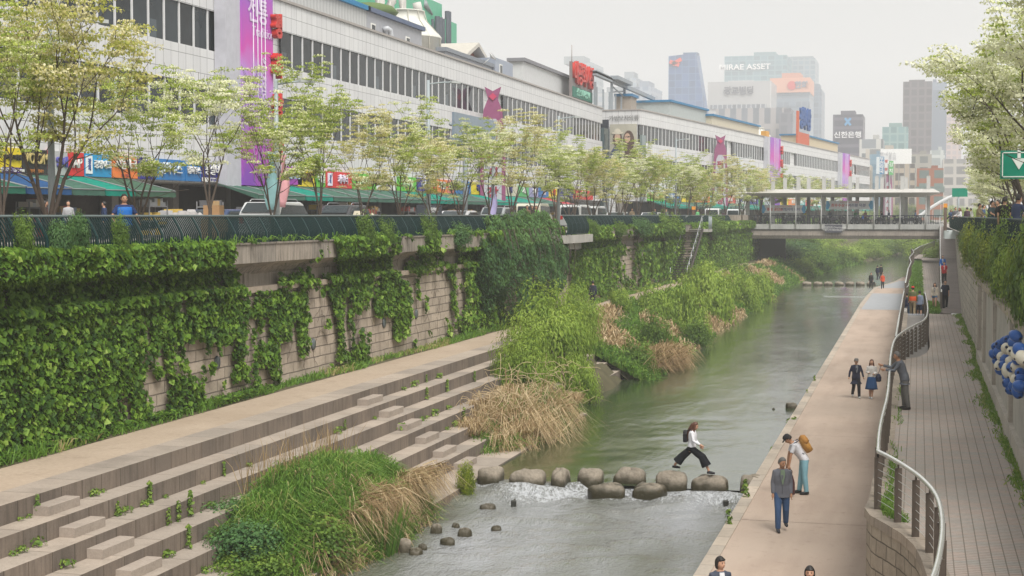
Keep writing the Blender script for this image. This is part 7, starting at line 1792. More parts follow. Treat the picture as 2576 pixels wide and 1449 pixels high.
# buoys of blue and white on the right wall
t = thing('balloon_cluster', 'cluster of blue and white balloon like pods on the right hand wall', 'sculpture', (2.3, 30, 3.5))
rr = random.Random(4); lm = None
pods = {'b': None, 'w': None}
for key, c in (('b', (.02, .09, .33)), ('w', (.62, .58, .48))):
    m = MB(); m.lathe((0, 0, 0), [(.005, -.17), (.07, -.14), (.115, -.05), (.12, .03), (.09, .12), (.04, .155), (.035, .16), (.0, .15)], 14); 
    if True: m.lathe((0, 0, 0), [(.04, .157), (.0, .164)], 10, 1)
    pods[key] = m.mesh('pod', [flat('pod_' + key, c, .35), paint((.01, .015, .05))])
dd = [(2537, 855, 'b'), (2552, 862, 'b'), (2505, 872, 'b'), (2520, 868, 'b'), (2498, 890, 'b'), (2512, 886, 'b'), (2533, 877, 'w'), (2545, 884, 'w'), (2557, 890, 'w'), (2566, 880, 'b'), (2520, 897, 'w'), (2506, 908, 'b'), (2531, 903, 'b'), (2544, 908, 'w'), (2560, 905, 'b'), (2515, 918, 'w'), (2528, 920, 'b'), (2548, 922, 'b'), (2563, 922, 'w'), (2536, 932, 'w'), (2518, 931, 'b'), (2552, 938, 'w'), (2567, 938, 'b'), (2533, 945, 'b'), (2545, 952, 'b'), (2558, 953, 'w'), (2570, 955, 'b'), (2540, 965, 'b'), (2553, 968, 'b'), (2565, 972, 'b'), (2547, 980, 'b'), (2560, 985, 'b'), (2570, 968, 'b'), (2526, 858, 'b'), (2555, 845, 'b'), (2572, 900, 'w')]
for k, (x, y, key) in enumerate(dd):
    p = pX(x, y, 2.12 - rr.uniform(0, .14)); o = bpy.data.objects.new('pod', pods[key]); link(o, t); o.location = p - t.location; o.rotation_euler = (rr.uniform(1.2, 2.4), 0, rr.uniform(-1.2, .6)); s = rr.uniform(.9, 1.25); o.scale = (s, s, s)
# people are in the next part
# ================================================================ people
SKIN = flat('skin', (.48, .27, .18), .55, .35); SKIN2 = flat('skin_tan', (.38, .20, .12), .55, .35)
HAIR = flat('hair_black', (.015, .012, .011), .45, .4); HAIRB = flat('hair_brown', (.09, .035, .02), .45, .4); HAIRG = flat('hair_grey', (.12, .115, .11), .5, .4)
def remesh(o, vs, sm=6):
    r = o.modifiers.new('remesh', 'REMESH'); r.mode = 'VOXEL'; r.voxel_size = vs; r.use_smooth_shade = True
    s = o.modifiers.new('smooth', 'SMOOTH'); s.iterations = sm; s.factor = .5
def person(loc, off, H, label, top=(.1, .1, .1), legs=(.05, .06, .12), hair=HAIR, near=1, lean=0., drop=0., turn=0., nod=0., knees=None, ankles=None, arms=None, sleeve=1., hem=.86, wide=0., skirt=None, short=None, longhair=0., cap=None, shoes=(.03, .03, .035), skin=None, shirt=None, vest=None, group=None, girth=1., pants_end=1., rz=None, topflare=0., bob=False):
    k = H / 1.72; loc = Vector(loc); skin = skin or SKIN
    tc = Vector((-loc.x, -loc.y, 0)).normalized(); a = math.atan2(tc.y, tc.x) + math.radians(off) - PI / 2
    t = thing('person', label, 'person', loc, a if rz is None else rz, group)
    t.scale = (k, k, k)
    PZ = .93 - drop; ln = math.radians(-lean)
    def T(p):
        p = Vector(p); q = p - Vector((0, 0, .93))
        q = Matrix.Rotation(ln, 3, 'X') @ q if q.z > 0 else q
        return q + Vector((0, 0, PZ))
    HP = [Vector((s * .085, 0, PZ - .03)) for s in (-1, 1)]
    KN = [Vector(v) for v in (knees or [(-.095, .03, .50), (.095, .03, .50)])]
    AN = [Vector(v) for v in (ankles or [(-.10, -.01, .09), (.10, -.01, .09)])]
    SH = [T((s * .158 * girth, 0, 1.41)) for s in (-1, 1)]
    arms = arms or [[(-.05, -.03, -.28), (.0, .05, -.25)], [(.05, -.03, -.28), (-.0, .05, -.25)]]
    EL = [SH[i] + Vector(arms[i][0]) for i in (0, 1)]; WR_ = [EL[i] + Vector(arms[i][1]) for i in (0, 1)]
    NK = T((0, 0, 1.47)); hd = Vector((0, 0, .15)); hc = NK + Matrix.Rotation(ln * .5 - math.radians(nod), 3, 'X') @ Vector((0, .02, .14))
    Rh = Matrix.Rotation(math.radians(turn), 3, 'Z') @ Matrix.Rotation(ln * .6 - math.radians(nod), 3, 'X')
    def torso(m, g, rows, n=20):
        rg = []
        for z, rx, ry, yo in rows:
            rg.append([T((math.cos(q * 2 * PI / n) * (rx * girth + g), math.sin(q * 2 * PI / n) * (ry * girth + g) + yo, z)) for q in range(n)])
        m.rings(rg)
    TR_ = [(.80, .12, .09, 0), (.88, .165, .11, 0), (.98, .155, .108, 0), (1.08, .14, .10, 0), (1.2, .158, .112, .005), (1.32, .168, .112, 0), (1.40, .160, .092, -.005), (1.445, .115, .072, -.005), (1.48, .06, .06, 0)]
    # body : one continuous skin
    m = MB(); torso(m, 0, TR_)
    for i in (0, 1):
        m.tube([HP[i] + Vector((0, 0, .03)), HP[i].lerp(KN[i], .35), KN[i], KN[i].lerp(AN[i], .3), AN[i]], [.085, .08, .056, .056, .036], 12)
        fd = Vector((0, 1, 0)); m.tube([AN[i] + Vector((0, -.045, -.045)), AN[i] + Vector((0, .05, -.05)), AN[i] + Vector((0, .16, -.065))], [.036, .038, .026], 8)
        m.tube([SH[i], SH[i].lerp(EL[i], .5), EL[i], EL[i].lerp(WR_[i], .4), WR_[i]], [.05, .044, .037, .036, .025], 10)
        d = (WR_[i] - EL[i]).normalized(); pc = WR_[i] + d * .05; sd = d.cross(Vector((0, 1, 0))) if abs(d.y) < .8 else d.cross(Vector((0, 0, 1))); sd = sd.normalized(); nrm = d.cross(sd)
        m.tube([WR_[i], WR_[i] + d * .03, pc + d * .035], [.025, .033, .032], 8)
        if near == 1:
            s2_ = 1 if i else -1
            for f in range(4):
                b = pc + d * .03 + nrm * (f - 1.5) * .017; L = (.072, .08, .075, .058)[f]; c1 = b + d * L * .5 + sd * .006 * s2_; m.tube([b, c1, c1 + d * L * .4 + sd * .02 * s2_], [.0095, .009, .007], 6)
            b = WR_[i] + d * .03 + nrm * .026; m.tube([b, b + d * .03 + nrm * .022, b + d * .058 + nrm * .026], [.011, .01, .008], 6)
    m.tube([NK - Vector((0, 0, .04)), NK.lerp(hc, .6)], [.058, .05], 10)
    n = 20; rg = []
    for q in range(13):
        th = PI * q / 12; z = math.cos(th) * .118; r = math.sin(th); fr = .078 * r * (1 - .16 * (z < 0) * (-z / .118)); 
        rg.append([hc + Rh @ Vector((fr * math.cos(b * 2 * PI / n), (.093 if math.sin(b * 2 * PI / n) < 0 else .088) * r * math.sin(b * 2 * PI / n) + (.008 if z < -.03 else 0), z)) for b in range(n)])
    m.rings(rg)
    if near <= 2:
        m.tube([hc + Rh @ Vector((0, .083, .02)), hc + Rh @ Vector((0, .102, -.018)), hc + Rh @ Vector((0, .088, -.03))], [.009, .015, .01], 6)
        for s in (-1, 1): m.tube([hc + Rh @ Vector((s * .076, -.005, .025)), hc + Rh @ Vector((s * .088, -.012, .0)), hc + Rh @ Vector((s * .077, 0, -.03))], [.012, .016, .010], 6)
    o = m.build('body', [skin], t, fixn=False); remesh(o, {1: .0095, 2: .014, 3: .022}[near], 3 if near == 1 else 4)
    if near == 1:
        f = MB()
        for s in (-1, 1): c = hc + Rh @ Vector((s * .031, .079, .012)); f.lathe(c - Vector((0, 0, .007)), [(.001, 0), (.011, .004), (.012, .008), (.001, .014)], 8)
        f.build('eyes', [paint((.02, .015, .012), .2)], t)
        f = MB(); f.tube([hc + Rh @ Vector((x, .083 - abs(x) * .35, -.052 - abs(x) * .1)) for x in (-.024, 0, .024)], [.004, .007, .004], 6); f.build('mouth', [paint((.36, .12, .09))], t)
        f = MB()
        for s in (-1, 1): f.tube([hc + Rh @ Vector((s * .016, .087, .033)), hc + Rh @ Vector((s * .044, .074, .034))], .004, 5)
        f.build('eyebrows', [hair], t)
    vs = {1: .012, 2: .016, 3: .024}[near]
    # trousers / skirt
    if skirt:
        m = MB(); z0, fl = skirt[1], skirt[2]; rg = []; n = 24
        for q in range(7):
            f = q / 6; z = 1.0 + (z0 - 1.0) * f; r1 = .15 + (fl - .15) * f ** .8; rg.append([Vector((math.cos(b * 2 * PI / n) * r1 * (1 + .05 * f * math.sin(b * 7 * 2 * PI / n * 1.0)), math.sin(b * 2 * PI / n) * r1 * .8 * (1 + .05 * f * math.sin(b * 7 * 2 * PI / n)), z - drop)) for b in range(n)])
        m.rings(rg, cap=False); o = m.build('skirt', [paint(skirt[0], .8)], t, fixn=False); so = o.modifiers.new('s', 'SOLIDIFY'); so.thickness = .012
    else:
        m = MB(); rows = [(.82, .13, .10, 0), (.88, .168, .115, 0), (.97, .155, .11, 0), (1.02, .148, .105, 0)]; torso(m, .012, rows)
        for i in (0, 1):
            e = KN[i].lerp(AN[i], pants_end) + Vector((0, 0, -.02 if pants_end > .95 else 0)); hipp = HP[i] + Vector((0, 0, .02))
            if short: e = HP[i].lerp(KN[i], short); m.tube([hipp, HP[i].lerp(e, .5), e], [.105, .102, .10], 12)
            elif wide: m.tube([hipp, HP[i].lerp(KN[i], .5), KN[i], e], [.105, .115, .125, wide], 14)
            else: m.tube([hipp, HP[i].lerp(KN[i], .4), KN[i], KN[i].lerp(e, .4), e], [.102, .096, .078, .073, .062], 12)
        o = m.build('shorts' if short else 'trousers', [fabric('trouser_cloth', legs)], t, fixn=False); remesh(o, vs, 4)
    # top
    m = MB(); rows = [(max(hem, .80) if hem >= .93 else hem, .165 + topflare, .12 + topflare * .7, 0)] + [r for r in TR_ if r[0] > hem + .03 and r[0] < 1.46] + [(1.465, .085, .075, 0)]
    n = 20; rg = []
    for z, rx, ry, yo in rows:
        g = .022; P_0 = [(math.cos(q * 2 * PI / n) * (rx * girth + g), math.sin(q * 2 * PI / n) * (ry * girth + g) + yo, z) for q in range(n)]
        rg.append([T(q) if z > .93 else Vector((q[0], q[1], z - drop)) for q in P_0])
    m.rings(rg)
    for i in (0, 1):
        sleeve_c = sleeve
        a0 = SH[i] + Vector(((-.0 if i else 0), 0, -.005)); mid = SH[i].lerp(EL[i], .5)
        if sleeve >= 1: m.tube([a0.lerp(T((0, 0, 1.38)), .25), a0, mid, EL[i], EL[i].lerp(WR_[i], .5), EL[i].lerp(WR_[i], .97)], [.055, .060, .055, .050, .045, .039], 12)
        elif sleeve > 0: m.tube([a0.lerp(T((0, 0, 1.38)), .25), a0, SH[i].lerp(EL[i], .4), SH[i].lerp(EL[i], sleeve)], [.06, .066, .062, .06], 12)
    o = m.build('jacket' if shirt else 'top', [fabric('top_cloth', top)], t, fixn=False); remesh(o, vs, 4)
    if shirt:
        ff = .115 * girth + .026; m = MB(); v = [T((-.045, ff - .028, 1.45)), T((.045, ff - .028, 1.45)), T((.06, ff - .004, 1.34)), T((.012, ff + .004, 1.12)), T((-.012, ff + .004, 1.12)), T((-.06, ff - .004, 1.34))]
        m.add(v + [q - Vector((0, .03, 0)) for q in v], [(0, 1, 2, 3, 4, 5), (6, 11, 10, 9, 8, 7)] + [(i, (i + 1) % 6, 6 + (i + 1) % 6, 6 + i) for i in range(6)]); m.build('shirt_front', [paint(shirt, .7)], t)
        m = MB()
        for s in (-1, 1): m.add([T((s * .05, ff - .02, 1.46)), T((s * .085, ff - .004, 1.33)), T((s * .014, ff + .008, 1.12)), T((s * .052, ff + .004, 1.33))], [(0, 1, 2, 3)])
        m.build('lapels', [paint(sc3(top, .7), .8)], t)
        m = MB(); m.tube([T((.0, ff + .006, 1.12)), T((.004, ff + .003, hem + .1))], .0035, 4); m.build('front_edge', [paint(sc3(top, .4), .8)], t)
    if vest:
        m = MB(); rg = []
        for z, rx, ry, yo in [(.9, .165, .12, 0)] + [r for r in TR_ if .95 < r[0] < 1.42]: rg.append([T((math.cos(q * 2 * PI / n) * (rx * girth * .97 + .034), math.sin(q * 2 * PI / n) * (ry * girth + .036) + yo, z)) for q in range(n)])
        m.rings(rg); o = m.build('vest', [paint(vest, .7)], t, fixn=False); remesh(o, vs, 2)
    # hair
    m = MB(); rg = []
    for q in range(9):
        th = PI * .60 * q / 8; z = math.cos(th) * .137; r = math.sin(th)
        rg.append([hc + Rh @ Vector((.096 * r * math.cos(b * 2 * PI / n), -.014 + (.108 if math.sin(b * 2 * PI / n) < 0 else .104 * (1 - .5 * (z < .07) * min(1, (.07 - z) / .04 + .1))) * r * math.sin(b * 2 * PI / n), z + .006 + (.012 * (math.sin(b * 2 * PI / n) > .2) if z < .03 else 0) )) for b in range(n)])
    m.rings(rg)
    if longhair:
        bk = [hc + Rh @ Vector((0, -.06, .03)), hc + Rh @ Vector((0, -.085, -.08)), T((0, -.11, 1.40)), T((0, -.14, 1.40 - longhair))]
        m.tube(bk, [.085, .085, .08, .035], 12)
        for s in (-1, 1): m.tube([hc + Rh @ Vector((s * .066, .0, .04)), hc + Rh @ Vector((s * .082, .01, -.08)), T((s * .10, .045, 1.36)), T((s * .10, .085, 1.42 - longhair * .8))], [.03, .035, .032, .012], 8)
    if bob:
        rb = []
        for z, rx, ry in ((.07, .09, .10), (.02, .103, .108), (-.05, .104, .106), (-.10, .09, .095)): rb.append([hc + Rh @ Vector((rx * math.cos(PI * (.98 + 1.04 * b / 14)), ry * math.sin(PI * (.98 + 1.04 * b / 14)) - .005, z)) for b in range(15)] + [hc + Rh @ Vector((.74 * rx * math.cos(PI * (.98 + 1.04 * b / 14)), .74 * ry * math.sin(PI * (.98 + 1.04 * b / 14)) - .005, z)) for b in range(14, -1, -1)])
        m.rings(rb); m.tube([hc + Rh @ Vector((-.062, .04, .072)), hc + Rh @ Vector((0, .068, .07)), hc + Rh @ Vector((.062, .04, .072))], [.026, .024, .026], 8)
    if cap:
        m2 = MB(); rg = [[hc + Rh @ Vector((.096 * r * math.cos(b * 2 * PI / n), .105 * r * math.sin(b * 2 * PI / n) - .005, z)) for b in range(n)] for r, z in ((1, .04), (1.01, .07), (.9, .115), (.6, .14), (.05, .148))]
        m2.rings(rg); m2.add([hc + Rh @ Vector(v) for v in ((-.07, .07, .05), (.07, .07, .05), (.055, .165, .035), (-.055, .165, .035), (-.07, .07, .062), (.07, .07, .062), (.055, .165, .045), (-.055, .165, .045))], [(0, 3, 2, 1), (4, 5, 6, 7), (2, 3, 7, 6), (0, 1, 5, 4), (1, 2, 6, 5), (3, 0, 4, 7)])
        m2.build('cap', [paint(cap, .7)], t, fixn=False)
    o = m.build('hair', [hair], t, fixn=False); remesh(o, vs * .9, 2)
    for i in (0, 1):
        m = MB(); A = AN[i]; m.tube([A + Vector((0, -.06, -.05)), A + Vector((0, 0, -.045)), A + Vector((0, .09, -.056)), A + Vector((0, .18, -.066))], [.038, .046, .043, .03], 10)
        
        m.build('shoe', [paint(shoes, .5)], t, fixn=False)
    return t
def foot(x, y, z): return pz(x, y, z)
G_ = (.16, .17, .19)
WALK = dict(knees=[(-.095, .16, .52), (.095, -.02, .49)], ankles=[(-.10, .22, .10), (.10, -.26, .15)])
WALK2 = dict(knees=[(-.095, .04, .50), (.095, .14, .51)], ankles=[(-.10, -.24, .15), (.09, .16, .10)])
# man in the grey jacket
person(foot(1966, 1336, 0), 8, 1.78, 'elderly man in a grey jacket and blue jeans walking on the promenade', top=(.13, .135, .16), legs=(.045, .09, .19), hair=HAIRG, skin=SKIN2, nod=14, turn=25, shirt=(.14, .19, .13), hem=.80, topflare=.006, girth=1.02,
       knees=[(-.10, -.02, .50), (.10, .12, .51)], ankles=[(-.12, -.16, .19), (.10, .12, .10)])
# bending man, his backpack and his bag
p = foot(2022, 1243, 0)
person(p, -80, 1.78, 'young man in a white shirt, black cap and pale jeans bending forward beside the kerb', top=(.62, .62, .66), legs=(.22, .42, .5), cap=(.015, .015, .018), lean=36, nod=25, sleeve=.75, hem=.92, pants_end=1., skin=SKIN2, shoes=(.02, .02, .022),
       knees=[(-.10, .0, .50), (.10, .05, .50)], ankles=[(-.12, -.05, .10), (.12, .10, .10)], arms=[[(-.03, .1, -.27), (0, .04, -.26)], [(.03, .08, -.27), (0, .04, -.26)]])
def local(p, off, v, k=1.):
    tc = Vector((-p.x, -p.y, 0)).normalized(); a = math.atan2(tc.y, tc.x) + math.radians(off) - PI / 2
    return Vector(p) + Matrix.Rotation(a, 3, 'Z') @ Vector(v) * k, a
q, a = local(p, -80, (0, .08, 1.26), 1.03)
t = thing('backpack', 'tan backpack on the back of the bending man', 'backpack', q, a); m = MB(); m.rings([[Vector((math.cos(b * PI / 8) * r, -.13 + math.sin(b * PI / 8) * r * .62, z)) for b in range(16)] for r, z in ((.05, -.24), (.17, -.22), (.19, -.05), (.17, .12), (.14, .2), (.03, .24))])
o = m.build('bag', [paint((.42, .21, .05), .7)], t); m = MB(); m.rings([[Vector((math.cos(b * PI / 8) * r, -.16 + math.sin(b * PI / 8) * r * .62, z)) for b in range(16)] for r, z in ((.185, .03), (.19, .1), (.16, .22), (.02, .27))]); m.build('flap', [paint((.36, .17, .04), .7)], t)
m = MB(); 
for s in (-1, 1): m.tube([(s * .1, -.05, .2), (s * .14, .12, .22), (s * .15, .2, .05), (s * .15, .05, -.18)], .015, 6)
m.build('straps', [paint((.05, .05, .07))], t); t.rotation_euler = (-math.radians(34), 0, a)
q, a2_ = local(p, -80, (-.28, .42, .0), 1.)
t = thing('handbag', 'dark brown leather bag held low by the bending man', 'bag', (q.x, q.y, .28), a2_ + .8); m = MB(); m.prism([(-.14, -.24), (.14, -.24), (.13, .1), (.06, .3), (-.06, .3), (-.13, .1)], -.05, .05, 'y'); o = m.build('bag_body', [paint((.06, .02, .022), .4)], t); bv = o.modifiers.new('b', 'BEVEL'); bv.width = .03; bv.segments = 2
m = MB(); m.tube([(-.05, 0, .28), (-.06, 0, .40), (0, 0, .46), (.06, 0, .40), (.05, 0, .28)], .012, 6); m.build('handle', [paint((.04, .015, .015), .4)], t)
# striding woman on the stones
sA = stonepos[6]; zt = WZU + .45
pc = pz(1736, 1184, zt + .02)
yy = (stonepos[5][1] + stonepos[6][1]) / 2; pc = Vector(((stonepos[5][0] + stonepos[6][0]) / 2 + .02, yy, zt - .02))
ang = math.atan2(stonepos[6][1] - stonepos[5][1], stonepos[6][0] - stonepos[5][0]) - PI / 2
person(pc, 90, 1.62, 'young woman in a white blouse and wide black culottes striding across the stepping stones', top=(.68, .68, .72), legs=(.008, .009, .012), hair=HAIRB, longhair=.30, drop=.135, nod=18, hem=.95, wide=.155, pants_end=.66, shoes=(.012, .012, .016), rz=ang,
       knees=[(-.09, -.30, .50), (.09, .34, .53)], ankles=[(-.09, -.56, .20), (.09, .56, .10)], arms=[[(-.05, .03, -.26), (.02, .16, -.18)], [(.06, .06, -.25), (.05, .22, -.10)]], lean=4)
M_ = Matrix.Rotation(ang, 3, 'Z'); q = pc + M_ @ Vector((-.02, -.19, 1.12)) * .95
t = thing('backpack', 'small black backpack on the striding woman', 'backpack', q, ang); m = MB(); m.prism([(-.11, -.17), (.11, -.17), (.12, .08), (.07, .19), (-.07, .19), (-.12, .08)], -.07, .05, 'y'); o = m.build('bag', [paint((.012, .012, .015), .4)], t); bv = o.modifiers.new('b', 'BEVEL'); bv.width = .03; bv.segments = 2
m = MB()
for s in (-1, 1): m.tube([(s * .08, .04, .15), (s * .12, .14, .23), (s * .13, .27, .12), (s * .11, .06, -.12)], .012, 5)
m.build('straps', [paint((.02, .02, .025))], t)
# couple
person(foot(2153, 1001, 0), 12, 1.63, 'woman in a navy coat, grey shirt and grey cap walking on the promenade', top=(.022, .025, .05), legs=(.015, .015, .02), hair=HAIR, cap=(.16, .15, .14), shirt=(.16, .17, .19), hem=.62, topflare=.07, shoes=(.5, .5, .5), near=2, girth=1.05, arms=[[(-.10, -.02, -.26), (-.05, .06, -.24)], [(.10, -.02, -.26), (.05, .06, -.24)]], **WALK)
person(foot(2192, 1003, 0), -6, 1.62, 'long haired woman in a white top and blue midi skirt, beside the navy coat', top=(.62, .60, .58), hair=HAIRB, longhair=.28, skirt=((.018, .07, .19), .42, .26), hem=.95, near=2, shoes=(.5, .5, .5), arms=[[(-.06, .0, -.26), (.10, .18, -.04)], [(.06, .0, -.26), (-.12, .18, .0)]], knees=[(-.06, .06, .50), (.06, .0, .50)], ankles=[(-.03, .1, .10), (.07, -.08, .10)])
m = MB(); m.rings([[Vector((math.cos(b * PI / 8) * r, math.sin(b * PI / 8) * r * .5, z)) for b in range(16)] for r, z in ((.05, -.17), (.12, -.14), (.13, .02), (.08, .14), (.02, .17))]); q, a = local(foot(2192, 1003, 0), -6, (-.27, .0, .88)); m.tube([(0, 0, .15), (.1, 0, .5)], .01, 5); o = m.build('shoulder_bag', [paint((.015, .02, .05), .5)]); o.location = q; props(o, 'dark shoulder bag at the side of the woman in the blue skirt', 'bag')
# man leaning on the handrail
p = foot(2276, 1031, ZT); p = Vector((-.02, p.y, ZT))
p = pz(2275, 1030, ZT)
person(p, -82, 1.74, 'man in a grey suit jacket leaning on the curved handrail with hands stretched out', top=(.13, .14, .165), legs=(.15, .145, .14), hair=HAIRG, lean=20, nod=2, hem=.74, topflare=.02, skin=SKIN2, shoes=(.02, .016, .015), girth=1.08, knees=[(-.10, -.03, .50), (.10, .02, .50)], ankles=[(-.12, -.10, .10), (.11, -.02, .10)],
       arms=[[(-.05, .17, -.22), (.03, .25, .02)], [(.05, .2, -.17), (-.03, .24, .06)]])
# couple at the foot of the ramp
person(foot(2377, 779, ZT), 6, 1.78, 'man in a dark navy shirt and black trousers beside the woman in denim shorts', top=(.018, .022, .04), legs=(.012, .012, .016), near=2, hem=.84, sleeve=.9, shoes=(.55, .55, .55), **WALK2)
person(foot(2351, 779, ZT), -8, 1.62, 'long haired woman in a cream cardigan and denim shorts at the foot of the ramp', top=(.55, .48, .40), legs=(.10, .18, .30), hair=HAIR, longhair=.3, near=2, short=.35, hem=.9, shoes=(.5, .48, .46), shirt=(.2, .2, .21), **WALK)
def onramp(x, y, Yv): 
    p = pY(x, y, Yv); return Vector((p.x, Yv, rampz(Yv) + .01))
person(onramp(2375, 700, 118), 0, 1.66, 'person in a bright red sports shirt and dark trousers on the ramp', top=(.5, .02, .03), legs=(.02, .02, .022), near=2, sleeve=.7, hem=.85, shirt=(.6, .45, .45), **WALK)
person(onramp(2371, 690, 124), 0, 1.74, 'person in a bright blue jacket behind the red sports shirt on the ramp', top=(.01, .13, .50), legs=(.03, .03, .035), near=2, hair=HAIRG, shirt=(.5, .55, .6), **WALK2)
# at the sunken stairs
person((-.28, 95.2, ZT - .35), 180, 1.80, 'man with a red cap, olive jacket and khaki trousers at the sunken stairs', top=(.11, .12, .05), legs=(.27, .21, .13), cap=(.5, .02, .02), near=2, hem=1.16, girth=1.15, vest=None, **WALK)
o = COL.objects[-1]
person((-.62, 96.2, ZT - .6), 175, 1.62, 'person in a dark blue top going down the sunken stairs on the left', top=(.015, .02, .05), legs=(.05, .09, .16), near=3, **WALK2)
person((.12, 96.0, ZT - .5), 180, 1.66, 'person in a blue grey patterned shirt going down the sunken stairs on the right', top=(.22, .26, .36), legs=(.02, .025, .05), near=3, short=.9, **WALK)
m = MB(); m.rings([[Vector((math.cos(b * PI / 8) * r, math.sin(b * PI / 8) * r * .7, z)) for b in range(16)] for r, z in ((.2, -.18), (.225, -.1), (.225, .12), (.2, .17))]); o = m.build('waist_bag', [paint((.65, .09, .02), .6)]); o.location = (-.28, 95.2, ZT - .35 + 1.1); props(o, 'orange waist pack worn over the olive jacket by the man in the red cap', 'bag')
# far group on the promenade
person(foot(2191, 727, 0), 8, 1.68, 'distant person in black carrying a dark bag on the grey paving', top=(.015, .016, .02), legs=(.015, .015, .018), near=3, **WALK)
person(foot(2220, 727, 0), 0, 1.62, 'distant person in an orange red jacket on the grey paving', top=(.6, .08, .03), legs=(.02, .02, .025), near=3, hem=.78, **WALK2)
person(foot(2207, 705, 0), 150, 1.72, 'distant person in dark blue, left of two seen from behind', top=(.015, .02, .05), legs=(.015, .018, .03), near=3, **WALK)
person(foot(2216, 703, 0), 160, 1.74, 'distant person in black, right of two seen from behind', top=(.012, .014, .02), legs=(.015, .015, .02), near=3, **WALK2)
m = MB(); m.prism([(-.12, -.15), (.12, -.15), (.09, .13), (-.09, .13)], -.05, .05, 'y'); o = m.build('hand_bag', [paint((.02, .02, .02))]); q, a = local(foot(2191, 727, 0), 8, (-.3, 0, .6)); o.location = q; props(o, 'dark bag carried by the distant person in black', 'bag')
# two heads at the lower edge
p = pz(1812, 1402, 1.60); person((p.x, p.y, 0), 18, 1.60, 'woman with short black hair in a dark cardigan cut off by the bottom edge', top=(.06, .07, .10), legs=(.05, .05, .06), shirt=(.6, .6, .62), hair=HAIR, turn=28, bob=True, **WALK)
p = pz(2037, 1426, 1.56); person((p.x, p.y, 0), 0, 1.56, 'dark haired woman whose head just shows at the bottom edge', top=(.3, .3, .32), legs=(.05, .05, .06), hair=HAIR, bob=True, **WALK2)
# man in the blue vest
p = pz(312, 492, ZS + .08 + 1.72); Xv = -20.55; p = pX(312, 492, Xv)
person((Xv, p.y, p.z - 1.72), 14, 1.74, 'man in a bright blue vest over a navy shirt leaning on the street fence', top=(.015, .03, .10), legs=(.06, .06, .07), vest=(.01, .12, .42), hair=HAIR, skin=SKIN2, sleeve=.8, near=1, girth=1.15, arms=[[(-.14, .04, -.24), (.0, .2, -.16)], [(.14, .04, -.24), (.0, .2, -.16)]])
# crowd on the right bank : photo column, head-top row, facing, colours
crowd = [(2393, 520, 2.95, 10, (.05, .09, .19), HAIRB, .2, 'woman in a blue denim shirt at the left end of the right fence', 0), (2404, 509, 3.9, 20, (.1, .1, .11), HAIR, 0, 'man in dark clothes behind the two women at the fence end', 0), (2416, 519, 2.95, -60, (.62, .60, .62), HAIRB, .25, 'woman in a white blouse with reddish hair at the right fence', 6), (2433, 522, 3.6, 160, (.06, .03, .05), HAIR, 0, 'person in dark plum between the white blouse and the tan jacket', 0),
 (2447, 524, 3.1, -100, (.6, .6, .58), HAIR, 0, 'person in a white shirt leaning over the right fence', 14), (2462, 512, 3.1, 70, (.30, .24, .15), HAIR, 0, 'man in a tan jacket at the right fence', 4), (2474, 516, 3.7, 90, (.04, .07, .14), HAIR, 0, 'man in a dark blue shirt right of the tan jacket', 0), (2492, 506, 3.0, 60, (.05, .075, .085), HAIR, 0, 'man in a slate t-shirt looking right at the right fence', 6),
 (2507, 513, 2.95, -35, (.03, .10, .28), HAIR, 0, 'man with glasses in a blue shirt resting his arms on the right fence', 16), (2512, 503, 3.7, -70, (.02, .02, .02), HAIR, 0, 'man behind the glasses wearer in the crowd', 0), (2520, 506, 3.4, 90, (.22, .30, .55), HAIR, 0, 'person in a light blue shirt in the crowd', 6), (2528, 496, 2.95, 165, (.02, .018, .018), HAIR, 0, 'person in a black t-shirt seen from behind at the right fence', 0),
 (2556, 491, 2.95, 120, (.045, .06, .12), HAIR, 0, 'broad man in a navy shirt with a cigarette at the right fence', 8), (2542, 512, 3.7, 180, (.5, .46, .4), HAIR, 0, 'person in cream behind the navy shirted man', 0)]
for x, y, X, off, c, hr, lh, lab, ln in crowd:
    Hh = 1.72 if not lh else 1.62
    # find the distance at which this head height shows at row y
    best = min((abs(pX(x, y, X).z - (ZS + .08 + Hh)), X) for X in [X])
    xx = X; q = pX(x, 541, xx)
    for it in range(40):
        z = pX(x, y, xx).z
        if z < ZS + .08 + Hh - .01 and xx < 6: xx += .04
        elif z > ZS + .08 + Hh + .01 and xx > 2.85: xx -= .04
        else: break
    q = pX(x, y, xx)
    if math.radians(ln) and off in (10,): off = 10
    AR = [[(-.08, .12, -.22), (.02, .22, -.08)], [(.08, .12, -.22), (-.02, .22, -.08)]] if ln else None
    person((xx, q.y, ZS + .08), off, Hh, lab, top=c, legs=(.05, .055, .07), hair=hr, longhair=lh, near=2, lean=ln, arms=AR, sleeve=.75 if 'shirt' in lab else 1., girth=1.25 if 'broad' in lab else 1.05, group='crowd at the right fence')
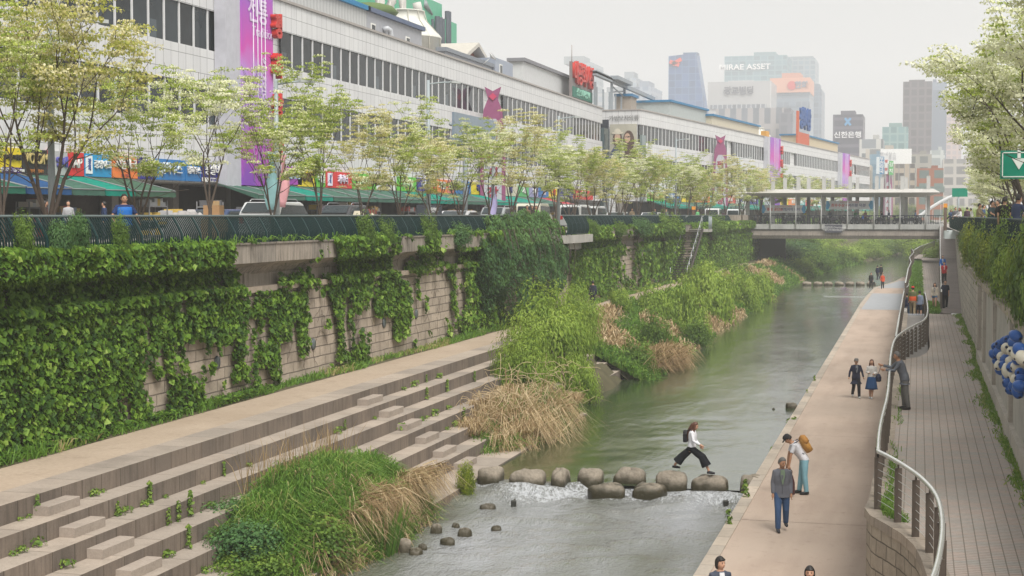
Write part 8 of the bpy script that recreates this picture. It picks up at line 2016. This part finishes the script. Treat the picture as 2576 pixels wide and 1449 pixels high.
# people on the covered bridge
bz = 4.7 + hzb(563)
for k, (x, Yv, c, off, lab) in enumerate(((1914, BY + 3, (.02, .02, .022), -40, 'dark clothed person standing left on the covered bridge'), (1970, BY + 5, (.12, .08, .07), 0, 'brown clothed person on the bridge under the left banner'), (2005, BY + 5, (.02, .06, .3), 0, 'person in blue on the bridge right of the left banner'), (2022, BY + 3, (.45, .42, .05), 60, 'person in yellow bending on the covered bridge'), (2088, BY + 2.5, (.02, .03, .06), 30, 'person in navy below the right banner'), (2152, BY + 4, (.1, .4, .15), 0, 'person in a green vest and white cap on the bridge'), (2177, BY + 3, (.3, .06, .05), 20, 'person in dark red on the bridge'), (2170, BY + 1.2, (.02, .10, .4), -20, 'person in bright blue crouching by the bridge railing'), (2222, BY + 3, (.02, .025, .03), -60, 'person in black leaning on a motorcycle on the bridge'), (2236, BY + 4, (.03, .05, .12), 60, 'dark blue clothed person beside a motorcycle on the bridge'), (2303, BY + 3, (.2, .3, .5), 90, 'person in a light blue shirt near the right end of the bridge'))):
    q = pY(x, 541, Yv); person((q.x, Yv, bz), off, 1.68 if 'crouch' not in lab else 1.25, lab, top=c, legs=(.03, .03, .04), near=3, cap=(.6, .6, .6) if 'cap' in lab else None, lean=30 if 'bending' in lab or 'leaning' in lab else 0, group='people on the covered bridge')
# people by the shops
for k, (x, X, c, off, lab) in enumerate(((113, -35, (.03, .025, .03), 100, 'shopper in black carrying a pale bag under the blue awning'), (125, -34.5, (.12, .06, .05), -80, 'shopper in dark brown beside the one in black'), (262, -34.6, (.03, .05, .12), -90, 'shopper in navy left of the man in the blue vest'), (172, -34, (.4, .4, .42), 0, 'shopper in light grey behind the first big tree'), (1326, -23.3, (.3, .2, .15), 0, 'person with bare head behind the cascading shrub, left of three'), (1338, -23.4, (.03, .03, .03), 10, 'dark haired person behind the cascading shrub, middle of three'), (1349, -23.4, (.2, .5, .1), -10, 'person in bright green behind the cascading shrub, right of three'), (1433, -30, (.5, .15, .05), 0, 'person in orange on the far pavement'), (1648, -24, (.05, .06, .1), 0, 'rider in dark blue among the far trees, left of two'), (1676, -24, (.1, .11, .13), 0, 'rider in grey among the far trees, right of two'), (1590, -24, (.4, .3, .2), 0, 'person in brown near the far red awning'), (1755, -22, (.15, .5, .2), 40, 'person in a green top near the steel stairs'))):
    y = Yat(x, X); person((X, y, ZS + .08), off, 1.7, lab, top=c, legs=(.05, .05, .06), near=3, hair=HAIR)
p = pX(1498, 640, -18.6); person((-18.6, Yat(1492, -18.6), 2.01), 170, 1.7, 'dark clothed person on the upper path half hidden by the willow', top=(.02, .025, .04), legs=(.02, .02, .03), near=3)
